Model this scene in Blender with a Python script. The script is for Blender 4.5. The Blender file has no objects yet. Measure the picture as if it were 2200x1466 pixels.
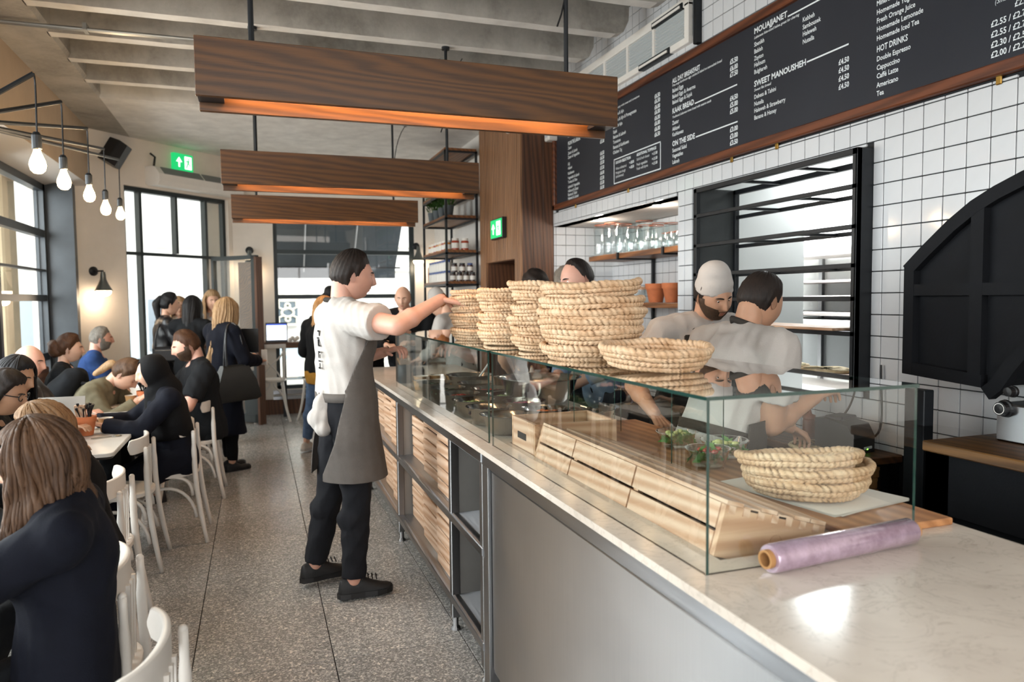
import bpy, bmesh, math, random
import numpy as np
from mathutils import Vector, Matrix
from math import pi, sin, cos, radians as RAD
random.seed(7)
rng = np.random.default_rng(7)
D = bpy.data
SC = bpy.context.scene
COL = SC.collection

# ------------------------------------------------------------------ camera
F_PX, YAW, PITCH, ROLL, CAM_H = 1580.45, .334215552, .0575874621, .00970371, 1.52
_f = np.array([sin(YAW)*cos(PITCH), cos(YAW)*cos(PITCH), -sin(PITCH)])
_r = np.array([cos(YAW), -sin(YAW), 0.])
_d = np.cross(_f, _r)
CR = np.array([cos(ROLL)*_r+sin(ROLL)*_d, -sin(ROLL)*_r+cos(ROLL)*_d, _f])
CAM = np.array([0, 0, CAM_H])
def ray(px, py): return CR.T @ np.array([(px-1100)/F_PX, (py-733)/F_PX, 1.0])
def PX(px, py, x): d = ray(px, py); return CAM+d*(x/d[0])
def PY(px, py, y): d = ray(px, py); return CAM+d*(y/d[1])
def PZ(px, py, z): d = ray(px, py); return CAM+d*((z-CAM_H)/d[2])
cam = D.cameras.new('camera'); camo = D.objects.new('camera', cam); COL.objects.link(camo)
m = Matrix.Identity(4)
for i in range(3):
    m[i][0], m[i][1], m[i][2] = CR[0][i], -CR[1][i], -CR[2][i]
m.translation = Vector(CAM)
camo.matrix_world = m
cam.sensor_fit = 'HORIZONTAL'; cam.sensor_width = 36; cam.lens = F_PX/2200*36
cam.clip_start = .05; cam.clip_end = 300
cam.dof.use_dof = True; cam.dof.focus_distance = 2.9; cam.dof.aperture_fstop = 3.2
SC.camera = camo

# ------------------------------------------------------------------ world, light, exposure
SC.view_settings.view_transform = 'Standard'; SC.view_settings.look = 'None'
SC.view_settings.gamma = 1; SC.view_settings.use_curve_mapping = False
SC.view_settings.exposure = 0.5
w = D.worlds.new('world'); SC.world = w; w.use_nodes = True
bg = w.node_tree.nodes['Background']; bg.inputs[0].default_value = (.93, .97, 1, 1); bg.inputs[1].default_value = 4.2
cy = SC.cycles
cy.use_denoising = True; cy.max_bounces = 7; cy.diffuse_bounces = 4; cy.glossy_bounces = 4
cy.transparent_max_bounces = 24; cy.transmission_bounces = 6; cy.caustics_reflective = False; cy.caustics_refractive = False
cy.sample_clamp_indirect = 6
def area(name, loc, aim, sx, sy, power, color=(1, 1, 1), spread=180):
    l = D.lights.new(name, 'AREA'); l.shape = 'RECTANGLE'; l.size = sx; l.size_y = sy; l.energy = power; l.color = color
    l.spread = RAD(spread)
    o = D.objects.new(name, l); COL.objects.link(o); o.location = loc
    o.rotation_euler = (Vector(aim)-Vector(loc)).to_track_quat('-Z', 'Y').to_euler()
    return o
def point(name, loc, power, color, r=.03):
    l = D.lights.new(name, 'POINT'); l.energy = power; l.color = color; l.shadow_soft_size = r
    o = D.objects.new(name, l); COL.objects.link(o); o.location = loc
    return o
DAY = (.92, .965, 1)
area('daylight_left_windows', (-3.2, 4.6, 2.2), (1.5, 4.4, .7), 6.5, 2.6, 470, DAY)
area('daylight_shopfront', (.3, -2.6, 2.75), (.9, 4, 1.0), 3.8, 1.5, 45, (1, .93, .86))



# ------------------------------------------------------------------ mesh helpers
class MB:
    """collects vertices and faces; build() links them as ONE mesh object"""
    def __init__(s): s.v = []; s.f = []; s.m = []; s.mi = 0
    def add(s, vs, fs):
        o = len(s.v); s.v += [tuple(map(float, p)) for p in vs]
        for f in fs: s.f.append([o+i for i in f]); s.m.append(s.mi)
        return s
    def box(s, a, b, rot=None, piv=None):
        x0, y0, z0 = a; x1, y1, z1 = b
        vs = [(x0,y0,z0),(x1,y0,z0),(x1,y1,z0),(x0,y1,z0),(x0,y0,z1),(x1,y0,z1),(x1,y1,z1),(x0,y1,z1)]
        if rot is not None:
            p = Vector(piv if piv is not None else ((x0+x1)/2, (y0+y1)/2, (z0+z1)/2))
            vs = [tuple(rot @ (Vector(q)-p) + p) for q in vs]
        return s.add(vs, [(0,3,2,1),(4,5,6,7),(0,1,5,4),(1,2,6,5),(2,3,7,6),(3,0,4,7)])
    def bbox(s, a, b, c=.004):
        """box with chamfered edges"""
        bm = bmesh.new(); bmesh.ops.create_cube(bm, size=1)
        for v in bm.verts:
            v.co = Vector([(a[i]+b[i])/2+v.co[i]*(b[i]-a[i]) for i in range(3)])
        bmesh.ops.bevel(bm, geom=bm.edges[:], offset=c, segments=1, affect='EDGES')
        bm.verts.index_update()
        vs = [v.co[:] for v in bm.verts]; fs = [[v.index for v in f.verts] for f in bm.faces]; bm.free()
        return s.add(vs, fs)
    def obox(s, c, half, ax, ay, az):
        """oriented box: centre, half sizes, three axes"""
        c = Vector(c); ax, ay, az = Vector(ax), Vector(ay), Vector(az); vs = []
        for k in (-1, 1):
            for x, y in ((-1,-1),(1,-1),(1,1),(-1,1)): vs.append(c+ax*half[0]*x+ay*half[1]*y+az*half[2]*k)
        return s.add(vs, [(0,3,2,1),(4,5,6,7),(0,1,5,4),(1,2,6,5),(2,3,7,6),(3,0,4,7)])
    def loft(s, rings, cap=True, closed=True):
        n = len(rings[0]); vs = [p for r in rings for p in r]; fs = []
        for i in range(len(rings)-1):
            for j in range(n if closed else n-1):
                k = (j+1) % n
                fs.append((i*n+j, i*n+k, (i+1)*n+k, (i+1)*n+j))
        if cap and closed:
            fs.append(tuple(reversed(range(n)))); fs.append(tuple((len(rings)-1)*n+j for j in range(n)))
        return s.add(vs, fs)
    def tube(s, path, r, n=8, cap=True):
        path = [Vector(p) for p in path]; rings = []
        rs = r if hasattr(r, '__len__') else [r]*len(path)
        up = None
        for i, p in enumerate(path):
            t = (path[min(i+1, len(path)-1)]-path[max(i-1, 0)]).normalized()
            if up is None:
                up = t.orthogonal().normalized()
            up = (up - t*up.dot(t)).normalized(); q = t.cross(up)
            rings.append([p+(up*cos(2*pi*k/n)+q*sin(2*pi*k/n))*rs[i] for k in range(n)])
        return s.loft(rings, cap)
    def lathe(s, prof, c=(0, 0, 0), n=24, axis=None, cap=False):
        """profile of (radius, height) about a vertical axis through c (or another axis)"""
        c = Vector(c); rot = Vector(axis).to_track_quat('Z', 'Y') if axis is not None else None; rings = []
        for r, h in prof:
            ring = []
            for k in range(n):
                p = Vector((r*cos(2*pi*k/n), r*sin(2*pi*k/n), h))
                ring.append(c+(rot @ p if rot else p))
            rings.append(ring)
        return s.loft(rings, cap)
    def sphere(s, c, r, n=12, m=8, sc=(1, 1, 1)):
        prof = []
        rings = []
        for i in range(m+1):
            a = pi*i/m
            rr = max(sin(a), .001)
            rings.append([(c[0]+r*sc[0]*rr*cos(2*pi*k/n), c[1]+r*sc[1]*rr*sin(2*pi*k/n), c[2]-r*sc[2]*cos(a)) for k in range(n)])
        return s.loft(rings, True)
    def prism(s, poly, d, thick):
        """flat polygon (3d points) extruded along vector d*thick"""
        n = len(poly); d = Vector(d)*thick
        vs = [Vector(p) for p in poly]+[Vector(p)+d for p in poly]
        fs = [tuple(reversed(range(n))), tuple(range(n, 2*n))]+[(i, (i+1) % n, n+(i+1) % n, n+i) for i in range(n)]
        return s.add(vs, fs)
    def grid(s, pts, closed_u=False):
        """pts[i][j] grid as an open sheet"""
        return s.loft(pts, False, closed_u)
    def mat(s, i): s.mi = i; return s
    def mesh(s, name, mats, smooth=False, off=(0, 0, 0)):
        me = D.meshes.new(name)
        v = np.array(s.v, dtype=float)-np.array(off)
        me.from_pydata(v.tolist(), [], s.f)
        for mt in (mats if isinstance(mats, (list, tuple)) else [mats]): me.materials.append(mt)
        me.polygons.foreach_set('material_index', s.m)
        if smooth: me.polygons.foreach_set('use_smooth', [True]*len(me.polygons))
        me.update()
        return me
    def build(s, name, mats, parent=None, smooth=False, fix=False, auto=None):
        if parent is not None: off = np.array(parent.matrix_world.translation) if False else np.array(WLOC.get(parent.name, (0, 0, 0)))
        else:
            v = np.array(s.v); off = np.array([(v[:, 0].min()+v[:, 0].max())/2, (v[:, 1].min()+v[:, 1].max())/2, v[:, 2].min()])
        me = s.mesh(name, mats, smooth, off)
        if fix:
            bm = bmesh.new(); bm.from_mesh(me); bmesh.ops.recalc_face_normals(bm, faces=bm.faces[:]); bm.to_mesh(me); bm.free()
        if auto is not None: me.set_sharp_from_angle(angle=RAD(auto))
        return link(name, me, parent, off)
WLOC = {}
def link(name, me, parent=None, off=(0, 0, 0)):
    o = D.objects.new(name, me); COL.objects.link(o)
    if parent is not None: o.parent = parent
    else: o.location = off
    WLOC[o.name] = tuple(off)
    return o
def tag(o, label=None, cat=None, group=None, kind=None):
    if label: o['label'] = label
    if cat: o['category'] = cat
    if group: o['group'] = group
    if kind: o['kind'] = kind
    return o
def thing(name, loc, label, cat, group=None):
    o = D.objects.new(name, None); COL.objects.link(o); o.location = tuple(map(float, loc)); o.empty_display_size = .05
    WLOC[o.name] = tuple(loc)
    return tag(o, label, cat, group)
def struct(o): return tag(o, kind='structure')
def copy_tree(o, parent=None):
    c = o.copy(); COL.objects.link(c)
    if parent is not None: c.parent = parent
    WLOC[c.name] = WLOC.get(o.name, (0, 0, 0))
    for ch in list(o.children): copy_tree(ch, c)
    return c
def place(o, loc, rz=0.0, label=None, group=None, scale=None):
    c = copy_tree(o); c.location = tuple(map(float, loc)); c.rotation_euler = (0, 0, rz)
    if label: c['label'] = label
    if group: c['group'] = group
    if scale: c.scale = (scale,)*3 if not hasattr(scale, '__len__') else scale
    return c
def arc(c, r, a0, a1, n, u, v):
    c, u, v = Vector(c), Vector(u), Vector(v)
    return [c+u*r*cos(a0+(a1-a0)*i/n)+v*r*sin(a0+(a1-a0)*i/n) for i in range(n+1)]
def bez(p0, p1, p2, p3, n=10):
    p0, p1, p2, p3 = map(Vector, (p0, p1, p2, p3))
    return [p0*(1-t)**3+p1*3*t*(1-t)**2+p2*3*t*t*(1-t)+p3*t**3 for t in [i/n for i in range(n+1)]]

# ------------------------------------------------------------------ materials
def srgb(h):
    h = h.lstrip('#'); c = [int(h[i:i+2], 16)/255 for i in (0, 2, 4)]
    return tuple(x/12.92 if x <= .04045 else ((x+.055)/1.055)**2.4 for x in c)+(1,)
MATS = {}
def base(name):
    mt = D.materials.new(name); mt.use_nodes = True
    nt = mt.node_tree; b = nt.nodes['Principled BSDF']
    return mt, nt, b
def N(nt, t, **k):
    n = nt.nodes.new(t)
    for a, v in k.items():
        if a in n.inputs.keys() if isinstance(a, str) else False: n.inputs[a].default_value = v
        else: setattr(n, a, v)
    return n
def coords(nt, scale=(1, 1, 1), kind='Object', rot=(0, 0, 0)):
    tc = nt.nodes.new('ShaderNodeTexCoord'); mp = nt.nodes.new('ShaderNodeMapping')
    mp.inputs['Scale'].default_value = scale; mp.inputs['Rotation'].default_value = rot
    if kind == 'World':
        g = nt.nodes.new('ShaderNodeNewGeometry'); nt.links.new(g.outputs['Position'], mp.inputs['Vector'])
    else: nt.links.new(tc.outputs[kind], mp.inputs['Vector'])
    return mp.outputs['Vector']
def noise(nt, vec, scale, detail=4, rough=.55, dist=0):
    n = nt.nodes.new('ShaderNodeTexNoise'); n.inputs['Scale'].default_value = scale; n.inputs['Detail'].default_value = detail
    n.inputs['Roughness'].default_value = rough; n.inputs['Distortion'].default_value = dist
    nt.links.new(vec, n.inputs['Vector']); return n.outputs['Fac']
def ramp(nt, fac, stops):
    r = nt.nodes.new('ShaderNodeValToRGB'); e = r.color_ramp.elements
    while len(e) < len(stops): e.new(.5)
    for i, (p, c) in enumerate(stops): e[i].position = p; e[i].color = c if not isinstance(c, str) else srgb(c)
    nt.links.new(fac, r.inputs['Fac']); return r.outputs['Color']
def bump(nt, b, fac, strength=.2, dist=.01):
    n = nt.nodes.new('ShaderNodeBump'); n.inputs['Strength'].default_value = strength; n.inputs['Distance'].default_value = dist
    nt.links.new(fac, n.inputs['Height']); nt.links.new(n.outputs['Normal'], b.inputs['Normal'])
def M(name, col='#888888', rough=.5, metal=0, spec=.5, var=0, vscale=8, bmp=0, bscale=60, emit=None, estr=0, coat=0, kind='Object', sheen=0, sss=0, vstretch=(1, 1, 1), col2=None):
    if name in MATS: return MATS[name]
    mt, nt, b = base(name)
    c = srgb(col) if isinstance(col, str) else col
    b.inputs['Base Color'].default_value = c; b.inputs['Roughness'].default_value = rough
    b.inputs['Metallic'].default_value = metal; b.inputs['Specular IOR Level'].default_value = spec
    if coat: b.inputs['Coat Weight'].default_value = coat; b.inputs['Coat Roughness'].default_value = .05
    if sheen: b.inputs['Sheen Weight'].default_value = sheen; b.inputs['Sheen Roughness'].default_value = .4
    if sss: b.inputs['Subsurface Weight'].default_value = sss; b.inputs['Subsurface Radius'].default_value = (.012, .005, .003)
    v = coords(nt, vstretch, kind)
    if var:
        f = noise(nt, v, vscale, 5, .6)
        lo = tuple(x*(1-var) for x in c[:3])+(1,)
        hi = (srgb(col2) if col2 else tuple(min(1, x*(1+var)) for x in c[:3])+(1,))
        nt.links.new(ramp(nt, f, [(.3, lo), (.7, hi)]), b.inputs['Base Color'])
    if bmp: bump(nt, b, noise(nt, v, bscale, 3), bmp, .004)
    if emit: b.inputs['Emission Color'].default_value = srgb(emit); b.inputs['Emission Strength'].default_value = estr
    MATS[name] = mt; return mt
def wood(name, c1, c2, axis=0, scale=14, rough=.45, kind='Object', dist=7.0, along=.07, fine=.45, prof='SIN', wave=.42):
    """long grain along the given axis: distorted bands plus fine streaks"""
    mt, nt, b = base(name)
    st = [1, 1, 1]; st[axis] = along
    oi = nt.nodes.new('ShaderNodeObjectInfo'); v0 = coords(nt, tuple(st), kind)
    ad = N(nt, 'ShaderNodeVectorMath', operation='ADD'); ml = N(nt, 'ShaderNodeVectorMath', operation='SCALE'); ml.inputs['Scale'].default_value = 7.3
    cx = nt.nodes.new('ShaderNodeCombineXYZ'); [nt.links.new(oi.outputs['Random'], cx.inputs[q]) for q in range(3)]
    nt.links.new(cx.outputs[0], ml.inputs[0]); nt.links.new(v0, ad.inputs[0]); nt.links.new(ml.outputs[0], ad.inputs[1])
    wv = nt.nodes.new('ShaderNodeTexWave'); wv.wave_type = 'BANDS'; wv.bands_direction = 'DIAGONAL'; wv.wave_profile = prof
    for k_, q in (('Scale', scale), ('Distortion', dist), ('Detail', 2.5), ('Detail Scale', .55), ('Detail Roughness', .5)): wv.inputs[k_].default_value = q
    nt.links.new(ad.outputs[0], wv.inputs['Vector'])
    st2 = [70, 70, 70]; st2[axis] = 2.2
    f2 = noise(nt, coords(nt, tuple(st2), kind), 3, 4, .7); f3 = noise(nt, v0, 5, 3)
    m1 = N(nt, 'ShaderNodeMath', operation='MULTIPLY'); m1.inputs[1].default_value = wave; nt.links.new(wv.outputs['Fac'], m1.inputs[0])
    m2 = N(nt, 'ShaderNodeMath', operation='MULTIPLY_ADD'); m2.inputs[1].default_value = fine; nt.links.new(f2, m2.inputs[0]); nt.links.new(m1.outputs[0], m2.inputs[2])
    m3 = N(nt, 'ShaderNodeMath', operation='MULTIPLY_ADD'); m3.inputs[1].default_value = .35; nt.links.new(f3, m3.inputs[0]); nt.links.new(m2.outputs[0], m3.inputs[2])
    m4 = N(nt, 'ShaderNodeMath', operation='MULTIPLY_ADD'); m4.inputs[1].default_value = .14; nt.links.new(oi.outputs['Random'], m4.inputs[0]); nt.links.new(m3.outputs[0], m4.inputs[2])
    nt.links.new(ramp(nt, m4.outputs[0], [(.28, c1), (.88, c2)]), b.inputs['Base Color'])
    b.inputs['Roughness'].default_value = rough
    bump(nt, b, f2, .15, .002)
    MATS[name] = mt; return mt

BLACK = M('black_metal', '#1d2024', .45, .3, var=.2)
BLACKP = M('black_plastic', '#141416', .4)
WHITE = M('white_paint', '#e8e6e2', .45, var=.03)
WHITEG = M('white_gloss_paint', '#e9e5df', .3, var=.03)
PLASTER = M('cream_plaster', '#ebe2d7', .8, var=.05, vscale=3, bmp=.15, bscale=40)
STEEL = None
def steel(name, axis=2, col='#9c9ea2', rough=.28, rotv=0.0):
    mt, nt, b = base(name)
    st = [90, 90, 90]; st[axis] = 1.2
    v = coords(nt, tuple(st)); f = noise(nt, v, 2, 3, .6)
    f2 = noise(nt, coords(nt), 2.2, 3, .5)
    b.inputs['Metallic'].default_value = 1
    c = srgb(col)
    nt.links.new(ramp(nt, f2, [(.3, tuple(x*.86 for x in c[:3])+(1,)), (.7, c)]), b.inputs['Base Color'])
    r = N(nt, 'ShaderNodeMath', operation='MULTIPLY_ADD'); r.inputs[1].default_value = .2; r.inputs[2].default_value = rough-.08
    nt.links.new(f, r.inputs[0]); nt.links.new(r.outputs[0], b.inputs['Roughness'])
    b.inputs['Anisotropic'].default_value = 1.0; b.inputs['Anisotropic Rotation'].default_value = rotv+.25
    tg = nt.nodes.new('ShaderNodeTangent'); tg.direction_type = 'RADIAL'; tg.axis = 'Z'; nt.links.new(tg.outputs[0], b.inputs['Tangent'])
    MATS[name] = mt; return mt
STEEL = steel('brushed_steel', 2, '#b0b0b1', .5)
STEELM = M('satin_steel', '#8f8c88', .5, .55, var=.08, vscale=4)
STEELH = steel('brushed_steel_rail', 1, '#b4b6ba', .3)
BOWLM = M('bowl_steel', '#b9b5ae', .18, 1, var=.1, vscale=12)
def glass(name, tint=(.93, .985, .96), edge=False, refl=1.0):
    mt = D.materials.new(name); mt.use_nodes = True; nt = mt.node_tree; nt.nodes.clear()
    out = nt.nodes.new('ShaderNodeOutputMaterial'); mix = nt.nodes.new('ShaderNodeMixShader')
    tr = nt.nodes.new('ShaderNodeBsdfTransparent'); tr.inputs[0].default_value = tint+(1,)
    gl = nt.nodes.new('ShaderNodeBsdfGlossy'); gl.inputs['Roughness'].default_value = .015; gl.inputs['Color'].default_value = (1, 1, 1, 1)
    fr = nt.nodes.new('ShaderNodeFresnel'); fr.inputs['IOR'].default_value = 1.5
    geo = nt.nodes.new('ShaderNodeNewGeometry'); inv = N(nt, 'ShaderNodeMath', operation='SUBTRACT'); inv.inputs[0].default_value = 1
    nt.links.new(geo.outputs['Backfacing'], inv.inputs[1])
    mu = N(nt, 'ShaderNodeMath', operation='MULTIPLY'); nt.links.new(fr.outputs[0], mu.inputs[0]); nt.links.new(inv.outputs[0], mu.inputs[1])
    m2 = N(nt, 'ShaderNodeMath', operation='MULTIPLY'); m2.inputs[1].default_value = refl*1.7; nt.links.new(mu.outputs[0], m2.inputs[0]); m2.use_clamp = True
    nt.links.new(m2.outputs[0], mix.inputs[0]); nt.links.new(tr.outputs[0], mix.inputs[1]); nt.links.new(gl.outputs[0], mix.inputs[2])
    nt.links.new(mix.outputs[0], out.inputs[0]); MATS[name] = mt; return mt
GLASS = glass('display_glass', (.965, .988, .978)); WGLASS = glass('window_glass', (.97, .985, .98), refl=.7)
JARGLASS = glass('jar_glass', (.9, .93, .93), refl=1.2)
GEDGE = M('glass_edge_green', '#1c3a34', .1, 0, .8)
def concrete():
    mt, nt, b = base('concrete')
    v = coords(nt, (1, 1, 1), 'World')
    f = noise(nt, v, 2.2, 8, .62, .4); f2 = noise(nt, v, 30, 4, .6)
    mx = N(nt, 'ShaderNodeMath', operation='MULTIPLY_ADD'); mx.inputs[1].default_value = .25; nt.links.new(f2, mx.inputs[0]); nt.links.new(f, mx.inputs[2])
    nt.links.new(ramp(nt, mx.outputs[0], [(.38, '#86827c'), (.62, '#aca8a1'), (.85, '#bfbbb4')]), b.inputs['Base Color'])
    b.inputs['Roughness'].default_value = .85; bump(nt, b, f2, .25, .006)
    return mt
CONC = concrete()
CONCP = M('bounce_lit_concrete', '#dddbd7', .85, var=.14, vscale=5, bmp=.2, bscale=40, kind='World')  # paler copy of the concrete: floor-bounce light put into the underside colour
def marble():
    mt, nt, b = base('carrara_marble')
    v = coords(nt, (1, 1, 1), 'World', (0, 0, .5))
    n1 = noise(nt, v, 7, 10, .66, 1.2)
    r1 = ramp(nt, n1, [(.0, (1, 1, 1, 1)), (.485, (1, 1, 1, 1)), (.502, (.66, .64, .62, 1)), (.52, (1, 1, 1, 1))])
    n2 = noise(nt, coords(nt, (1.0, 2.6, 1), 'World', (0, 0, .9)), 22, 6, .7, .6)
    r2 = ramp(nt, n2, [(.0, (1, 1, 1, 1)), (.60, (1, 1, 1, 1)), (.74, (.62, .57, .53, 1))])
    n3 = noise(nt, v, 2.5, 5, .6); r3 = ramp(nt, n3, [(.35, '#c4b9ad'), (.7, '#dbd1c5')])
    m1 = N(nt, 'ShaderNodeMixRGB', blend_type='MULTIPLY'); m1.inputs[0].default_value = .5
    m2 = N(nt, 'ShaderNodeMixRGB', blend_type='MULTIPLY'); m2.inputs[0].default_value = .9
    nt.links.new(r3, m1.inputs[1]); nt.links.new(r1, m1.inputs[2]); nt.links.new(m1.outputs[0], m2.inputs[1]); nt.links.new(r2, m2.inputs[2])
    nt.links.new(m2.outputs[0], b.inputs['Base Color']); b.inputs['Roughness'].default_value = .14; b.inputs['Specular IOR Level'].default_value = .55
    return mt
MARBLE = marble()
def terrazzo():
    mt, nt, b = base('terrazzo')
    v = coords(nt, (1, 1, 1), 'World')
    vo = nt.nodes.new('ShaderNodeTexVoronoi'); vo.inputs['Scale'].default_value = 150; nt.links.new(v, vo.inputs['Vector'])
    sep = nt.nodes.new('ShaderNodeSeparateColor'); nt.links.new(vo.outputs['Color'], sep.inputs[0])
    f = noise(nt, v, 1.4, 3)
    c1 = ramp(nt, sep.outputs[0], [(.0, '#73726f'), (.35, '#868583'), (.72, '#9a9896'), (.86, '#bbb8b3')])
    vo2 = nt.nodes.new('ShaderNodeTexVoronoi'); vo2.inputs['Scale'].default_value = 85; nt.links.new(v, vo2.inputs['Vector'])
    sep2 = nt.nodes.new('ShaderNodeSeparateColor'); nt.links.new(vo2.outputs['Color'], sep2.inputs[0])
    c2 = ramp(nt, sep2.outputs[1], [(.86, (1, 1, 1, 1)), (.9, (1.5, 1.45, 1.4, 1))])
    m1 = N(nt, 'ShaderNodeMixRGB', blend_type='MULTIPLY'); m1.inputs[0].default_value = 1
    nt.links.new(c1, m1.inputs[1]); nt.links.new(c2, m1.inputs[2])
    oi = nt.nodes.new('ShaderNodeObjectInfo'); m3 = N(nt, 'ShaderNodeMath', operation='MULTIPLY_ADD'); m3.inputs[1].default_value = .14; m3.inputs[2].default_value = .95
    nt.links.new(oi.outputs['Random'], m3.inputs[0])
    m2 = N(nt, 'ShaderNodeMixRGB', blend_type='MULTIPLY'); m2.inputs[0].default_value = 1
    nt.links.new(m1.outputs[0], m2.inputs[1]); nt.links.new(m3.outputs[0], m2.inputs[2])
    nt.links.new(m2.outputs[0], b.inputs['Base Color'])
    r = ramp(nt, f, [(.3, (.16, .16, .16, 1)), (.7, (.28, .28, .28, 1))]); nt.links.new(r, b.inputs['Roughness'])
    b.inputs['Specular IOR Level'].default_value = .5
    return mt
TERR = terrazzo()
TILE = M('white_glazed_tile', '#cfd1d4', .09, 0, .5, var=.02, vscale=6, bmp=.02, bscale=14)
GROUT = M('black_grout', '#16181c', .8)
OAK = wood('stained_oak', '#291606', '#6a421a', 0, 17, .42, dist=14, along=.08, wave=.3)
OAKY = wood('stained_oak_lengthwise', '#4a2a14', '#84542c', 1, 12, .45)
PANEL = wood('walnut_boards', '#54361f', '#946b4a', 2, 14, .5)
PANELD = wood('dark_and_shaded_walnut', '#321d10', '#654029', 2, 14, .5)
FRAMEW = wood('board_frame_wood', '#32160a', '#6e3d24', 1, 12, .4)
PINE = wood('pine', '#b68a68', '#dcbea4', 1, 16, .55, dist=6, fine=.3)
PINEX = wood('pine_crosswise', '#a87b58', '#d3af8e', 0, 16, .55, dist=6, fine=.3)
BUTCHER = wood('beech_block', '#8a5a36', '#b98457', 1, 12, .4, dist=3)
DARKW = wood('dark_bench_wood', '#33200f', '#654329', 1, 12, .5)
CHALK = M('menu_board_black', '#2a2c33', .5, 0, .3, var=.08, vscale=2)
LETTER = M('menu_lettering', '#e3e9ec', .6)
OVEN = M('black_oven_paint', '#0d0f13', .75, 0, .2, var=.25, vscale=5, bmp=.3, bscale=50)
GREEN = M('exit_sign_green', '#12a35a', .4, emit='#15b365', estr=.9)
GREENW = M('exit_sign_white', '#f4fff6', .4, emit='#f4fff6', estr=1.2)
BULB = M('glowing_bulb', '#ffd9a8', .3, emit='#ffd7a0', estr=14)
FILA = M('warm_lamp_glow', '#ffe6c8', .3, emit='#ffe2bd', estr=7)
LED = M('warm_led_strip', '#ff9a5c', .4, emit='#ff9c62', estr=3)
SPOT = M('downlight_glow', '#ffffff', .4, emit='#fff6ea', estr=6)
TUBE = M('fluorescent_glow', '#ffffff', .4, emit='#f6fbff', estr=5)
SCREEN = M('lit_screen', '#e8f0ff', .3, emit='#eaf2ff', estr=1.4)
SCREENB = M('lit_screen_blue', '#3154c4', .3, emit='#3154c4', estr=.8)
CARD = M('kraft_card', '#a37748', .8, var=.1)
CUPK = M('kraft_cup', '#b28a5c', .75, var=.06)
CUPW = M('cup_inside', '#ded5c8', .6)
TERRA = M('terracotta', '#b7693f', .75, var=.12, vscale=20)
PAPER = M('paper', '#ebe7e0', .8)
LEAF = M('leaf_green', '#4c7a33', .5, var=.35, vscale=30)
LEAFD = M('herb_green', '#3d6530', .6, var=.3, vscale=20)
LEATHER = M('black_leather', '#17171a', .38, var=.2, bmp=.2, bscale=90)
# ================================================================== STRUCTURE
XW, YB, ZR = 2.72, 10.32, 3.37
# ---- floor of terrazzo slabs
fl = struct(MB().box((-3.2, -3, -.12), (5.2, 10.6, -.012)).build('floor', GROUT))
ft_me = {}
tx, ty = .565, .6
for i in range(-4, 5):
    for j in range(-3, 18):
        x0 = -.29+i*tx; y0 = 3.116+(j-4)*ty
        if x0 > 2.9 or x0+tx < -2.3 or y0+ty < -.4 or y0 > 10.3: continue
        if 'f' not in ft_me:
            ft_me['f'] = MB().bbox((0, 0, -.012), (tx-.004, ty-.004, 0), .0012).mesh('floor_slab', TERR)
        o = D.objects.new('floor_slab', ft_me['f']); COL.objects.link(o); o.parent = fl
        o.location = Vector((x0, y0, 0))-Vector(WLOC[fl.name])
# ---- street outside
struct(MB().box((-40, 10.6, -.2), (40, 60, -.06)).box((-40, -10, -.2), (-3.2, 10.6, -.06)).box((-40, -40, -.2), (40, -10, -.06)).box((-3.2, -10, -.2), (40, -3, -.06)).build('ground', M('street_paving', '#a9a6a1', .8, var=.1)))
# ---- ceiling: ribbed concrete, then flat slab
ce = struct(MB().box((-3.2, -3, 3.74), (4.6, 7.59, 3.9)).build('ceiling', CONC))
rib_y = [7.02-.57*k for k in range(0, 16)]
rm = None
for y in rib_y:
    if y < .6: break
    if rm is None:
        b = MB(); xs = np.linspace(-1.3, 2.36, 40)
        rings = []
        for x in xs:
            j1, j2 = rng.uniform(-.004, .004, 2)
            rings.append([(x, 0+j1, ZR), (x, .10+j2, ZR), (x, .13, 3.74), (x, -.03, 3.74)])
        for x, z in ((2.44, ZR), (2.5, ZR+.02), (2.54, ZR+.1), (2.55, 3.74)):   # rounded end
            rings.append([(x, 0, z if z < 3.7 else 3.739), (x, .10, z if z < 3.7 else 3.739), (x, .13, 3.74), (x, -.03, 3.74)])
        b.loft(rings)
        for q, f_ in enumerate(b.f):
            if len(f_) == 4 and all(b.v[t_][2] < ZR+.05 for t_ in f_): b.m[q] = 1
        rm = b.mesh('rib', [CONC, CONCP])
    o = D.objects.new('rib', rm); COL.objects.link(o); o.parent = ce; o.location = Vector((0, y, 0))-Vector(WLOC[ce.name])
MB().box((-1.28, 7.59, ZR), (4.6, 10.6, 3.9)).build('slab', CONCP, ce)
MB().box((-3.2, 7.59, ZR+.001), (-1.28, 10.6, 3.9)).build('slab', CONC, ce)
b = MB()
pr = [(-1.27, 3.74), (-1.27, ZR+.03), (-1.29, ZR), (-1.68, ZR), (-1.68, 3.74)]
b.loft([[(x, y, z) for x, z in pr] for y in (-3, 7.6)]); b.build('edge_beam', CONC, ce, fix=True)
# ---- left wall with windows
WOODSTONE = M('stone_pier', '#8d7a66', .85, var=.2, vscale=9, bmp=.4, bscale=25)
PLASW = M('upper_plaster', '#b9a48c', .85, var=.1, vscale=2.5, bmp=.2, bscale=30)
PLASL = M('pale_soffit', '#d8d4cf', .8)
wl = MB().mat(0).box((-2.3, -3, 2.77), (-1.63, 9.0, 3.37))
wl.mat(1).box((-2.25, 6.2, 0), (-1.975, 6.93, 2.77)).box((-2.25, .1, 0), (-1.975, .7, 2.77))
wl.mat(2).box((-2.25, -3, 0), (-1.985, 8.7, .5))
wlo = struct(wl.build('wall_left', [PLASW, WOODSTONE, PLASL]))
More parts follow.
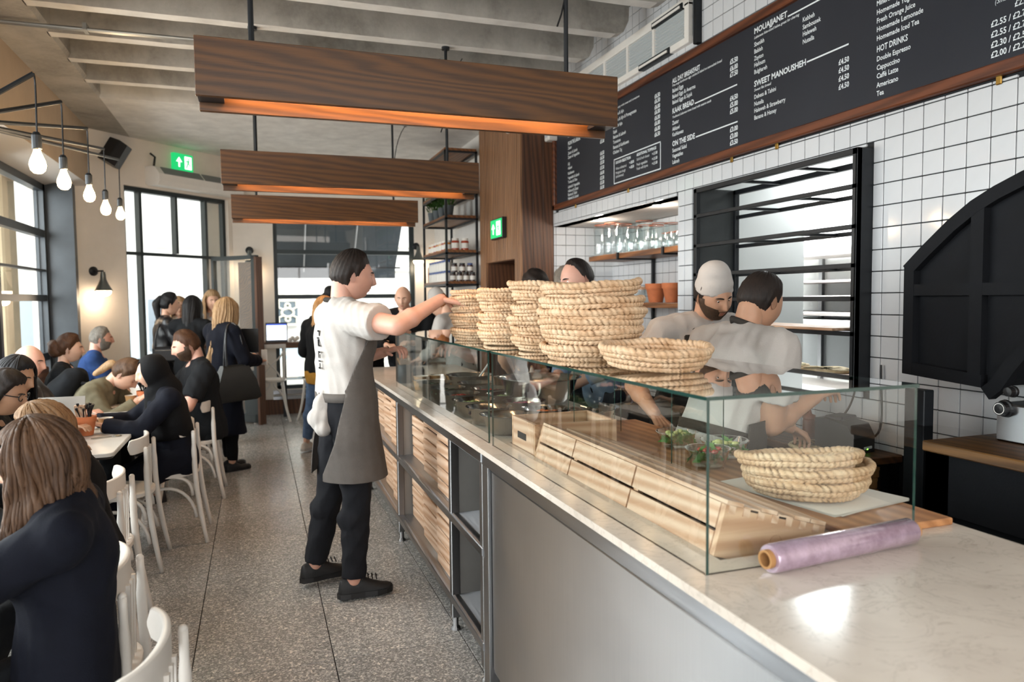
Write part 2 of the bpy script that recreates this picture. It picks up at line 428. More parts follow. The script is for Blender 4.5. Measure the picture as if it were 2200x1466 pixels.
# sloping pale soffit between the bulkhead and the window head
b = MB(); b.loft([[(-1.632, y, 2.768), (-1.97, y, 2.68), (-1.97, y, 2.70), (-1.632, y, 2.79)] for y in (-3, 8.95)])
b.build('soffit', PLASL, wlo)
FRAME = M('grey_window_frame', '#33383c', .4, .2, var=.1)
FRAMEB = M('teal_black_frame', '#2b3437', .4, .2)
def window_left(n, y0, y1, parts):
    w = struct(MB().box((-2.02, y1-.07, .5), (-1.94, y1, 2.7)).box((-2.02, y0, .5), (-1.94, y0+.06, 2.7)).box((-2.02, y0, 2.62), (-1.94, y1, 2.7)).box((-2.02, y0, .5), (-1.94, y1, .56)).build(n, FRAME))
    for z, t in parts: MB().box((-2.01, y0+.05, z-t/2), (-1.945, y1-.06, z+t/2)).build('transom_bar', FRAME, w)
    MB().box((-1.985, y0+.05, .55), (-1.977, y1-.06, 2.63)).build('pane', WGLASS, w)
    return w
w1 = window_left('window_1', 6.93, 8.45, [(2.2, .07), (1.84, .02), (1.57, .06), (1.0, .07)])
MB().box((-2.02, 8.45, 0), (-1.70, 8.56, 2.71)).box((-2.02, 8.36, .5), (-1.99, 8.46, 2.7)).build('reveal', FRAME, w1)
window_left('window_2', .7, 3.4, [(2.2, .07), (1.57, .06), (1.0, .07)])
window_left('window_3', 3.4, 6.2, [(2.2, .07), (1.57, .06), (1.0, .07)])
# ---- shopfront behind the camera and the near end of the right wall
wfr = MB().mat(0).box((-2.3, -3.1, 0), (2.9, -2.95, .95)).box((-2.3, -3.1, 2.95), (2.9, -2.95, 3.9)).box((-2.3, -3.1, 0), (-1.7, -2.95, 3.9)).box((2.2, -3.1, 0), (2.9, -2.95, 3.9))
wfo = struct(wfr.build('wall_front', [PLASTER]))
for x in (-.75, .3, 1.3): MB().box((x-.03, -3.06, .95), (x+.03, -2.99, 2.95)).build('mullion', FRAME, wfo)
struct(MB().box((XW+.006, -2.95, 0), (XW+.12, 1.1, 3.74)).build('wall_right_end', PLASTER))
# ---- diagonal wall with the street door
DA = np.array([-1.595, 8.985]); DU = np.array([.7071, .7071]); DN = np.array([.7071, -.7071])  # along, towards the room
def dg(s, n, z): p = DA+DU*s+DN*n; return (p[0], p[1], z)
def dbox(b, s0, s1, n0, n1, z0, z1):
    return b.add([dg(s0,n0,z0),dg(s1,n0,z0),dg(s1,n1,z0),dg(s0,n1,z0),dg(s0,n0,z1),dg(s1,n0,z1),dg(s1,n1,z1),dg(s0,n1,z1)],
                 [(0,1,2,3),(4,7,6,5),(0,4,5,1),(1,5,6,2),(2,6,7,3),(3,7,4,0)])
def ds(px, py):                                   # distance along the diagonal wall seen at a pixel
    r = ray(px, py); n = np.array([DN[0], DN[1], 0]); p0 = np.array([DA[0], DA[1], 0])
    t = (n @ (p0-CAM))/(n @ r); p = CAM+r*t
    return float((p[:2]-DA) @ DU), float(p[2])
s_l, s_r, z_top = ds(267, 440)[0], ds(490, 470)[0], 2.83
wd = MB(); dbox(wd, -.56, s_l, -.25, 0, 0, ZR); dbox(wd, s_l, s_r, -.25, 0, z_top, ZR); dbox(wd, s_r, 1.93, -.25, 0, 0, ZR)
wdo = struct(wd.build('wall_corner', PLASTER, fix=True))
wn = MB()
for s0, s1, z0, z1 in ((s_l, s_l+.045, 0, z_top), (s_r-.045, s_r, 0, z_top), (s_l, s_r, z_top-.05, z_top)): dbox(wn, s0, s1, -.14, -.05, z0, z1)
w4 = struct(wn.build('window_4', FRAMEB, fix=True))
b = MB(); dbox(b, s_l, s_r, -.13, -.05, 2.06, 2.095); b.build('transom_bar', FRAMEB, w4, fix=True)
ml = [ds(309, 470)[0], ds(386, 470)[0], ds(450, 490)[0]]
for i, s in enumerate(ml):
    b = MB(); dbox(b, s-.018, s+.018, -.13, -.05, 2.1 if i == 1 else 0, z_top-.04); b.build('mullion', FRAMEB, w4, fix=True)
for s0, s1 in zip([s_l]+ml, ml+[s_r]):
    b = MB(); dbox(b, s0+.02, s1-.02, -.095, -.089, 2.09, z_top-.04); b.build('pane', WGLASS, w4, fix=True)
b = MB(); dbox(b, s_l+.03, ml[0]-.02, -.095, -.089, .06, 2.06); b.build('pane', WGLASS, w4, fix=True)
# door leaf, standing open at a right angle
hp = np.array([-.50, 10.05]); tip = np.array([.025, 9.525]); lu = (tip-hp)/np.linalg.norm(tip-hp); LW = np.linalg.norm(tip-hp); ln = np.array([-lu[1], lu[0]])*-1
def lf(b, s0, s1, n0, n1, z0, z1):
    def q(s, n, z): p = hp+lu*s+ln*n; return (p[0], p[1], z)
    return b.add([q(s0,n0,z0),q(s1,n0,z0),q(s1,n1,z0),q(s0,n1,z0),q(s0,n0,z1),q(s1,n0,z1),q(s1,n1,z1),q(s0,n1,z1)],
                 [(0,1,2,3),(4,7,6,5),(0,4,5,1),(1,5,6,2),(2,6,7,3),(3,7,4,0)])
b = MB(); lf(b, 0, .04, -.03, .03, .02, 2.08); lf(b, LW-.07, LW, -.03, .03, .02, 2.08); lf(b, 0, LW, -.03, .03, 2.03, 2.08); lf(b, 0, LW, -.03, .03, .02, .12)
do = struct(b.build('door_1', FRAMEB, fix=True))
b = MB(); lf(b, .04, LW-.07, -.004, .004, .12, 2.03); b.build('pane', WGLASS, do, fix=True)
b = MB(); lf(b, LW-.33, LW-.06, -.045, -.02, .72, 2.0); b.build('push_board', OAK, do, fix=True, )
b = MB(); lf(b, LW, LW+.035, -.05, .05, 0, 2.06); b.build('edge_board', PANELD, do, fix=True)
b = MB(); lf(b, .5, LW-.07, -.02, .02, .12, .66); b.build('kick_panel', FRAMEB, do, fix=True)
# ---- back wall with the awning window
wx0, wx1, wz0, wz1 = PY(586, 500, YB)[0], PY(890, 500, YB)[0], .33, 2.75
wb = MB().box((-.6, YB, 0), (wx0, YB+.25, ZR)).box((wx1, YB, 0), (2.7, YB+.25, ZR)).box((wx0, YB, wz1), (wx1, YB+.25, ZR)).box((wx0, YB, 0), (wx1, YB+.25, wz0))
wbo = struct(wb.build('wall_back', PLASTER))
MB().box((-.25, YB-.03, 0), (2.38, YB, .20)).build('plinth', PANELD, wbo)
MB().box((wx0-.05, YB-.05, .20), (2.2, YB, .24)).box((wx0-.05, YB-.03, .27), (2.2, YB, .32)).build('sill_rail', STEELH, wbo)
wf = MB().box((wx0, YB+.04, wz0), (wx0+.05, YB+.12, wz1)).box((wx1-.06, YB+.04, wz0), (wx1, YB+.12, wz1)).box((wx0, YB+.04, wz1-.05), (wx1, YB+.12, wz1)).box((wx0, YB+.04, wz0), (wx1, YB+.12, wz0+.05))
w5 = struct(wf.build('window_5', FRAMEB))
for z in (PY(730, 542, YB)[2], PY(730, 637, YB)[2]): MB().box((wx0, YB+.045, z-.028), (wx1, YB+.115, z+.028)).build('transom_bar', FRAMEB, w5)
MB().box((wx0+.04, YB+.078, wz0+.04), (wx1-.04, YB+.084, wz1-.04)).build('pane', WGLASS, w5)
# ---- right wall: white tiles over black grout
PYT, PZT, Y0T, Z0T = .1029, .0998, 2.744, 2.328
NI = (4.37, 6.58, .95, 2.205); HA = (2.70, 4.20, 1.06, 2.215)
wr = MB()
for y0, y1, z0, z1 in ((1.1, 2.70, .0, 3.74), (2.70, 4.20, 0, 1.06), (2.70, 4.20, 2.215, 3.74), (4.20, 4.37, 0, 3.74), (4.37, 6.58, 0, .95), (4.37, 6.58, 2.205, 3.74)):
    wr.box((XW+.006, y0, z0), (XW+.12, y1, z1))
wr.box((3.356, 4.25, .0), (3.45, 6.7, 2.3)).box((XW+.1, 6.586, 0), (3.4, 6.7, 2.3))
wro = struct(wr.build('wall_right', GROUT))
cells = []
def clip_cells(a0, a1, b0, b1, pa, pb, oa, ob, holes, put):
    for i in range(math.floor((a0-oa)/pa), math.ceil((a1-oa)/pa)):
        for j in range(math.floor((b0-ob)/pb), math.ceil((b1-ob)/pb)):
            r = [[max(a0, oa+i*pa+.0022), min(a1, oa+(i+1)*pa-.0022), max(b0, ob+j*pb+.0022), min(b1, ob+(j+1)*pb-.0022)]]
            for h in holes:
                nr = []
                for q in r:
                    if q[1] <= h[0] or q[0] >= h[1] or q[3] <= h[2] or q[2] >= h[3]: nr.append(q); continue
                    if q[0] < h[0]: nr.append([q[0], h[0], q[2], q[3]])
                    elif q[1] > h[1]: nr.append([h[1], q[1], q[2], q[3]])
                    elif q[2] < h[2]: nr.append([q[0], q[1], q[2], h[2]])
                    elif q[3] > h[3]: nr.append([q[0], q[1], h[3], q[3]])
                r = nr
            for q in r:
                if q[1]-q[0] > .008 and q[3]-q[2] > .008: put(q)
clip_cells(1.3, 6.575, .80, 3.70, PYT, PZT, Y0T, Z0T, [NI, HA, (1.99, 6.53, 2.34, 3.12)], lambda q: cells.append(('x', XW, q)))
clip_cells(4.37, 6.575, .95, 2.20, PYT, PZT, Y0T, Z0T, [], lambda q: cells.append(('x', 3.35, q)))
clip_cells(XW, 3.35, .95, 2.20, PYT, PZT, XW+.02, Z0T, [], lambda q: cells.append(('y', 6.58, q)))
def tile_dist(c):
    k, p, q = c; a, b_ = (q[0]+q[1])/2, (q[2]+q[3])/2
    w_ = np.array((p, a, b_) if k == 'x' else (a, p, b_))
    v = CR @ (w_-CAM); u, vv = 1100+F_PX*v[0]/v[2], 733+F_PX*v[1]/v[2]
    vis = -20 < u < 2220 and -20 < vv < 1100 and not (1945 < u < 2120 and 590 < vv < 800) and not (u > 2120 and 390 < vv < 740)
    return (0 if vis else 50)+np.linalg.norm(w_-CAM)
cells.sort(key=tile_dist)
full = MB().bbox((-.005, -(PYT-.0044)/2, -(PZT-.0044)/2), (.008, (PYT-.0044)/2, (PZT-.0044)/2), .002).mesh('tile', TILE)
rest = MB()
for n, (k, p, q) in enumerate(cells):
    c = ((q[0]+q[1])/2, (q[2]+q[3])/2)
    if n < 300:
        isf = k == 'x' and abs(q[1]-q[0]-(PYT-.0044)) < .001 and abs(q[3]-q[2]-(PZT-.0044)) < .001
        if isf: me = full
        else: me = MB().bbox((-.005, -(q[1]-q[0])/2, -(q[3]-q[2])/2), (.008, (q[1]-q[0])/2, (q[3]-q[2])/2), .002).mesh('tile', TILE)
        o = D.objects.new('tile', me); COL.objects.link(o); o.parent = wro
        if k == 'x': o.location = Vector((p, c[0], c[1]))-Vector(WLOC[wro.name]); o.rotation_euler = (rng.normal(0, .0015), rng.normal(0, .004), rng.normal(0, .004))
        else: o.location = Vector((c[0], p, c[1]))-Vector(WLOC[wro.name]); o.rotation_euler = (0, 0, pi/2)
    elif k == 'x': rest.box((p-.005, q[0], q[2]), (p+.008, q[1], q[3]))
    else: rest.box((q[0], p-.005, q[2]), (q[1], p+.008, q[3]))
tag(rest.build('far_tiles', TILE, wro), kind='stuff')
# niche soffit with two downlights
WASH = wood('whitewashed_board', '#a39b95', '#d4cdc7', 1, 12, .5)
so = struct(MB().box((XW+.01, 4.3, 2.205), (3.4, 6.6, 2.24)).build('trim_1', WASH))
for p in ((1286, 473), (1414, 441)):
    c = PZ(*p, 2.203)
    t = thing('downlight', c, 'small round downlight in the niche soffit, %s' % ('above the tall jars' if p[0] < 1300 else 'nearer the hatch'), 'light', 'niche downlights')
    MB().lathe([(.036, -.004), (.046, -.004), (.046, .002), (.036, .002)], c, 20).build('bezel', WHITE, t)
    MB().lathe([(.001, -.002), (.036, -.002)], c, 20, cap=True).build('lens', SPOT, t)
    point('downlight_light', (c[0], c[1], 2.14), 5, (1, .9, .78), .04)
# ---- timber column and panelling
XL = 2.38
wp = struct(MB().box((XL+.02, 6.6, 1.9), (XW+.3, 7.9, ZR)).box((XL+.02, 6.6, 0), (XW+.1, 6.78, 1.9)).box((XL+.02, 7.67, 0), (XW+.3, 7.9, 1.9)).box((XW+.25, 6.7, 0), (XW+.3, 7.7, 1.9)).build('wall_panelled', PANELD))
y = 6.58
while y < 7.89:
    wd_ = .085
    z0 = 1.905 if y+wd_ > 6.78 and y < 7.66 else 0
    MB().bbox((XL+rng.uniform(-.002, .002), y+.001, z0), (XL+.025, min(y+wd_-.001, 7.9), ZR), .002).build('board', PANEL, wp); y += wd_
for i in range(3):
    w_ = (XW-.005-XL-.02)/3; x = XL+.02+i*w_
    MB().bbox((x+.001, 6.575-rng.uniform(0, .002), 0), (x+w_-.001, 6.605, ZR), .002).build('board', PANELD, wp)  # camera-facing boards: darker walnut puts this side's shade into the colour
for i in range(9): MB().bbox((XW+.22, 6.72+i*.105, 0), (XW+.245, 6.82+i*.105, 1.88), .002).build('board', PANELD, wp)
struct(MB().box((XL+.05, 7.9, 0), (XL+.3, YB, ZR)).build('wall_far', M('white_wall', '#dddad6', .7, var=.04, bmp=.1)))
# ---- kitchen seen through the hatch
KW = M('kitchen_white', '#f0f2f0', .5); KG = M('kitchen_panel', '#d3d7d5', .6)
kb = MB().mat(0).box((4.6, 1.2, 0), (4.7, 8, 2.9)).box((3.46, 5.9, 0), (4.7, 6.0, 2.9)).box((2.84, 1.0, 0), (4.7, 1.1, 2.9)).box((2.84, 1.0, 2.62), (4.7, 6.0, 2.7)).mat(1).box((2.87, 4.20, 0), (3.62, 4.245, 2.62))
struct(kb.build('wall_kitchen', [KW, KG]))
area('kitchen_tubes', (4.0, 4.75, 2.56), (4.0, 4.75, 0), .9, 1.6, 120, (.95, .98, 1))
kt = thing('ceiling_tube_light', (3.9, 3.9, 2.56), 'long white fluorescent fitting on the kitchen ceiling behind the hatch', 'light')
MB().box((3.8, 2.9, 2.58), (4.0, 3.9, 2.62)).build('housing', WHITE, kt); MB().box((3.82, 2.92, 2.555), (3.98, 3.88, 2.58)).build('diffuser', TUBE, kt)
# ================================================================== FIXTURES
# ---- three timber beam lamps
for i, (yy, who, xr) in enumerate(((3.08, 'nearest and largest in view', None), (5.30, 'middle one of the row', None), (7.48, 'farthest of the row', None))):
    x0, x1, z0, z1 = -.195, 1.595, 2.305, 2.53
    t = thing('beam_lamp', ((x0+x1)/2, yy, z0), 'long oak board pendant lamp with glowing underside, %s' % who, 'lamp', 'oak beam lamps over the counter')
    MB().bbox((x0, yy, z0), (x1, yy+.022, z1), .002).build('front_board', OAK, t)
    MB().bbox((x0+.006, yy+.118, z0-.03), (x1-.006, yy+.14, z1), .002).build('back_board', OAK, t)
    MB().box((x0+.02, yy+.022, z1-.03), (x1-.02, yy+.118, z1-.008)).build('top_board', OAK, t)
    for xe in (x0+.005, x1-.1): MB().box((xe, yy+.024, z0+.004), (xe+.095, yy+.116, z0+.02)).build('end_plate', BLACK, t)
    MB().box((x0+.1, yy+.03, z0+.09), (x1-.1, yy+.07, z0+.1)).build('led_strip', LED, t)
    area('beam_glow', (.7, yy+.066, z0+.085), (.7, yy+.09, 0), 1.55, .05, 9, (1, .62, .36))
    for xr in [PY(p_, 300, yy+.07)[0] for p_ in ((546, 1217), (549, 960), (547, 843))[i]]:
        zc = 3.74 if (i == 0) else ZR
        MB().tube([(xr, yy+.07, z1-.02), (xr, yy+.07, zc)], .011, 8).build('hanging_rod', BLACK, t)
        MB().lathe([(.001, 0), (.03, 0), (.03, .02), (.001, .02)], (xr, yy+.07, zc-.02), 12).build('ceiling_cap', BLACK, t)
    MB().tube(bez((x1-.27, yy+.07, 2.75), (x1-.2, yy+.07, 2.9), (x1-.24, yy+.07, 3.1), (x1-.1, yy+.07, 3.3), 8), .004, 6).build('flex', BLACKP, t)
# ---- spider pendant with filament bulbs
hub = PX(-105, 256, -1.25)
sp = thing('spider_pendant', hub, 'black five-armed spider pendant lamp with bare glowing filament bulbs by the left window', 'lamp')
MB().lathe([(.001, -.03), (.05, -.03), (.05, .03), (.001, .03)], hub, 16).build('hub', BLACK, sp)
MB().tube([hub, (hub[0], hub[1], 3.37)], .012, 8).build('stem', BLACK, sp)
arms = [((72, 158), (80, 345), -.93), ((130, 219), (138, 385), -.98), ((186, 276), (197, 418), -1.02), ((222, 320), (230, 447), -1.04), ((254, 343), (259, 458), -1.08)]
for (ax, ay), (bx, by), xx in arms:
    e = PX(ax, ay, xx); bl = PX(bx, by, xx); bl[1] = e[1]
    a = MB(); a.tube([hub, e], .011, 8); a.build('arm', BLACK, sp)
    n = bl+np.array([0, 0, .055])
    cbl = MB().tube(bez(e, e+np.array([0, .03, -.01]), e+np.array([0, .02, -.08]), (n[0], n[1]+.01, n[2]+.06), 10), .0045, 6); cbl.build('flex', BLACKP, sp)
    MB().lathe([(.001, .075), (.012, .075), (.021, .06), (.021, .0), (.017, -.005)], n, 12).build('bulb_holder', BLACK, sp)
    bb = MB().lathe([(.013, 0), (.018, -.02), (.032, -.055), (.036, -.075), (.031, -.098), (.018, -.112), (.001, -.116)], n, 16).build('bulb', BULB, sp, smooth=True)
    point('bulb_light', (n[0]+.05, n[1], n[2]-.06), 7, (1, .72, .42), .05)
# ---- wall lamps
def wall_lamp(pos, out, label, power=2.2):
    p = Vector(pos); o = Vector(out)
    t = thing('wall_lamp', p, label, 'lamp', 'pewter wall lamps')
    MB().lathe([(.001, .0), (.05, .0), (.05, .012), (.03, .03), (.001, .03)], p, 16, axis=o).build('wall_rose', BLACK, t)
    e = p+o*.16
    MB().tube([p+o*.02, e, e+Vector((0, 0, -.03))], .009, 8).build('arm', BLACK, t)
    s = e+Vector((0, 0, -.04))
    MB().lathe([(.02, .03), (.026, 0), (.03, -.05), (.05, -.1), (.085, -.165), (.088, -.17), (.082, -.165), (.045, -.1)], s, 20).build('lamp_shade', M('pewter_shade', '#6d716f', .35, .8, var=.1), t, smooth=True)
    MB().sphere(s+Vector((0, 0, -.18)), .076, 16, 8, (1, 1, .72)).build('bulb', FILA, t, smooth=True)
    point('wall_lamp_light', s+Vector((0, 0, -.27)), power, (1, .78, .55), .05)
ws, wz = ds(200, 583)
wall_lamp(dg(ws, 0, wz), (DN[0], DN[1], 0), 'pewter cone wall lamp left of the street door')
wall_lamp(PY(897, 560, YB)+np.array([-.02, 0, .2]), (0, -1, 0), 'pewter cone wall lamp between back window and shelving', 3)
wall_lamp((-.06, YB, PY(565, 560, YB)[2]+.13), (0, -1, 0), 'pewter cone wall lamp half hidden behind the open door', 1.5)
# ---- exit signs
def sign_marks(b, o, u, v, w, h):
    """white arrow, running figure and door on the green panel; o = lower-left corner"""
    o, u, v = Vector(o), Vector(u), Vector(v); nrm = u.cross(v)*.0015
    def poly(pts): b.add([o+u*(x*w)+v*(y*h)+nrm for x, y in pts], [tuple(range(len(pts)))])
    poly([(.22, .2), (.3, .2), (.3, .5), (.22, .5)]); poly([(.1, .5), (.42, .5), (.26, .8)])
    poly([(.55, .12), (.92, .12), (.92, .88), (.55, .88)])
def sign_man(b, o, u, v, w, h):
    o, u, v = Vector(o), Vector(u), Vector(v); nrm = u.cross(v)*.003
    def poly(pts): b.add([o+u*(x*w)+v*(y*h)+nrm for x, y in pts], [tuple(range(len(pts)))])
    poly([(.73, .68), (.79, .68), (.79, .78), (.73, .78)]); poly([(.68, .42), (.76, .42), (.8, .66), (.7, .66)])
    poly([(.6, .2), (.66, .2), (.74, .42), (.68, .42)]); poly([(.74, .44), (.84, .3), (.88, .33), (.78, .48)]); poly([(.6, .52), (.7, .58), (.7, .64), (.58, .57)])
s0, zt = ds(367, 328); s1, zb = ds(409, 372)
t = thing('exit_sign', dg((s0+s1)/2, 0, zb), 'green illuminated exit sign with arrow above the street door heater', 'sign')
b = MB(); dbox(b, s0, s1, .0, .05, zb, zt); b.build('sign_box', GREEN, t, fix=True)
b = MB(); sign_marks(b, dg(s0, .05, zb), (DU[0], DU[1], 0), (0, 0, 1), s1-s0, zt-zb); b.build('sign_mark', GREENW, t)
b = MB(); sign_man(b, dg(s0, .05, zb), (DU[0], DU[1], 0), (0, 0, 1), s1-s0, zt-zb); b.build('running_figure', GREEN, t)
ya, yb2, za, zb = PX(1053, 500, XL-.06)[1], PX(1076, 500, XL-.06)[1], PX(1064, 511, XL-.06)[2], PX(1064, 472, XL-.06)[2]
t = thing('exit_sign', (XL, (ya+yb2)/2, za), 'green illuminated exit sign in a black case on the timber column', 'sign')
MB().bbox((XL-.05, yb2-.01, za-.012), (XL+.0, ya+.01, zb+.012), .004).build('sign_case', BLACKP, t)
MB().box((XL-.054, yb2, za), (XL-.048, ya, zb)).build('sign_panel', GREEN, t)
b = MB(); sign_marks(b, (XL-.0545, ya, za), (0, -1, 0), (0, 0, 1), ya-yb2, zb-za); b.build('sign_mark', GREENW, t)
b = MB(); sign_man(b, (XL-.0545, ya, za), (0, -1, 0), (0, 0, 1), ya-yb2, zb-za); b.build('running_figure', GREEN, t)
# ---- warm-air curtain above the street door
s0, s1 = ds(308, 370)[0]+.02, ds(495, 420)[0]
zA, zB = 2.85, 3.07
t = thing('air_curtain', dg((s0+s1)/2, 0, zA), 'long white warm-air curtain heater mounted above the street door', 'heater')
prof = [(0, zA+.03), (.05, zA), (.2, zA), (.235, zA+.05), (.235, zA+.13), (.165, zB-.012), (.12, zB), (0, zB)]
b = MB(); b.loft([[dg(s, n, z) for n, z in prof] for s in np.linspace(s0, s1, 3)]); b.build('casing', WHITEG, t, fix=True)
GR = M('grey_grille', '#77797a', .5)
for k in range(2):
    a0 = s0+.07+k*(s1-s0-.1)/2; a1 = a0+(s1-s0-.1)/2-.03
    b = MB(); b.loft([[dg(s, n, z) for n, z in ((.236, zA+.13), (.165, zB-.012), (.17, zB-.006), (.243, zA+.135))] for s in (a0, a1)]); g_ = b.build('grille', GR, t, fix=True)
    b = MB()
    for q in np.linspace(a0, a1, 26): dbox(b, q-.002, q+.002, .19, .2, zA+.11, zB-.04)
MB().tube([dg(s0+.1, .02, zB-.01), dg(s0+.1, .05, zB+.12), dg(s0+.06, .02, zB+.16)], .012, 8).build('cable', BLACKP, t)
# ---- loudspeaker in the corner
c = np.array([-1.36, 8.88, 3.10]); t = thing('loudspeaker', c-np.array([0, 0, .14]), 'black loudspeaker tilted down from the corner under the ceiling', 'speaker')
rt = Matrix.Rotation(RAD(-40), 3, 'Z') @ Matrix.Rotation(RAD(-22), 3, 'X') @ Matrix.Rotation(RAD(20), 3, 'Y')
b = MB(); pr = [(-.085, -.1), (.085, -.1), (.085, .0), (.05, .09), (-.05, .09), (-.085, 0)]
b.loft([[c+np.array(rt @ Vector((x, y, z))) for x, y in pr] for z in (-.13, .13)]); b.build('cabinet', BLACKP, t, fix=True)
b = MB(); b.obox(c+np.array(rt @ Vector((0, -.103, 0))), (.078, .004, .12), rt @ Vector((1, 0, 0)), rt @ Vector((0, 1, 0)), rt @ Vector((0, 0, 1))); b.build('grille', M('speaker_cloth', '#26272a', .8), t)
MB().tube([c+np.array([-.05, .03, 0]), c+np.array([-.17, .08, 0])], .02, 8).build('bracket', BLACKP, t)
# ---- conduits under the ceiling
GALV = M('galvanised_pipe', '#a9adae', .35, .8)
pa, pb = PZ(0, 60, 3.335), PZ(600, 112, 3.335)
t = MB().tube([(-2.2, 5.67, 3.34), (2.5, 5.63, 3.34)], .012, 8); t.tube([(-2.2, 5.70, 3.34), (2.5, 5.66, 3.34)], .009, 8)
for x in (-1.02, .2, 1.4): t.box((x-.012, 5.62, 3.325), (x+.012, 5.72, 3.372))
tag(t.build('conduit', GALV), 'thin grey metal conduit clipped under a ceiling rib, running over the room', 'pipe')
pa = PZ(870, 268, 3.35); pb = PZ(1010, 276, 3.35)
t = MB().tube([pa, pb], .012, 8).sphere(pa, .028, 12, 8)
tag(t.build('conduit', GALV), 'short grey conduit and junction knob on the flat slab by the far beam lamp', 'pipe')
# ---- air-conditioning grille, wall strips
AC = thing('ceiling_cassette', (XW-.06, 5.1, 3.15), 'long white louvred air grille high on the tiled wall above the menu board', 'air conditioner')
MB().bbox((XW-.04, 4.20, 3.16), (XW+.0, 6.2, 3.205), .004).bbox((XW-.04, 4.20, 3.40), (XW, 6.2, 3.46), .004).bbox((XW-.04, 4.2, 3.2), (XW, 4.25, 3.42), .004).box((XW-.008, 4.2, 3.2), (XW+.004, 6.2, 3.42)).build('casing', WHITEG, AC)
LOUV = M('louvre_grey', '#c3c9cb', .5)
for k in range(5):
    y0 = 4.27+k*.385
    MB().box((XW-.038, y0+.365, 3.2), (XW, y0+.39, 3.42)).build('divider', WHITEG, AC)
    for j in range(9): MB().box((XW-.03, y0, 3.21+j*.022), (XW-.012, y0+.365, 3.219+j*.022), Matrix.Rotation(RAD(25), 3, 'Y')).build('louvre', LOUV, AC)
for (q0, q1), lb in ((((1376, 145), (1442, 108)), 'narrow black light fitting on the tiles just under the air grille'), (((1404, 55), (1470, 12)), 'narrow black light fitting on the white tiles above the air grille')):
    a, b_ = PX(*q0, XW-.03), PX(*q1, XW-.03)
    t = thing('strip_light', (XW, (a[1]+b_[1])/2, a[2]), lb, 'light')
    MB().bbox((XW-.05, b_[1], a[2]-.03), (XW+.0, a[1], a[2]+.012), .004).build('housing', BLACK, t)
    MB().box((XW-.056, b_[1]+.02, a[2]-.02), (XW-.048, a[1]-.02, a[2]-.004)).build('lens', WHITEG, t)
a = PX(1494, 50, XW-.04)
tag(MB().bbox((XW-.045, a[1]-.022, 3.125), (XW-.005, a[1]+.022, 3.72), .004).build('cable_trunking', BLACK), 'upright black cable trunking between the ceiling and the menu board', 'trunking')
# ---- dome camera and sensor
c = PX(1085, 270, XL-.05); t = thing('dome_camera', c, 'white dome security camera high on the timber column', 'camera')
MB().lathe([(.001, -.02), (.07, -.02), (.075, .0), (.06, .03), (.001, .045)], c+np.array([.03, 0, 0]), 18, axis=(-1, 0, 0)).build('housing', WHITEG, t, smooth=True)
MB().sphere(c+np.array([-.02, -.01, .0]), .045, 14, 10).build('eyeball', WHITEG, t, smooth=True)
MB().lathe([(.001, 0), (.022, 0), (.022, .03), (.001, .03)], c+np.array([-.05, -.035, .0]), 14, axis=(-.8, -.6, -.05)).build('lens', BLACKP, t)
c = PX(1184, 290, XW-.05); t = thing('sensor_box', c, 'small white sensor box beside the top left corner of the menu board', 'box')
MB().bbox((XW-.1, c[1]-.06, c[2]-.06), (XW-.005, c[1]+.05, c[2]+.09), .01).build('case', WHITEG, t); MB().box((XW-.104, c[1]-.03, c[2]-.03), (XW-.098, c[1]+.02, c[2]+.04)).build('window', M('pale_grey_plastic', '#c9ccd0', .4), t)
for px, py, sx, sz, lb in ((150, 655, .05, .055, 'small white thermostat box under the left wall lamp'), (158, 688, .055, .065, 'white keypad with a dark display below the thermostat')):
    s, z = ds(px, py); t = thing('control_box', dg(s, 0, z-sz), lb, 'box')
    b = MB(); dbox(b, s-sx, s+sx, 0, .035, z-sz, z+sz); b.build('case', WHITEG, t, fix=True)
    b = MB(); dbox(b, s-sx*.7, s+sx*.7, .034, .038, z+sz*.45, z+sz*.8) if sz > .06 else dbox(b, s-sx*.5, s+sx*.5, .034, .038, z-.01, z+.02); b.build('display', BLACKP if sz > .06 else GR, t, fix=True)
# ---- menu board
bz0, bz1, by0, by1 = 2.35, 3.105, 1.99, 6.52
mb = thing('menu_board', (XW, (by0+by1)/2, bz0), 'very long black menu board lettered in white, in a reddish wooden frame on the tiles', 'menu')
MB().box((XW-.012, by0, bz0+.02), (XW+.002, by1, bz1-.02)).build('panel', CHALK, mb)
for a, b_ in (((XW-.04, by0-.06, bz0), (XW+.004, by1, bz0+.05)), ((XW-.04, by0-.06, bz1-.05), (XW+.004, by1, bz1)), ((XW-.04, by1-.05, bz0), (XW+.004, by1, bz1)), ((XW-.04, by0-.06, bz0), (XW+.004, by0-.01, bz1))):
    MB().bbox(a, b_, .006).build('frame_rail', FRAMEW, mb)
BRASS = M('brass', '#b08a45', .35, .9)
for px in (1238, 1352, 1575, 1672, 2155):
    y = PX(px, 320, XW)[1]
    if px == 2155: y = PX(2150, 182, XW)[1]
    MB().bbox((XW-.014, y-.012, bz0-.03), (XW-.005, y+.012, bz0+.005), .003).build('hanging_bracket', BRASS, mb)
letters = []
def ty_(px, py): p = PX(px, py, XW-.0125); return p[1], p[2]
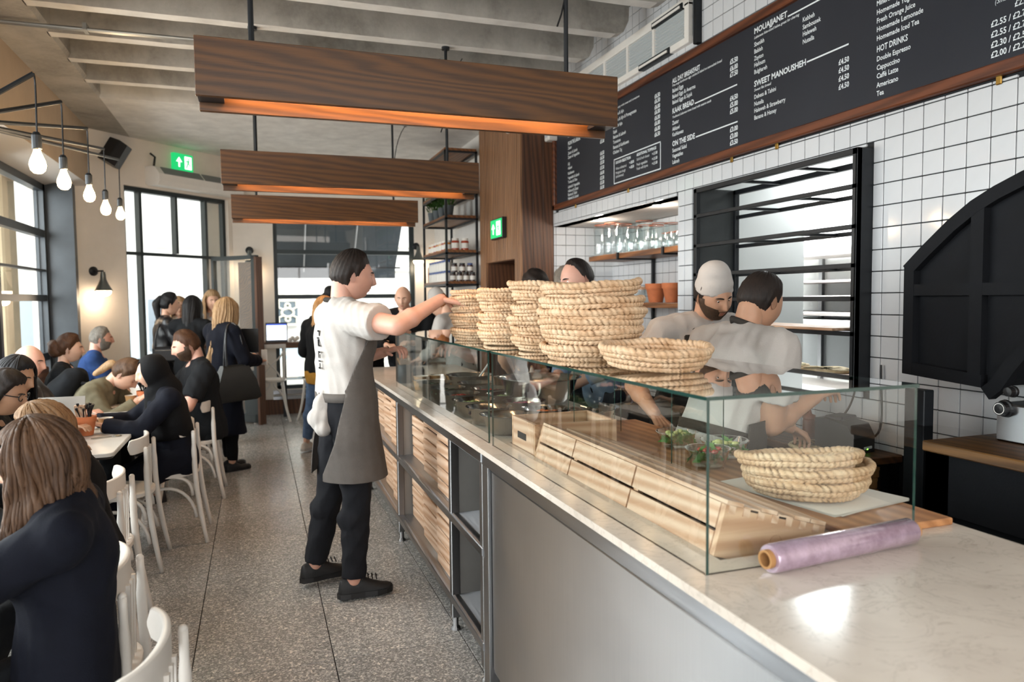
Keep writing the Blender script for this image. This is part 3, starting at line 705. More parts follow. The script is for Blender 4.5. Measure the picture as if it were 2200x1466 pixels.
def text(s, px, py, h, bold=0.0, to=None, shear=0, kx=.84):
    cu = D.curves.new('lettering', 'FONT'); cu.body = s; cu.size = h/.70; cu.offset = bold*h; cu.resolution_u = 2; cu.shear = shear; cu.space_character = 1.0
    o = D.objects.new('lettering', cu); COL.objects.link(o)
    bpy.context.view_layer.update()
    me = o.to_mesh(); y, z = ty_(px, py)
    vs = [v.co.copy() for v in me.vertices]
    k = kx
    if to and vs: k = (y-ty_(to, py)[0])/max(v.x for v in vs)
    b = MB()
    b.add([(XW-.0135, y-v.x*k, z+v.y) for v in vs], [tuple(p.vertices) for p in me.polygons])
    b.build('lettering', LETTER, mb); o.to_mesh_clear(); D.objects.remove(o); D.curves.remove(cu)
def bar(p0, p1, th=.008):
    (y0, z0), (y1, z1) = ty_(*p0), ty_(*p1)
    z0 = z1 = (z0+z1)/2
    MB().add([(XW-.0135, y0, z0), (XW-.0135, y1, z0), (XW-.0135, y1, z0+th), (XW-.0135, y0, z0+th)], [(0, 1, 2, 3)]).build('rule_line', LETTER, mb)
def col(x, rows, h, bold=.03): 
    for s, y in rows: text(s, x, y, h, bold)
LB = MB()
col(1883.6, [('Mineral Water', 13.6), ('Homemade Yoghurt', 32.7), ('Fresh Orange Juice', 51), ('Homemade Lemonade', 69.5), ('Homemade Iced Tea', 88.6), ('Double Espresso', 132.8), ('Cappuccino', 151.6), ('Caff\u00e9 Latte', 169.6), ('Americano', 189), ('Tea', 207)], .0225)
text('HOT DRINKS', 1883.6, 113, .027, .035, 1950); 
col(2129, [('\u00a32.55 / \u00a32.75', 59.5), ('\u00a32.55 / \u00a32.75', 82), ('\u00a32.30 / \u00a32.50', 104), ('\u00a32.00 / \u00a32.20', 125.5)], .0235)
text('\u00a32.00', 2180, 15, .0235, .03); text('(Small / Large)', 2137, 10, .02, 0, None, .2)

text('MOUAJJANET', 1620.5, 73.6, .031, .04, 1691); text('Lebanese bite-sized bakes great for sharing', 1620.5, 84.5, .0145, .02, 1717, .2)
col(1620.5, [('Sbenikh', 101), ('Bakleh', 116), ('Zayton', 131), ('Halloum', 145), ('Bulghareh', 160), ('Debess & Tahini', 213.5), ('Nutella', 228.5), ('Haleweh & Strawberry', 243), ('Banana & Honey', 258)], .0235, .022)
text('SWEET MANOUSHEH', 1620.5, 187, .031, .04, 1731); text('Sweet flat bread', 1620.5, 197, .0145, .02, 1657, .2)
col(1724.6, [('Kebbeh', 48), ('Sambousek', 64), ('Haleweh', 79), ('Nutella', 95.5)], .0235, .022)
col(1801.8, [('\u00a34.50', 140.4), ('\u00a34.50', 158), ('\u00a34.50', 176), ('\u00a34.50', 193.6)], .025, .04)
bar((1692.7, 35), (1790, -12)); bar((1733.6, 135.5), (1823.6, 96))

text('ALL DAY BREAKFAST', 1444.7, 179.7, .030, .04, 1504); text('Free range farmhouse eggs cracked & baked on manousheh bread', 1444.7, 187, .0155, .02, 1551, .2)
col(1444.7, [('Baked Eggs', 200), ('Baked Eggs & Awarma', 212.6), ('Baked Eggs & Sujuk', 225), ('Zaatar', 269), ('Akkawi', 282), ('Kashkawan', 294), ('Seasonal Salad', 328), ('Vegetables', 340), ('Labneh', 353)], .0255, .022)
text('KAAK BREAD', 1444.7, 244.8, .034, .04, 1491); text('Traditional Lebanese street bread with sesame seeds', 1444.7, 255, .0155, .02, 1528, .2)
text('ON THE SIDE', 1444.7, 315, .034, .04, 1493)
col(1568.5, [('\u00a35.50', 139), ('\u00a36.00', 153.6), ('\u00a37.50', 166.7), ('\u00a34.50', 217.7), ('\u00a35.00', 231.7), ('\u00a35.00', 245.7), ('\u00a33.00', 284.5), ('\u00a33.00', 299), ('\u00a33.50', 313)], .028, .05)
bar((1493, 223), (1584, 184)); bar((1495, 295.6), (1585, 263))

col(1317.5, [('Cheese & Ajin', 252), ('Cheese & Ajin & Pomegranate', 265), ('Lahm bi Ajin', 277), ('Sujuk', 288), ('Banana & Labneh', 299), ('Tomatoes', 310), ('Banana & Kashkawan', 321), ('Chicken Taj', 332)], .0255, .02)
text('thin pastry with meat and tomatoes', 1317.5, 238, .0155, .02, 1374, .2)
col(1406.5, [('\u00a36.50', 212), ('\u00a36.50', 223), ('\u00a36.00', 235.5), ('\u00a36.00', 246.5), ('\u00a36.00', 259), ('\u00a36.00', 270.5), ('\u00a36.00', 282.6), ('\u00a36.50', 294.5)], .028, .05)
(yA, zA_), (yB, zB_) = ty_(1319, 343), ty_(1420, 304); zlo = ty_(1320, 394)[1]
for q in (((yA, zA_), (yB, zA_-.008)), ((yA, zlo), (yB, zlo-.008)), ((yA, zA_), (yA-.009, zlo)), ((yB+.009, zA_), (yB, zlo))):
    (a, z1), (b_, z0) = q; LB.add([(XW-.0135, a, z0), (XW-.0135, b_, z0), (XW-.0135, b_, z1), (XW-.0135, a, z1)], [(0, 1, 2, 3)])
text('DOUGH SELECTION', 1323, 353, .020, .05, 1355); col(1323, [('White unbleached', 366), ('Multigrain dough', 375), ('(wholewheat)', 383)], .02, 0); col(1352, [('+ \u00a30.50', 353), ('+ \u00a30.50', 363)], .02, .04)
text('ADDITIONAL TOPPINGS', 1368, 336, .020, .05, 1410); col(1368, [('Soft & fresh cheese', 346), ('Fresh vegetables', 357), ('Fresh wild thyme', 366)], .02, 0); col(1401, [('+ \u00a31.00', 334), ('+ \u00a31.00', 345), ('+ \u00a31.00', 355)], .02, .04)
LB.build('toppings_box', LETTER, mb); LB = MB()
text('BREAKFAST', 1220.5, 284, .032, .04, 1248); text('FROM THE LARDER', 1220.5, 313, .032, .04, 1247)
col(1220.5, [('served all day with mint and olives', 296), ('Zaatar', 322), ('Zaatar & Labneh', 333), ('Zaatar & Vegetables', 342), ('SAJ', 356), ('Akkawi', 365), ('Kashkawan', 376), ('Vegetable & Labneh', 386), ('Tomato & Olive', 395), ('Labneh & Vegetables', 405), ('Halloumi & Zaatar', 414), ('Banana & Tahini', 422), ('Haleweh & Labneh', 430)], .0255, .02)
col(1289.5, [('\u00a35.50', 290), ('\u00a35.50', 299), ('\u00a35.50', 309), ('\u00a36.50', 334), ('\u00a36.50', 344), ('\u00a35.50', 354), ('\u00a35.50', 365), ('\u00a36.00', 376), ('\u00a35.50', 387), ('\u00a35.50', 397), ('\u00a36.00', 407)], .028, .04)

# ---- hatch frame with rack shelves
hx0, hx1 = 2.62, 2.94
hy0, hy1 = 2.70, PX(1490, 520, 2.62)[1]
hz1 = PX(1490, 406, 2.62)[2]; hz0 = 1.10
h = thing('hatch_rack', (2.78, (hy0+hy1)/2, hz0), 'black steel serving hatch frame with open rack shelves in the tiled wall', 'rack')
DGREY = M('dark_grey_sheet', '#3c4041', .5, .3, var=.06)
MB().bbox((hx0, hy0, hz0), (hx1+.02, hy0+.012, hz1), .003).build('side_panel', BLACK, h)
MB().box((hx0+.02, hy1-.006, hz0), (hx1, hy1, hz1)).build('side_panel', DGREY, h)
for y in (hy0, hy1-.03):
    for x in (hx0, hx1-.03): MB().bbox((x, y, hz0), (x+.03, y+.03, hz1), .002).build('upright', BLACK, h)
MB().bbox((hx0, hy0, hz1-.03), (hx0+.03, hy1, hz1), .002).build('top_rail', BLACK, h)
MB().bbox((hx1-.03, hy0, hz1-.03), (hx1, hy1, hz1), .002).build('top_rail', BLACK, h)
yy = hy0+.03
lev = [PX(1850, p, hx0)[2] for p in (394, 482, 567, 640, 717)]
for z in [hz1-.015]+lev:
    if z != hz1-.015:
        MB().bbox((hx0, hy0, z-.016), (hx0+.025, hy1, z+.006), .002).build('shelf_rail', BLACK, h)
        MB().bbox((hx1-.025, hy0, z-.016), (hx1, hy1, z+.006), .002).build('shelf_rail', BLACK, h)
    for k in (1, 2): 
        y = hy0+(hy1-hy0)*k/3
        MB().box((hx0+.02, y-.012, z-.012), (hx1-.02, y+.012, z+.002)).build('cross_bar', BLACK, h)
MB().bbox((hx0, hy0, hz0-.02), (hx1+.02, hy1, hz0+.012), .003).build('sill', DARKW, h)
# trays and flatbreads on the hatch shelves
FLAT = M('flatbread_dough', '#d3c29a', .8, var=.18, vscale=40, bmp=.4, bscale=120)
GREENTOP = M('herb_topped_dough', '#b9b38b', .85, var=.35, vscale=60, bmp=.5, bscale=150)
ZAAT = M('zaatar_bread', '#8d7a54', .85, var=.6, vscale=55, bmp=.5, bscale=150, col2='#d9c79a')
def bread(c, r, mat, label, name='flatbread', rz=0, tilt=0):
    t = thing(name, c, label, 'bread')
    b = MB(); n = 36; rings = []
    for rr, zz in ((.02, .004), (1, .004), (1.03, .012), (.98, .02), (.86, .014), (.5, .015), (.02, .015)):
        rings.append([(c[0]+r*rr*cos(2*pi*k/n)*(1+.02*sin(3*2*pi*k/n)), c[1]+r*rr*sin(2*pi*k/n)*(1+.02*cos(2*2*pi*k/n)), c[2]+zz+.002*sin(5*2*pi*k/n)) for k in range(n)])
    b.loft(rings); b.build('crust', FLAT, t, smooth=True)
    b = MB(); b.loft([[(c[0]+r*q*cos(2*pi*k/n), c[1]+r*q*sin(2*pi*k/n), c[2]+.0165+.002*((k*7) % 5)/5*(q > .1)) for k in range(n)] for q in (.88, .6, .3, .02)], True); b.build('topping', mat, t, smooth=True)
zs = lev[4]+.006
tr = tag(MB().bbox((hx0-.02, 2.82, zs), (hx1-.05, 3.72, zs+.014), .003).build('wooden_tray', PINE), 'flat wooden peel board on the lowest rack shelf of the hatch', 'board')
tr = tag(MB().bbox((hx0-.01, 2.86, hz0+.013), (hx1-.05, 3.5, hz0+.028), .003).build('wooden_tray', PINE), 'wooden board with two raw flatbreads on the hatch sill', 'board')
bread((2.76, 3.34, hz0+.028), .125, GREENTOP, 'herb-topped raw flatbread, left one on the hatch sill board')
bread((2.76, 3.03, hz0+.028), .125, FLAT, 'plain cheese flatbread, right one on the hatch sill board')
# shelves with boards in the kitchen
KS = thing('kitchen_shelving', (4.4, 4.0, 1.0), 'white wall shelving stacked with pale boards, in the kitchen behind the hatch', 'shelf')
for z, th in ((1.83, .06), (1.62, .02), (1.5, .02), (1.36, .03), (1.24, .09)): MB().bbox((4.2, 3.2, z), (4.58, 5.4, z+th), .004).build('shelf', WHITE if th > .05 else WASH, KS)
for y in (3.6, 4.35, 5.1): MB().box((4.57, y-.02, .9), (4.6, y+.02, 2.0)).build('upright', STEEL, KS)
tag(MB().bbox((4.25, 3.5, 1.39), (4.5, 4.3, 1.42), .004).bbox((4.25, 3.5, 1.423), (4.5, 4.28, 1.45), .004).build('board_stack', M('grey_board', '#8c8478', .8)), 'grey baking boards stacked on the kitchen shelf behind the hatch', 'board')
# ---- black arched oven hood
HX = 2.45
def hp_(px, py): p = PX(px, py, HX); return p[1], p[2]
hd = thing('oven_hood', (HX+.12, 1.7, 1.18), 'large black panelled oven hood with a curved top on the right wall', 'hood')
outer = [hp_(1943, 802), hp_(1945, 572)]+[hp_(*p) for p in ((1985, 529), (2040, 474), (2090, 432), (2140, 400), (2200, 368), (2280, 332), (2380, 305))]
inner = [hp_(2380, 700), hp_(2200, 736), hp_(2160, 778), hp_(2132, 818), hp_(2112, 833)]
poly = [(HX, y, z) for y, z in outer+inner]
bp = MB(); bp.prism([(HX+.02, y, z) for y, z in outer+inner], (1, 0, 0), .25); bp.build('body', OVEN, hd, fix=True)
def strip(path, w, name='frame_rib', inward=None):
    b = MB(); L = [Vector((HX-.012, y, z)) for y, z in path]; rings = []
    for i, p in enumerate(L):
        t = (L[min(i+1, len(L)-1)]-L[max(i-1, 0)]).normalized(); n = Vector((1, 0, 0)).cross(t)*inward
        rings.append([p, p+n*w, p+n*w+Vector((.035, 0, 0)), p+Vector((.035, 0, 0))])
    b.loft(rings); b.build(name, OVEN, hd, fix=True)
strip(outer[1:], .05, inward=1); strip(list(reversed(inner)), .05, inward=1)
(yl, zb), (_, zt) = outer[0], outer[1]
MB().box((HX-.0125, yl-.045, zb+.001), (HX+.03, yl+.0005, zt)).build('frame_rib', OVEN, hd)
yb_, zb_ = inner[-1]
b = MB(); b.loft([[(x, yl, zb), (x, yb_, zb_), (x, yb_, zb_+.045), (x, yl, zb+.05)] for x in (HX-.0115, HX+.03)]); b.build('frame_rib', OVEN, hd, fix=True)
ym = hp_(2100, 650)[0]; zm = hp_(2000, 623)[1]
MB().box((HX-.011, ym-.025, zb_+.004), (HX+.03, ym+.025, hp_(2100, 430)[1])).build('frame_rib', OVEN, hd)
MB().box((HX-.0105, hp_(2250, 600)[0], zm-.022), (HX+.03, yl-.002, zm+.022)).build('frame_rib', OVEN, hd)
# ---- black oven bench with a machine and roll of dough pin
OX = 2.17; oz = 1.02
ob = thing('oven_bench', (2.4, 1.3, 0), 'black bench with a worn wooden top below the oven hood', 'bench')
oy1 = PX(1990, 930, OX)[1]
MB().bbox((OX-.02, .3, oz-.035), (XW, oy1, oz), .004).build('top', wood('worn_bench_edge', '#3a2512', '#7d5830', 1, 12, .4), ob)
fr = MB(); fr.box((OX, .3, .0), (OX+.04, .95, oz-.035)).box((OX, oy1-.09, 0), (OX+.04, oy1, oz-.035)).box((OX, .3, .78), (OX+.04, oy1, oz-.035)).box((OX, .3, .0), (OX+.04, oy1, .3)).box((OX, 1.40, .3), (OX+.04, 1.47, .8)).box((OX+.3, .3, 0), (XW, oy1, .3)).box((XW-.05, .3, 0), (XW, oy1, oz-.04)).box((OX, oy1-.03, 0), (XW, oy1, oz-.04)).box((OX+.03, 1.45, .3), (OX+.06, oy1-.02, .8))
fr.build('carcass', OVEN, ob); MB().box((OX+.02, .3, .50), (XW-.05, 1.44, .53)).build('shelf', OVEN, ob)
pc = PX(2110, 1085, OX+.12)
tag(MB().tube([(OX+.15, 1.36, .56), (OX+.2, .9, .56)], .028, 12).tube([(OX+.148, 1.37, .56), (OX+.144, 1.41, .56)], .012, 8).build('rolling_pin', PINE), 'pale wooden rolling pin in the dark shelf under the oven bench', 'rolling pin')
PLF = glass('clear_film', (.93, .93, .93), refl=1.1)
b = MB(); b.grid([[(OX-.035+.3*i/8, 1.55+.55*j/8+.03*i/8, oz+.004+.003*abs(sin(i*2.1+j*1.7))) for j in range(9)] for i in range(9)])
tag(b.build('plastic_sheet', PLF), 'thin clear plastic sheet lying on the oven bench edge', 'sheet')
mc = PX(2135, 905, 2.36); mz = oz
mt = thing('oven_control_box', (2.5, 1.5, mz), 'stainless steel oven control box with two black knobs at the right edge', 'oven')
MB().bbox((2.38, 1.2, mz), (2.66, PX(2140, 860, 2.38)[1], mz+.13), .006).build('housing', STEELH, mt)
for px, py, r in ((2174, 842, .016), (2157, 878, .024)):
    c = PX(px, py, 2.372)
    MB().lathe([(.001, 0), (r*1.25, 0), (r*1.2, .008), (r, .01), (r*.95, .03), (.001, .032)], (2.38, c[1], c[2]), 18, axis=(-1, 0, 0)).build('knob', BLACKP, mt)
    b = MB()
    if r > .02: MB().lathe([(r*.7, .0325), (r*.8, .0325)], (2.38, c[1], c[2]), 18, axis=(-1, 0, 0)).build('dial_ring', WHITE, mt)
MB().box((XW-.12, .4, oz), (XW-.1, 1.78, 1.75)).build('oven_back', DARKW, hd)
# dark steel post between the benches
tag(MB().bbox((2.36, 2.085, 0), (2.41, 2.175, 1.16), .003).build('steel_post', BLACK), 'black steel upright between the wooden bench and the oven bench', 'post')
# ---- wooden prep bench below the hatch
bt = .805
bc = PZ(1823, 990, bt)
pbn = thing('prep_bench', (2.5, 3.4, 0), 'dark wooden prep bench along the tiled wall below the hatch', 'bench')
MB().bbox((bc[0], bc[1], bt-.035), (XW-.006, 4.36, bt), .004).build('top', DARKW, pbn)
for x, y in ((bc[0]+.03, bc[1]+.05), (bc[0]+.03, 4.2), (XW-.08, bc[1]+.05), (XW-.08, 4.2)): MB().box((x, y, 0), (x+.045, y+.045, bt-.035)).build('leg', BLACK, pbn)
MB().box((bc[0]+.03, bc[1]+.02, .35), (XW-.03, 4.3, .38)).build('shelf', BLACK, pbn)
MB().box((XW-.03, bc[1]+.02, 0), (XW-.01, 4.3, .76)).build('back_panel', BLACK, pbn)
k = 0
for z in (.383, .435, .487, .539, .591, .643, .695):
    dx, dy = rng.uniform(-.012, .012, 2)
    t = thing('pizza_box', (2.55, 2.72, z), ('flat kraft cardboard box in the stack under the prep bench, ' + ['lowest', 'second from the bottom', 'third from the bottom', 'fourth from the bottom', 'third from the top', 'second from the top', 'topmost'][k]), 'box', 'cardboard boxes under the bench')
    MB().bbox((2.40+dx, bc[1]+.06+dy, z), (2.67+dx, 2.97+dy, z+.047), .003).build('tray', CARD, t); MB().box((2.397+dx, bc[1]+.057+dy, z+.034), (2.673+dx, 2.973+dy, z+.0495)).build('lid', CARD, t); k += 1
# receipt printer
pr_ = PZ(1845, 970, bt); px_, py_ = 2.55, bc[1]+.17
rp = thing('receipt_printer', (px_, py_, bt), 'black receipt printer with a small lit panel on the prep bench', 'printer')
rt = Matrix.Rotation(RAD(14), 3, 'Z')
def rbox(lo, hi, name, mat, c=.006):
    b = MB().bbox(lo, hi, c); b.v = [tuple(rt @ Vector(q)+Vector((px_, py_, bt))) for q in b.v]; return b.build(name, mat, rp)
b = MB(); prof = [(-.09, 0), (-.09, .075), (-.06, .13), (.06, .155), (.1, .15), (.1, 0)]
b.loft([[tuple(rt @ Vector((x, y, z))+Vector((px_, py_, bt))) for y, z in prof] for x in (-.085, .085)]); b.build('case', BLACKP, rp, fix=True)
rbox((-.06, -.02, .145), (.06, .07, .163), 'lid', M('soft_black', '#232427', .5))
rbox((.0, -.094, .018), (.06, -.089, .03), 'button_panel', M('pale_grey_plastic', '#c9ccd0', .4), .001); rbox((.02, -.096, .016), (.026, -.09, .022), 'indicator', M('green_led', '#7fe04a', .4, emit='#8cff4a', estr=3), .001)
rbox((-.075, -.093, .012), (-.055, -.089, .034), 'sticker', M('blue_sticker', '#3f7fae', .5), .001)
cb = MB().tube(bez((px_+.1, py_+.02, bt+.06), (px_+.16, py_-.1, bt+.02), (XW-.03, py_-.06, bt+.18), (XW-.02, 2.62, 1.2), 12), .005, 6)
cb.tube(bez((px_+.05, py_+.1, bt+.12), (px_+.1, py_+.05, bt+.2), (XW-.03, py_+.1, bt+.24), (XW-.02, 2.74, 1.2), 12), .005, 6); cb.build('cable', BLACKP, rp)
# sauce bottle, finished flatbread
SAUCE = M('brown_sauce', '#7c4a33', .3)
def squeeze(c, label, mat=SAUCE, name='squeeze_bottle', h=.17):
    t = thing(name, c, label, 'bottle'); s = h/.17
    MB().lathe([(.001, 0), (.028, 0), (.03, .01), (.03, .1), (.026, .115), (.001, .116)], c, 16).build('body', mat, t, smooth=True)
    MB().lathe([(.031, .112), (.031, .128), (.014, .135), (.006, .17), (.004, .171), (.001, .171)], c, 14).build('nozzle_cap', mat, t, smooth=True)
squeeze((2.56, 2.92, bt), 'brown squeeze sauce bottle behind the receipt printer', h=.19)
bread((2.47, 2.76, bt), .125, ZAAT, 'round flatbread topped with dark herbs on the prep bench')
# ================================================================== COUNTER
ZT = .95; CX = .80
ct = thing('counter', (1.2, 3.2, 0), 'long stainless steel service counter with open crate shelves and a pale marble top', 'counter')
b = MB()
for a, c in (((CX-.005, -.6, .93), (1.63, 1.33, ZT)), ((CX-.005, 1.33, .93), (.935, 2.74, ZT)), ((1.285, 1.33, .93), (1.63, 2.74, ZT)), ((CX-.005, 2.74, .93), (1.63, 6.25, ZT))): b.box(a, c)
b.build('marble_top', MARBLE, ct)
MB().box((.935, 1.33, .845), (1.285, 2.74, .85)).box((.93, 1.33, .85), (.935, 2.74, .93)).box((1.285, 1.33, .85), (1.29, 2.74, .93)).box((.935, 1.325, .85), (1.285, 1.33, .93)).box((.935, 2.74, .85), (1.285, 2.745, .93)).build('display_well', BOWLM, ct)
# near solid part
MB().box((.83, -.6, .08), (.85, 2.70, .93)).box((1.56, -.6, .05), (1.58, 6.2, .93)).build('carcass', STEEL, ct)
MB().bbox((.822, -.58, .1), (.832, 2.62, .868), .003).build('front_panel', STEEL, ct)
MB().bbox((.808, -.6, .88), (.835, 2.70, .93), .003).build('top_rail', STEELH, ct)
MB().bbox((.81, 2.63, 0), (.85, 2.70, .93), .003).build('post', STEEL, ct)
# shelf part
for y in (2.705, 3.20, 4.53, 5.86):
    MB().bbox((.81, y, .06), (.85, y+.04, .93), .003).build('post', STEEL, ct)
    MB().lathe([(.001, 0), (.022, 0), (.022, .01), (.014, .02), (.014, .07), (.001, .07)], (.83, y+.02, 0), 12).build('foot', STEEL, ct)
    MB().bbox((1.50, y, .0), (1.54, y+.04, .93), .003).build('post', STEEL, ct)
    MB().box((.85, y+.01, .16), (1.5, y+.03, .9)).build('partition', STEELM, ct)
for z0, z1 in ((.885, .93), (.515, .55), (.135, .17)): MB().bbox((.805, 2.70, z0), (.845, 6.2, z1), .003).build('rail', STEELH, ct)
for z in (.535, .155): MB().box((.84, 2.70, z), (1.52, 6.2, z+.012)).build('shelf', STEELH, ct)
MB().box((1.50, 2.70, .1), (1.52, 6.2, .9)).build('back_panel', STEELM, ct)
# ---- slatted pine crates
def make_crate(wy, h, d, ns):
    """local origin: front bottom centre; front faces -x"""
    t = thing('pine_crate', (0, 0, 0), '', 'crate', 'pine crates in the counter shelves')
    g = .009; sh = (h-(ns-1)*g)/ns
    for k in range(ns):
        j = rng.uniform(-.002, .002)
        MB().bbox((j, -wy/2, k*(sh+g)), (.012+j, wy/2, k*(sh+g)+sh), .002).build('slat', PINE, t)
        MB().bbox((d-.012, -wy/2, k*(sh+g)), (d, wy/2, k*(sh+g)+sh), .002).build('slat', PINE, t)
        for s in (-1, 1):
            y = s*wy/2; MB().bbox((.013, min(y, y-s*.012), k*(sh+g)), (d-.013, max(y, y-s*.012), k*(sh+g)+sh), .002).build('slat', PINEX, t)
    for s in (-1, 1):
        for x in (.013, d-.033): MB().box((x, s*(wy/2-.013)-(.02 if s > 0 else 0), .0), (x+.02, s*(wy/2-.013)+(.02 if s < 0 else 0), h-.002)).build('corner_post', PINEX, t)
    MB().box((.013, -wy/2+.013, .004), (d-.013, wy/2-.013, .012)).build('bottom', PINEX, t)
    return t
cr0 = make_crate(.415, .315, .5, 5)
first = True
tier = {0: 'lower shelf', 1: 'upper shelf'}
for bay, y0, y1 in ((0, 3.25, 4.52), (1, 4.58, 5.85)):
    for tr_, z in ((0, .168), (1, .548)):
        for k in range(3):
            y = y0+.21+k*.425
            x = .852+[.0, .022, .045][k]+.006*((bay+tr_) % 2)
            lb = 'slatted pine crate on the counter %s, %s in the %s bay' % (tier[tr_], ['nearest', 'middle one', 'farthest'][k], 'nearer' if bay == 0 else 'farther')
            if first: cr0.location = (x, y, z); cr0['label'] = lb; first = False
            else: place(cr0, (x, y, z), 0, lb)
# ---- butcher-block board
wbb = MB().bbox((1.295, 1.335, ZT), (1.615, 2.95, ZT+.018), .003)
tag(wbb.build('beech_board', BUTCHER), 'large flat beech work board on the marble behind the glass display', 'board')
pp = MB()
for k in range(5):
    a = rng.uniform(-.04, .04); c_, s_ = cos(a+.2), sin(a+.2)
    pts = [(1.46+(x*c_-y*s_), 1.66+(x*s_+y*c_), ZT+.019+k*.0012) for x, y in ((-.15, -.2), (.15, -.2), (.15, .2), (-.15, .2))]
    pp.add(pts, [(0, 1, 2, 3)])
tag(pp.build('paper_sheets', PAPER), 'white greaseproof paper sheets under the three round baskets', 'paper')
# ---- glass display cases
GZ = 1.318; GX0, GX1 = .854, 1.415
def pane(b, a, c):
    """thin glass box; large faces glass, narrow edges green"""
    a, c = np.array(a), np.array(c); d = c-a; th = int(np.argmin(d)); k0 = len(b.f)
    b.box(a, c)
    for i, ax in enumerate((2, 2, 1, 0, 1, 0)): b.m[k0+i] = 0 if ax == th else 1
    return b
for y0, y1, lb, who in ((1.265, 2.705, 'nearer box-shaped glass display case on the marble counter, over the wooden crates', 0), (2.755, 4.78, 'farther box-shaped glass display case on the counter, over the steel salad bowls', 1)):
    t = thing('glass_case', ((GX0+GX1)/2, (y0+y1)/2, ZT), lb, 'display case', None)
    pane(MB(), (GX0, y0, ZT), (GX0+.007, y1, GZ-.008)).build('front_pane', [GLASS, GEDGE], t)
    pane(MB(), (GX0-.002, y0-.002, GZ-.008), (GX1, y1+.002, GZ)).build('top_pane', [GLASS, GEDGE], t)
    ye = y0 if who == 0 else y1-.007
    pane(MB(), (GX0+.007, ye, ZT), (GX1-.004, ye+.007, GZ-.008)).build('end_pane', [GLASS, GEDGE], t)
    yo = y1-.007 if who == 0 else y0
    pane(MB(), (1.2, yo, ZT), (GX1-.004, yo+.007, GZ-.008)).build('end_pane', [GLASS, GEDGE], t)
    pane(MB(), (GX1-.2, (y0+y1)/2, ZT), (GX1-.01, (y0+y1)/2+.006, GZ-.008)).build('support_pane', [GLASS, GEDGE], t)
# ---- display crates inside, tilted into the well
dc = thing('display_crate', (1.08, 1.4, .87), 'long slatted pine crate lying tilted inside the nearer glass case', 'crate')
ang = RAD(16.3); ux = Vector((cos(ang), 0, -sin(ang))); uz = Vector((sin(ang), 0, cos(ang))); uy = Vector((0, 1, 0)); o0 = Vector((.938, 1.36, .948))
def cbx(x0, x1, y0, y1, z0, z1, name, mat, par):
    c = o0+ux*(x0+x1)/2+uy*((y0+y1)/2)+uz*(z0+z1)/2
    return MB().obox(c, ((x1-x0)/2, (y1-y0)/2, (z1-z0)/2), ux, uy, uz).build(name, mat, par)
WX, HZ_ = .285, .117
cbx(0, WX, 0, .016, 0, HZ_, 'end_board', PINEX, dc); cbx(0, WX, 1.09, 1.106, 0, HZ_, 'end_board', PINEX, dc)
for y0, y1 in ((.018, .40), (.408, .80), (.808, 1.088)):
    for z0, z1 in ((.0, .052), (.060, HZ_)):
        cbx(-.002, .012, y0, y1, z0, z1, 'slat', PINE, dc); cbx(WX-.012, WX, y0, y1, z0, z1, 'slat', PINE, dc)
for y in (.39, .79): cbx(.013, .03, y, y+.025, 0, HZ_-.012, 'post', PINEX, dc)
xs_ = np.linspace(.0, WX, 7)
for k in range(6): cbx(xs_[k]+.0015, xs_[k+1]-.0015, .0, 1.106, HZ_+.001-(.006 if k in (1, 3) else 0), HZ_+.010-(.006 if k in (1, 3) else 0), 'top_slat', PINE, dc)
for k in range(7): cbx(.008+k*.04, .026+k*.04, -.002, .016, HZ_-.018, HZ_+.0005, 'finger_joint', PINE, dc)
b = MB(); b.lathe([(.001, -.003), (.016, -.003), (.016, .001)], o0+ux*.155+uz*.058, 14, axis=(0, -1, 0)); b.build('knot', M('wood_knot', '#7a5230', .6), dc)
d2 = thing('display_crate', (1.08, 2.6, .95), 'shorter upright pine crate with a hand hole beyond the long tilted crate', 'crate')
MB().box((.945, 2.49, .86), (.957, 2.715, 1.06)).build('side_board', PINE, d2)
MB().box((.945, 2.476, .86), (1.275, 2.488, 1.06)).build('end_board', PINEX, d2); MB().box((.945, 2.717, .86), (1.275, 2.729, 1.06)).build('end_board', PINEX, d2); MB().box((1.263, 2.49, .86), (1.275, 2.715, 1.06)).build('side_board', PINE, d2)
MB().box((.943, 2.57, .985), (.946, 2.66, 1.01)).build('hand_hole', BLACKP, d2); MB().box((.957, 2.49, .87), (1.263, 2.715, .88)).build('bottom', PINEX, d2)
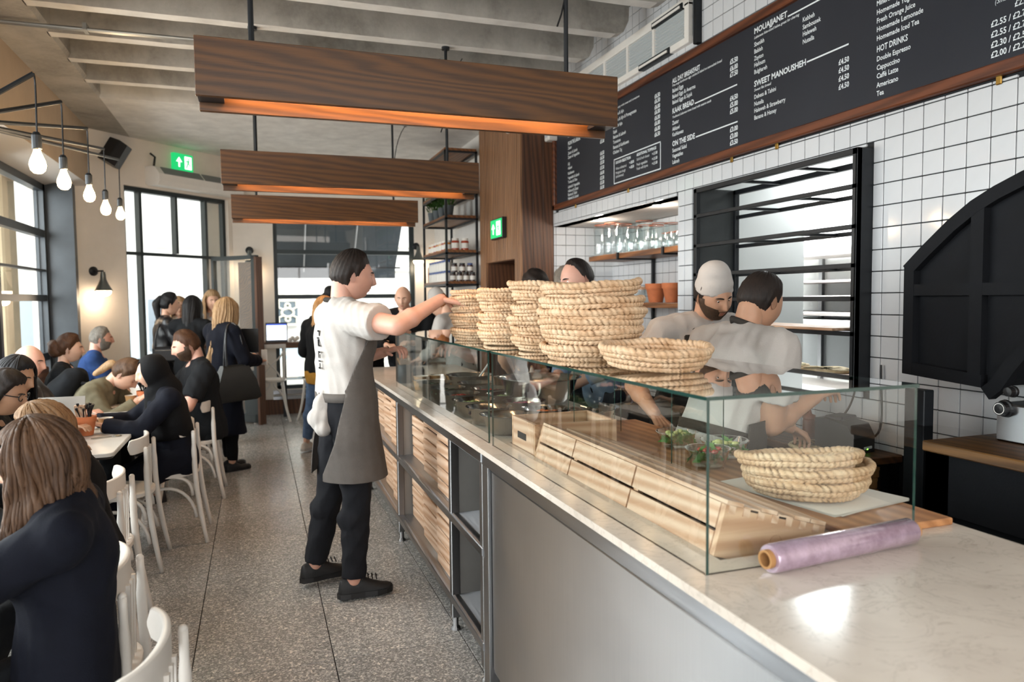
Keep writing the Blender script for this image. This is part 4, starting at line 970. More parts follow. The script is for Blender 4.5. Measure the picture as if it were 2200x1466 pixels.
# ---- woven palm-leaf baskets
def basket_mat():
    mt, nt, b = base('woven_palm')
    v = coords(nt); f = noise(nt, v, 34, 4, .6); f2 = noise(nt, coords(nt, (1, 1, 3)), 9, 3)
    oi = nt.nodes.new('ShaderNodeObjectInfo')
    mx = N(nt, 'ShaderNodeMath', operation='MULTIPLY_ADD'); mx.inputs[1].default_value = .5; nt.links.new(f, mx.inputs[0])
    m3 = N(nt, 'ShaderNodeMath', operation='MULTIPLY'); m3.inputs[1].default_value = .5; nt.links.new(f2, m3.inputs[0]); nt.links.new(m3.outputs[0], mx.inputs[2])
    cr = ramp(nt, mx.outputs[0], [(.28, '#a8825a'), (.46, '#cfac88'), (.66, '#dfc5a4')]); at_ = nt.nodes.new('ShaderNodeAttribute'); at_.attribute_name = 'gap_shade'
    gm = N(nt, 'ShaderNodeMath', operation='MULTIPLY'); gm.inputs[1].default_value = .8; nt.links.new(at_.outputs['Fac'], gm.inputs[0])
    mxc = N(nt, 'ShaderNodeMixRGB'); mxc.inputs[2].default_value = srgb('#6e4e30'); nt.links.new(gm.outputs[0], mxc.inputs[0]); nt.links.new(cr, mxc.inputs[1]); nt.links.new(mxc.outputs[0], b.inputs['Base Color'])  # brown in the weave notches paints their shade into the colour
    b.inputs['Roughness'].default_value = .6; bump(nt, b, noise(nt, coords(nt, (1, 1, .3)), 160, 2), .25, .002)
    return mt
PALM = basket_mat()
def make_basket(R, rb, h, rows, seed, rimr=.011):
    r_ = np.random.default_rng(seed); t = thing('palm_basket', (0, 0, 0), '', 'basket', 'woven palm baskets')
    NA = 300; th = np.linspace(0, 2*pi, NA, endpoint=False)
    wob = 1+.012*np.sin(2*th+seed)+.008*np.sin(3*th+seed*2)
    def coil(rc, zc, rad, nw, skew, ph, b, flat=1.0, k_=0):
        NP = 12; grid = []
        for j in range(NP+1):
            a = 2*pi*j/NP
            wph = nw*th+skew*a+ph+.5*np.sin(7*th+ph)
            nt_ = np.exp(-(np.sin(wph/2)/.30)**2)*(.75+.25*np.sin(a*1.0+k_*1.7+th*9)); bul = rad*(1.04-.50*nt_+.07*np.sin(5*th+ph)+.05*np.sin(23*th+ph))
            rr = (rc+bul*cos(a))*wob; zz = zc+bul*sin(a)*flat+.0025*np.sin(2*th+seed)+.0015*np.sin(5*th+ph)
            grid.append([(rr[i]*cos(th[i]), rr[i]*sin(th[i]), zz[i]) for i in range(NA)]); gap_shade.extend(nt_.tolist())
        b.loft(grid, False)
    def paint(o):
        g = np.zeros(len(o.data.vertices)); g[:len(gap_shade)] = gap_shade; ca_ = o.data.color_attributes.new('gap_shade', 'FLOAT_COLOR', 'POINT')
        ca_.data.foreach_set('color', np.repeat(g, 4)); gap_shade.clear()
    gap_shade = []
    b = MB()
    wr_ = (h-rimr*1.6)/rows/2
    for k in range(rows):
        f = (k+.5)/rows; rc = rb+(R-rb-rimr*.8)*f**.85; coil(rc, wr_*(2*k+1), wr_*1.18, int(60+r_.integers(-4, 5)), 2.4*(-1)**k, r_.uniform(0, 6), b, 1.0, k)
    b.lathe([(.001, .003), (rb+.005, .003), (rb+.005, .012), (.001, .012)], (0, 0, 0), 40)
    for q in (.25, .5, .75): b.lathe([(rb*q-.02, .012), (rb*q, .0165), (rb*q+.02, .012)], (0, 0, 0), 40)
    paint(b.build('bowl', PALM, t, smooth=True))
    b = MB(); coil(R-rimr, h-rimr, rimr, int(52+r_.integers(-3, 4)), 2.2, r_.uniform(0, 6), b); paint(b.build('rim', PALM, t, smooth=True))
    return t
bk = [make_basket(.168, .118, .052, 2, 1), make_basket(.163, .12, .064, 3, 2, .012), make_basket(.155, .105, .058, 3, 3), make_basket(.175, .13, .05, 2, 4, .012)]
used = set()
def basket(v, loc, rz, label, sc=1.0, tilt=(0, 0)):
    if v in used: o = copy_tree(bk[v])
    else: o = bk[v]; used.add(v)
    o.rotation_mode = 'ZXY'; o.location = loc; o.rotation_euler = (tilt[0], tilt[1], rz); o.scale = (sc, sc, sc); o['label'] = label
    return o
ordn = ['bottom', 'second from the bottom', 'third from the bottom', 'third from the top', 'second from the top', 'top']
def stack(c, seq, pitches, where, sc=1.0, tilts=None):
    z = GZ+.002; n = len(seq)
    for i, v in enumerate(seq):
        dx, dy = rng.uniform(-.006, .006, 2)
        nm = 'bottom' if i == 0 else 'topmost' if i == n-1 else ['', 'second from the bottom', 'third from the bottom', 'fourth from the bottom', 'fifth from the bottom', 'sixth from the bottom'][i]
        tl = tilts[i] if tilts else (0, 0)
        basket(v, (c[0]+dx, c[1]+dy, z), rng.uniform(0, 6), 'palm basket, %s of the %s' % (nm, where), sc*rng.uniform(.985, 1.015), tl)
        z += pitches[i]
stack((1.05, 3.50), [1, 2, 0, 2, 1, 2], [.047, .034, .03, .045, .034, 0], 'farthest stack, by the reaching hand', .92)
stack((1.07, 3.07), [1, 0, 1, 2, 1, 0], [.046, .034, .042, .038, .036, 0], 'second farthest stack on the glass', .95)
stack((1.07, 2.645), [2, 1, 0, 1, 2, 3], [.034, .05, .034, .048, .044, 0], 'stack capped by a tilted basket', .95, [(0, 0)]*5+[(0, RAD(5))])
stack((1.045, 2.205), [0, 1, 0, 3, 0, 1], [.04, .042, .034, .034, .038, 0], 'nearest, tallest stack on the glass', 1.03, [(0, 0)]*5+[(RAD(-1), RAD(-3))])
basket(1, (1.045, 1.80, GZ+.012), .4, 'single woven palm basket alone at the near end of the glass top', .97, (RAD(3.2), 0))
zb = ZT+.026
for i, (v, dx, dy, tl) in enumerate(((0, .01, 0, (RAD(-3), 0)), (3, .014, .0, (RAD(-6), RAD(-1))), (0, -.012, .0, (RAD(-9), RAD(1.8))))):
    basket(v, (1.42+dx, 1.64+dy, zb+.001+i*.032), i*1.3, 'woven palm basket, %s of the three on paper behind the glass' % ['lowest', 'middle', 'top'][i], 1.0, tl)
# ---- cling film roll
rl = thing('cling_film_roll', (1.23, 1.21, ZT), 'lilac cling film roll on a cardboard core lying on the near marble', 'roll')
ca, cb_ = PZ(1632, 1228, ZT), PZ(1968, 1168, ZT); ca[1] = min(ca[1], 1.225); 
dr = Vector(cb_-ca); dr.z = 0; L_ = dr.length; dr.normalize(); R_ = .030; p0 = Vector((ca[0], ca[1]+.005, ZT+R_))
def filmmat():
    mt, nt, b = base('lilac_film')
    v = coords(nt, (1, 1, 1)); f = noise(nt, v, 30, 5, .7)
    nt.links.new(ramp(nt, f, [(.3, '#937c8c'), (.7, '#b29cae')]), b.inputs['Base Color'])
    b.inputs['Roughness'].default_value = .16; b.inputs['Metallic'].default_value = .25; b.inputs['Coat Weight'].default_value = .8
    bump(nt, b, noise(nt, coords(nt, (3, 1, 1)), 40, 3), .12, .004); return mt
FILM = filmmat()
b = MB(); b.lathe([(.019, .012), (R_-.002, .012), (R_, .016), (R_, L_-.02), (R_-.003, L_-.014), (.019, L_-.014)], p0, 36, axis=dr); b.build('film', FILM, rl, smooth=True, auto=40)
b = MB(); b.lathe([(.0145, 0), (.0195, 0), (.0195, L_), (.0145, L_), (.0145, 0)], p0, 28, axis=dr); b.build('core', CARD, rl, smooth=True, auto=40)
# ---- salad tubs, dates bowl, steel bowls
TUB = glass('clear_tub', (.93, .95, .94), refl=1.4)
def tub(c, r, label, seedv):
    t = thing('salad_tub', c, label, 'tub', None); r_ = np.random.default_rng(seedv)
    b = MB(); b.lathe([(.001, .002), (r*.78, .002), (r, .055), (r*1.06, .057), (r*1.06, .061), (r*.99, .06), (r*.77, .006), (.001, .006)], c, 28); b.build('bowl', TUB, t, smooth=True)
    b = MB()
    for k in range(46):
        a, q = r_.uniform(0, 2*pi), r*.85*math.sqrt(r_.uniform()); p = Vector(c)+Vector((q*cos(a), q*sin(a), .022+.04*r_.uniform()*(1.25-q/r)))
        d = Vector(r_.normal(size=3)).normalized(); e = d.orthogonal().normalized(); s = r_.uniform(.012, .026); n = d.cross(e)
        b.add([p-d*s, p+e*s*.5+n*s*.2, p+d*s+n*s*.3, p-e*s*.5+n*s*.2], [(0, 1, 2, 3)])
    tag(b.build('leaves', LEAF, t), kind='stuff')
    b = MB()
    for k in range(7):
        a, q = r_.uniform(0, 2*pi), r*.6*r_.uniform(); p = (c[0]+q*cos(a), c[1]+q*sin(a), c[2]+.045+.012*r_.uniform()); b.sphere(p, .011, 8, 6, (1.2, .9, .7))
    tag(b.build('tomato_pieces' if seedv % 2 else 'pale_vegetables', M('tomato_red', '#b03a28', .35) if seedv % 2 else M('cucumber_pale', '#c2c680', .5), t), kind='stuff')
zt_ = ZT+.019
tub((1.445, 2.33, zt_), .072, 'clear plastic tub of mixed salad on the beech board, farthest of three', 4)
tub((1.375, 2.03, zt_), .07, 'clear plastic salad tub with tomato on the beech board, nearest of three', 5)
tub((1.51, 2.13, zt_), .078, 'clear plastic salad tub heaped with lettuce on the beech board, right one', 6)
def bowl(c, r, h, label, group='steel salad bowls', fill=None, name='steel_bowl', mat=None):
    t = thing(name, c, label, 'bowl', group)
    b = MB(); pr = [(.001, 0), (r*.55, 0), (r*.62, h*.05), (r*.8, h*.4), (r*.96, h*.95), (r*1.06, h), (r*1.06, h*.985), (r*.94, h*.93), (r*.78, h*.4), (r*.6, h*.08), (.001, h*.06)]
    b.lathe(pr, c, 32); b.build('bowl', mat or BOWLM, t, smooth=True, auto=50)
    if fill:
        f = MB(); r_ = np.random.default_rng(int(c[1]*1000)); f.lathe([(.001, h*.62), (r*.8, h*.58)], c, 20, cap=True)
        for k in range(70):
            a, q = r_.uniform(0, 2*pi), r*.82*math.sqrt(r_.uniform()); f.sphere((c[0]+q*cos(a), c[1]+q*sin(a), c[2]+h*(.66+.2*r_.uniform()*(1.1-q/r))), r_.uniform(.007, .012), 6, 4, (1.3, .9, .7))
        tag(f.build('filling', fill, t, smooth=True), kind='stuff')
TOM = M('chopped_tomato', '#b5402c', .4, var=.3, vscale=60); CAR = M('grated_carrot', '#c9692c', .6, var=.2); BEET = M('dark_olives', '#2c161b', .35); CUC = M('chopped_cucumber', '#8f9a60', .5, var=.3, vscale=60); ONI = M('red_onion', '#8c4a5a', .5, var=.3, vscale=50); MINT = M('chopped_mint', '#3e5a32', .6, var=.3, vscale=60)
bw = [((998, 832), .115, 'with chopped herbs'), ]
rowsb = [(2.93, .98, None, 'empty, nearest the front glass'), (3.02, 1.20, CAR, 'of grated carrot beside the glass seam'), (3.17, .985, BEET, 'of dark olives, second from the seam'), (3.29, 1.20, ONI, 'of red onion in the right row'), (3.42, .985, CUC, 'of chopped cucumber in the left row'), (3.56, 1.20, CUC, 'of cucumber in the right row'), (3.68, .985, TOM, 'of bright chopped tomato'), (3.83, 1.20, TOM, 'of tomato in the right row'), (3.95, .985, MINT, 'of chopped mint'), (4.12, 1.2, None, 'wide and empty in the right row'), (4.24, .985, MINT, 'of herbs near the far end of the glass case')]
for y, x, fill, s in rowsb: bowl((x, y, ZT), .1, .085, 'brushed steel salad bowl %s' % s, fill=fill)
bowl((1.25, 4.42, ZT), .14, .1, 'wide steel salad bowl with a white spoon at the far end')
tag(MB().tube([(1.27, 4.40, ZT+.03), (1.36, 4.36, ZT+.17)], .006, 8).sphere((1.27, 4.40, ZT+.028), .018, 10, 6, (1.2, 1, .5)).build('serving_spoon', WHITEG), 'white plastic serving spoon standing in the wide steel bowl', 'spoon')
pbig = PX(1115, 830, 1.37)
bowl((1.36, 3.5, ZT), .205, .17, 'very large steel mixing bowl behind the wooden crates', None, None)
# kraft cups
def cup(c, label, r=.04, h=.085, name='paper_cup', group='kraft paper cups', mats=(None, None)):
    t = thing(name, c, label, 'cup', group)
    b = MB(); b.lathe([(.001, .002), (r*.72, .002), (r, h), (r*1.05, h), (r*1.05, h-.004)], c, 22); b.build('wall', mats[0] or CUPK, t, smooth=True, auto=50)
    b = MB(); b.lathe([(.001, .012), (r*.70, .012), (r*.97, h+.0005)], c, 22); b.build('inside', mats[1] or CUPW, t, smooth=True)
cols = [(1.06, 4.70), (1.17, 4.66), (1.28, 4.70), (1.02, 4.56), (1.13, 4.55)]
for k, (x, y) in enumerate([(1.0, 4.68), (1.105, 4.7), (1.21, 4.68), (1.315, 4.7), (1.47, 4.45), (1.47, 4.33)]): cup((x, y, ZT), 'kraft deli tub in the back row of the farther glass case, %s from the left' % ['first', 'second', 'third', 'fourth', 'fifth', 'sixth', 'seventh', 'eighth'][k], .05, .075, 'deli_tub', 'kraft deli tubs in the glass case')
for k, (x, y) in enumerate([(.97, 4.56), (1.075, 4.56)]): cup((x, y, ZT), 'kraft deli tub in the front row of the farther glass case, %s one' % ['left', 'right'][k], .048, .06, 'deli_tub', 'front deli tubs in the glass case')
CLR = M('milky_plastic', '#d6cfc2', .35)
squeeze((1.50, 3.98, ZT), 'milky squeeze bottle of beige sauce behind the farther glass case', CLR, h=.2)
squeeze((1.54, 4.08, ZT), 'beige squeeze bottle half hidden behind the milky one', M('beige_sauce', '#b58f68', .4), h=.2)
# bowl of dates on an upright crate
bowl((1.36, 2.98, ZT), .16, .085, 'shallow glass dish of glossy dark dates behind the crates', None, M('dark_dates', '#3a1712', .22, coat=.6), 'dates_dish', JARGLASS)
# cutlery jar and napkins at the counter's far end
jt = thing('napkin_holder', (.93, 5.02, ZT), 'dark jar of brown paper napkins at the far end of the glass case', 'jar')
MB().lathe([(.001, 0), (.05, 0), (.052, .01), (.052, .11), (.045, .125)], (.95, 5.0, ZT), 20).build('jar', BLACKP, jt, smooth=True, auto=40)
for k in range(7):
    MB().box((.925+.008*k, 4.965, ZT+.06), (.929+.008*k, 5.035, ZT+.175+.006*(k % 3)), Matrix.Rotation(.12*(k-3), 3, 'Y')).build('napkin', CARD, jt)
tag(MB().lathe([(.001, 0), (.04, 0), (.042, .08), (.03, .1), (.001, .1)], (1.06, 5.05, ZT), 18).build('dark_jar', BLACKP, smooth=True), 'small dark jar beside the napkin holder', 'jar')
# ---- niche: shelf, jars, pots, cups, bench
nsz = 1.86
ns_ = thing('niche_shelf', (3.15, 5.7, nsz), 'oak shelf on black iron brackets carrying glass jars in the tiled niche', 'shelf')
MB().bbox((2.98, 4.38, nsz), (3.34, 6.35, nsz+.045), .003).build('board', OAKY, ns_)
def bracket(y, z, par):
    b = MB().box((2.975, y-.01, z-.012), (3.34, y+.01, z)).box((3.31, y-.012, .96), (3.335, y+.012, z)).box((2.965, y-.012, z-.012), (2.98, y+.012, z+.05)); return b.build('bracket', BLACK, par)
for y in (4.42, 5.0, 5.75): bracket(y, nsz, ns_)
n2 = thing('niche_shelf', (3.15, 5.0, 1.45), 'lower oak shelf with terracotta pots in the tiled niche', 'shelf')
MB().bbox((3.0, 4.38, 1.435), (3.34, 6.1, 1.475), .003).build('board', OAKY, n2)
RUBBER = M('orange_seal', '#a05a40', .6)
def jar(c, r, h, label, group):
    t = thing('glass_jar', c, label, 'jar', group)
    b = MB(); b.lathe([(.001, .002), (r*.95, .002), (r, .02), (r, h*.8), (r*.82, h*.9), (r*.82, h*.93)], c, 18); b.build('body', JARGLASS, t, smooth=True)
    MB().lathe([(r*.88, h*.93), (r*.9, h*.945), (r*.88, h*.955)], c, 18).build('seal', RUBBER, t, smooth=True)
    MB().lathe([(r*.86, h*.955), (r*.86, h*.975), (r*.5, h), (.001, h)], c, 18).build('lid', JARGLASS, t, smooth=True)
jz = nsz+.046; seen = []
k = 0
for (x, y, r, h) in [(3.06, 6.22, .085, .30), (3.25, 6.2, .085, .3), (3.06, 6.02, .085, .30), (3.25, 6.0, .085, .33), (3.06, 5.80, .08, .27), (3.25, 5.78, .085, .3), (3.06, 5.60, .075, .22), (3.06, 5.42, .075, .22), (3.24, 5.5, .075, .25), (3.06, 5.25, .07, .2), (3.24, 5.3, .075, .23)]:
    k += 1; jar((x, y, jz), r, h, 'tall clip-top glass jar on the niche shelf, %s from the left in the %s row' % (['first', 'second', 'third', 'fourth', 'fifth', 'sixth'][sum(1 for q in seen if (q > 3.15) == (x > 3.15))], 'back' if x > 3.15 else 'front'), 'tall clip-top jars'); seen.append(x)
for i in range(8):
    for x in (3.05, 3.2):
        jar((x, 5.08-.092*i, jz), .042, .12, 'small clip-top jar on the niche shelf, %s from the left in its %s row' % (['first', 'second', 'third', 'fourth', 'fifth', 'sixth', 'seventh', 'eighth'][i], 'back' if x > 3.1 else 'front'), 'small clip-top jars')
def pot(c, r, h, label, group=None, mat=None):
    t = thing('terracotta_pot', c, label, 'pot', group)
    b = MB(); b.lathe([(.001, .002), (r*.66, .002), (r*.92, h*.72), (r*1.0, h*.72), (r*1.04, h), (r*.96, h), (r*.88, h*.7), (.001, h*.66)], c, 24); b.build('pot', mat or TERRA, t, smooth=True, auto=35)
    return t
pot((3.1, 5.32, 1.476), .085, .155, 'terracotta flower pot, left of the two on the lower niche shelf')
pot((3.1, 5.06, 1.476), .085, .155, 'terracotta flower pot, right of the two on the lower niche shelf')
for k, y in enumerate((5.62, 5.9)):
    t = thing('biscuit_jar', (3.12, y, 1.476), 'low glass jar with a wooden lid on the lower niche shelf, %s' % ('nearer the pots' if k == 0 else 'farther from the pots'), 'jar', 'wooden lidded jars')
    MB().lathe([(.001, .002), (.085, .002), (.09, .02), (.09, .11)], (3.12, y, 1.476), 20).build('body', JARGLASS, t, smooth=True); MB().lathe([(.001, .11), (.098, .11), (.098, .135), (.001, .135)], (3.12, y, 1.476), 20).build('lid', PINE, t)
struct(MB().bbox((2.735, 4.378, .952), (3.34, 6.57, .985), .004).build('niche_worktop', MARBLE))  # marble worktop along the niche, under the cups
for k in range(7): cup((2.86, 4.62, .986+.0+k*.026), 'kraft paper cup in the tall stack on the niche worktop, %s from the bottom' % ['first', 'second', 'third', 'fourth', 'fifth', 'sixth', 'seventh', 'eighth'][k], .043, .1, 'paper_cup', 'stacked cups in the niche')
for k, y in enumerate((4.82, 4.94, 5.06)):
    for j in range(5): cup((3.0, y, .986+j*.05), 'kraft paper cup in the %s short stack behind the chef, %s from the bottom' % (['right', 'middle', 'left'][k], ['first', 'second', 'third', 'fourth', 'fifth', 'sixth', 'seventh', 'eighth'][j]), .04, .1, 'paper_cup', 'short cup stacks in the niche')
cm = thing('coffee_machine', (3.1, 4.45, .986), 'black and steel coffee machine mostly hidden behind the capped chef', 'machine')
MB().bbox((2.8, 4.395, .986), (3.3, 4.56, 1.05), .01).build('base', BLACKP, cm); MB().bbox((2.95, 4.395, 1.05), (3.3, 4.56, 1.25), .01).build('body', STEELH, cm)
# ---- black shelving by the column
SX0, SX1, SY0, SY1 = 1.985, 2.36, 7.905, 9.05
su = thing('shelving_unit', (2.17, 8.5, 0), 'tall black steel shelving unit with wooden shelves of jars and plants', 'shelf')
for x in (SX0, SX1-.025):
    for y in (SY0, SY1-.025): MB().box((x, y, 0), (x+.025, y+.025, 3.15)).build('upright', BLACK, su)
SZ = [PY(958, p, SY0)[2] for p in (322, 412, 467, 542, 610)]; SZ += [1.2, .7]
for z in SZ:
    MB().bbox((SX0+.005, SY0+.01, z), (SX1-.005, SY1-.01, z+.03), .003).build('shelf', OAKY, su)
    for x in (SX0, SX1-.02): MB().box((x, SY0, z-.022), (x+.02, SY1, z-.001)).build('shelf_rail', BLACK, su)
    for y in (SY0, SY1-.02): MB().box((SX0, y, z-.022), (SX1, y+.02, z-.001)).build('shelf_rail', BLACK, su)
GREYPOT = M('grey_pot', '#5c6468', .6)
for k, y in enumerate((8.08, 8.34, 8.6, 8.86)):
    z = SZ[2]+.031; x = 2.07
    t = thing('potted_herb', (x, y, z), 'bushy green herb in a grey pot on the shelving, %s' % ['nearest of four', 'second nearest of four', 'third nearest of four', 'farthest of four'][k], 'plant', 'potted herbs on the shelving')
    MB().lathe([(.001, 0), (.045, 0), (.062, .12), (.055, .12), (.001, .11)], (x, y, z), 16).build('pot', GREYPOT, t, smooth=True, auto=40)
    b = MB(); r_ = np.random.default_rng(50+k); hh = .26 if k < 2 else .2
    for q in range(230):
        a = r_.uniform(0, 2*pi); el = r_.uniform(-.1, 1); rr = .085*(1-.2*el)*math.sqrt(r_.uniform(.2, 1))
        p = Vector((x+rr*cos(a), y+rr*sin(a), z+.12+hh*r_.uniform()**.8)); d = Vector((cos(a)*.6, sin(a)*.6, .8)).normalized(); e = d.orthogonal().normalized(); s = r_.uniform(.018, .034)
        b.add([p-d*s, p+e*s*.28, p+d*s, p-e*s*.28], [(0, 1, 2, 3)])
    for q in range(12):
        a = 2*pi*q/12; b.tube([(x, y, z+.11), (x+.05*cos(a), y+.05*sin(a), z+.12+hh*.8)], .0025, 4)
    tag(b.build('foliage', LEAF, t), kind='stuff')
HONEY = [M('honey', '#b5742c', .25), M('pickle_red', '#a5442a', .3), M('preserve_pale', '#d8b48c', .35), M('dark_preserve', '#3a2018', .3)]
LIDW = M('white_lid', '#ddd9d2', .4); LIDB = M('blue_lid', '#3a4f86', .4)
def sjar(x, y, z, r, h, fill, lid, label, group):
    t = thing('preserve_jar', (x, y, z), label, 'jar', group)
    MB().lathe([(.001, 0), (r, 0), (r, h*.74), (r*.8, h*.82), (.001, h*.82)], (x, y, z), 12).build('body', fill, t, smooth=True, auto=40)
    MB().lathe([(r*.86, h*.80), (r*.86, h), (.001, h)], (x, y, z), 12).build('lid', lid, t)
    MB().lathe([(r*1.01, h*.15), (r*1.01, h*.6)], (x, y, z), 12).build('paper_label', LIDW, t)
for k in range(7): sjar(2.06, 8.12+k*.13, SZ[3]+.031, .042, .115, HONEY[k % 3], LIDW, 'small jar of %s preserve on the third shelf, %s from the near end' % (['amber', 'red', 'pale'][k % 3], ['first', 'second', 'third', 'fourth', 'fifth', 'sixth', 'seventh', 'eighth'][k]), 'orange preserve jars')
for k in range(2): sjar(2.12+.11*k, 8.0, SZ[3]+.031, .045, .13, HONEY[1], LIDW, 'larger red preserve jar at the near end of the third shelf, %s one' % ['left', 'right'][k], 'red preserve jars')
for k in range(7):
    for j in range(2): sjar(2.05, 8.1+k*.125, SZ[4]+.031+j*.121, .044, .12, LIDW if j == 0 else M('milk_white', '#d9d7d2', .4), LIDB, 'white blue-lidded jar in the %s row of the fourth shelf, %s from the near end' % (['lower', 'upper'][j], ['first', 'second', 'third', 'fourth', 'fifth', 'sixth', 'seventh', 'eighth'][k]), 'white blue-lidded jars')
for k in range(4):
    sjar(2.08+k*.075, 7.97, SZ[4]+.031, .035, .10, HONEY[3], BLACKP, 'dark preserve jar in the front row of the fourth shelf, %s from the left' % ['first', 'second', 'third', 'fourth', 'fifth', 'sixth', 'seventh', 'eighth'][k], 'dark preserve jars')
    if k < 3: sjar(2.1+k*.09, 7.98, SZ[4]+.132, .036, .1, HONEY[3], LIDB if k == 2 else BLACKP, 'dark jar stacked upon the front row of the fourth shelf, %s from the left' % ['first', 'second', 'third', 'fourth', 'fifth', 'sixth', 'seventh', 'eighth'][k], 'stacked dark jars')
for k in range(3): tag(MB().bbox((2.03, 8.99-.022*k, SZ[4]+.031), (2.15, 9.008-.022*k, SZ[4]+.22), .002).build('book', M('book_red%d' % k, ['#8a3a2c', '#c9b9a0', '#6d2f2a'][k], .6)), 'thin %s book at the far end of the fourth shelf' % ['red', 'cream', 'dark red'][k], 'book')
# ---- bar table at the back window, stools, laptop
tz = .985
bt_ = thing('window_bar', (.5, YB-.3, 0), 'thick wooden bar top along the back window', 'table')
xa = PY(562, 740, YB-.45)[0]
MB().bbox((xa, YB-.45, tz-.075), (2.0, YB-.06, tz), .004).build('top', OAK, bt_)
for x in (xa+.25, 1.8): MB().box((x, YB-.3, 0), (x+.05, YB-.25, tz-.075)).build('leg', BLACK, bt_)
lp = thing('laptop', (.3, YB-.35, tz), 'open laptop with a bright screen on the back window bar', 'laptop')
la, lbm = PY(570, 694, YB-.36), PY(618, 726, YB-.36)
MB().bbox((la[0], YB-.43, tz), (lbm[0], YB-.22, tz+.014), .003).build('base', BLACKP, lp)
MB().bbox((la[0], YB-.36, tz+.014), (lbm[0], YB-.345, la[2]), .003).build('lid', BLACKP, lp)
MB().box((la[0]+.012, YB-.3635, tz+.03), (lbm[0]-.012, YB-.3595, la[2]-.016)).build('screen', SCREEN, lp)
MB().box((la[0]+.012, YB-.365, la[2]-.034), (lbm[0]-.012, YB-.363, la[2]-.016)).build('title_bar', SCREENB, lp)
MB().box((la[0]+.08, YB-.365, tz+.10), (lbm[0]-.06, YB-.363, tz+.105)).build('page_line', M('grey_line', '#b7bfcf', .5), lp)
b = MB()
for k in range(4): b.sphere((lbm[0]+.03+.03*k, YB-.38, tz+.03+.02*(k % 2)), .028, 8, 6)
tag(b.build('crumpled_napkin', PAPER, smooth=True), 'crumpled white napkin beside the laptop on the window bar', 'napkin')
BENT = M('white_bentwood', '#d9d4cd', .4, var=.04)
def make_stool(name='bar_stool'):
    t = thing(name, (0, 0, 0), '', 'stool', 'white bentwood bar stools')
    MB().lathe([(.001, .50), (.17, .50), (.185, .515), (.18, .535), (.001, .535)], (0, 0, 0), 24).build('seat', BENT, t, smooth=True, auto=40)
    for sx, sy in ((1, 1), (-1, 1)):
        MB().tube([(sx*.15, sy*.12, .53), (sx*.16, sy*.15, .95)], .014, 8).build('back_post', BENT, t)
    for sx, sy in ((1, 1), (-1, 1), (1, -1), (-1, -1)): MB().tube(bez((sx*.13, sy*.12, .5), (sx*.15, sy*.14, .35), (sx*.15, sy*.15, .2), (sx*.21, sy*.2, 0), 8), [.018]*5+[.015]*4, 8).build('leg', BENT, t)
    for sx in (1, -1):
        MB().tube(bez((sx*.02, .13, .49), (sx*.03, .14, .4), (sx*.12, .15, .42), (sx*.155, .15, .25), 8), .011, 6).build('brace', BENT, t)
        MB().tube(bez((sx*.16, .15, .93), (sx*.15, .15, .8), (-sx*.02, .15, .75), (-sx*.12, .14, .54), 8), .010, 6).build('cross_back', BENT, t)
    MB().loft([[(x, .135+.03*(1-(x/.18)**2), z), (x, .155+.03*(1-(x/.18)**2), z), (x, .155+.03*(1-(x/.18)**2), z+.05), (x, .135+.03*(1-(x/.18)**2), z+.05)] for x, z in [(xx, .93) for xx in np.linspace(-.18, .18, 9)]]).build('back_rail', BENT, t, fix=True)
    return t
st = make_stool(); st.location = (.16, 9.78, 0); st.rotation_euler = (0, 0, pi); st['label'] = 'white bentwood cross-back stool beside the open door'
place(st, (.72, 9.55, 0), pi+.3, 'white bentwood stool mostly hidden behind the woman in jeans')
# ================================================================== PEOPLE (builder)
TMP = D.scenes.new('tmp')
def evaluate(me, mods):
    """mesh with modifiers applied, worked out in a scratch scene"""
    o = D.objects.new('tmp', me); TMP.collection.objects.link(o)
    for t, kw in mods:
        md = o.modifiers.new(t, t)
        for k, v in kw.items(): setattr(md, k, v)
    with bpy.context.temp_override(scene=TMP, view_layer=TMP.view_layers[0]):
        dg_ = bpy.context.evaluated_depsgraph_get(); dg_.update()
    r = D.meshes.new_from_object(o.evaluated_get(dg_))
    D.objects.remove(o); return r
class Prims(MB):
    def seg(s, a, b, ra, rb, n=14, flat=(False, False), ex=None, sq=1.0):
        """tapered limb segment with round (or flat) ends; sq squashes it along ex"""
        a, b = Vector(a), Vector(b); d = b-a; L = d.length
        if L < 1e-6: d = Vector((0, 0, 1)); L = 1e-6
        t = d/L
        up = (Vector(ex)-t*Vector(ex).dot(t)).normalized() if ex is not None else t.orthogonal().normalized()
        q = t.cross(up); rings = []
        def ring(c, r): rings.append([c+(up*cos(2*pi*k/n)*sq+q*sin(2*pi*k/n))*max(r, 1e-4) for k in range(n)])
        if flat[0]: ring(a, ra)
        else:
            for k in range(4): an = pi/2*(k+.25)/4.25; ring(a-t*ra*cos(an), ra*sin(an))
            ring(a, ra)
        ring(a.lerp(b, .33), ra+(rb-ra)*.36); ring(a.lerp(b, .66), ra+(rb-ra)*.69)
        ring(b, rb)
        if not flat[1]:
            for k in range(4): an = pi/2*(1-(k+1)/4.25); ring(b+t*rb*cos(an), rb*sin(an))
        s.loft(rings); return s
    def oval(s, rings, n=20):
        """rings: (centre, right axis*rx, forward axis*ry)"""
        s.loft([[c+u*cos(2*pi*k/n)+v*sin(2*pi*k/n) for k in range(n)] for c, u, v in rings]); return s
def wav(v, f, seed, n=6):
    r_ = np.random.default_rng(seed); o = np.zeros(len(v))
    for k in range(n):
        d = r_.normal(size=3); d /= np.linalg.norm(d); q = np.sin(v @ (d*f*r_.uniform(.6, 1.5))+r_.uniform(0, 6)+.8*np.sin(v @ (r_.normal(size=3)*12))); o += 1-2*np.abs(q) if k % 2 else q
    return o/n
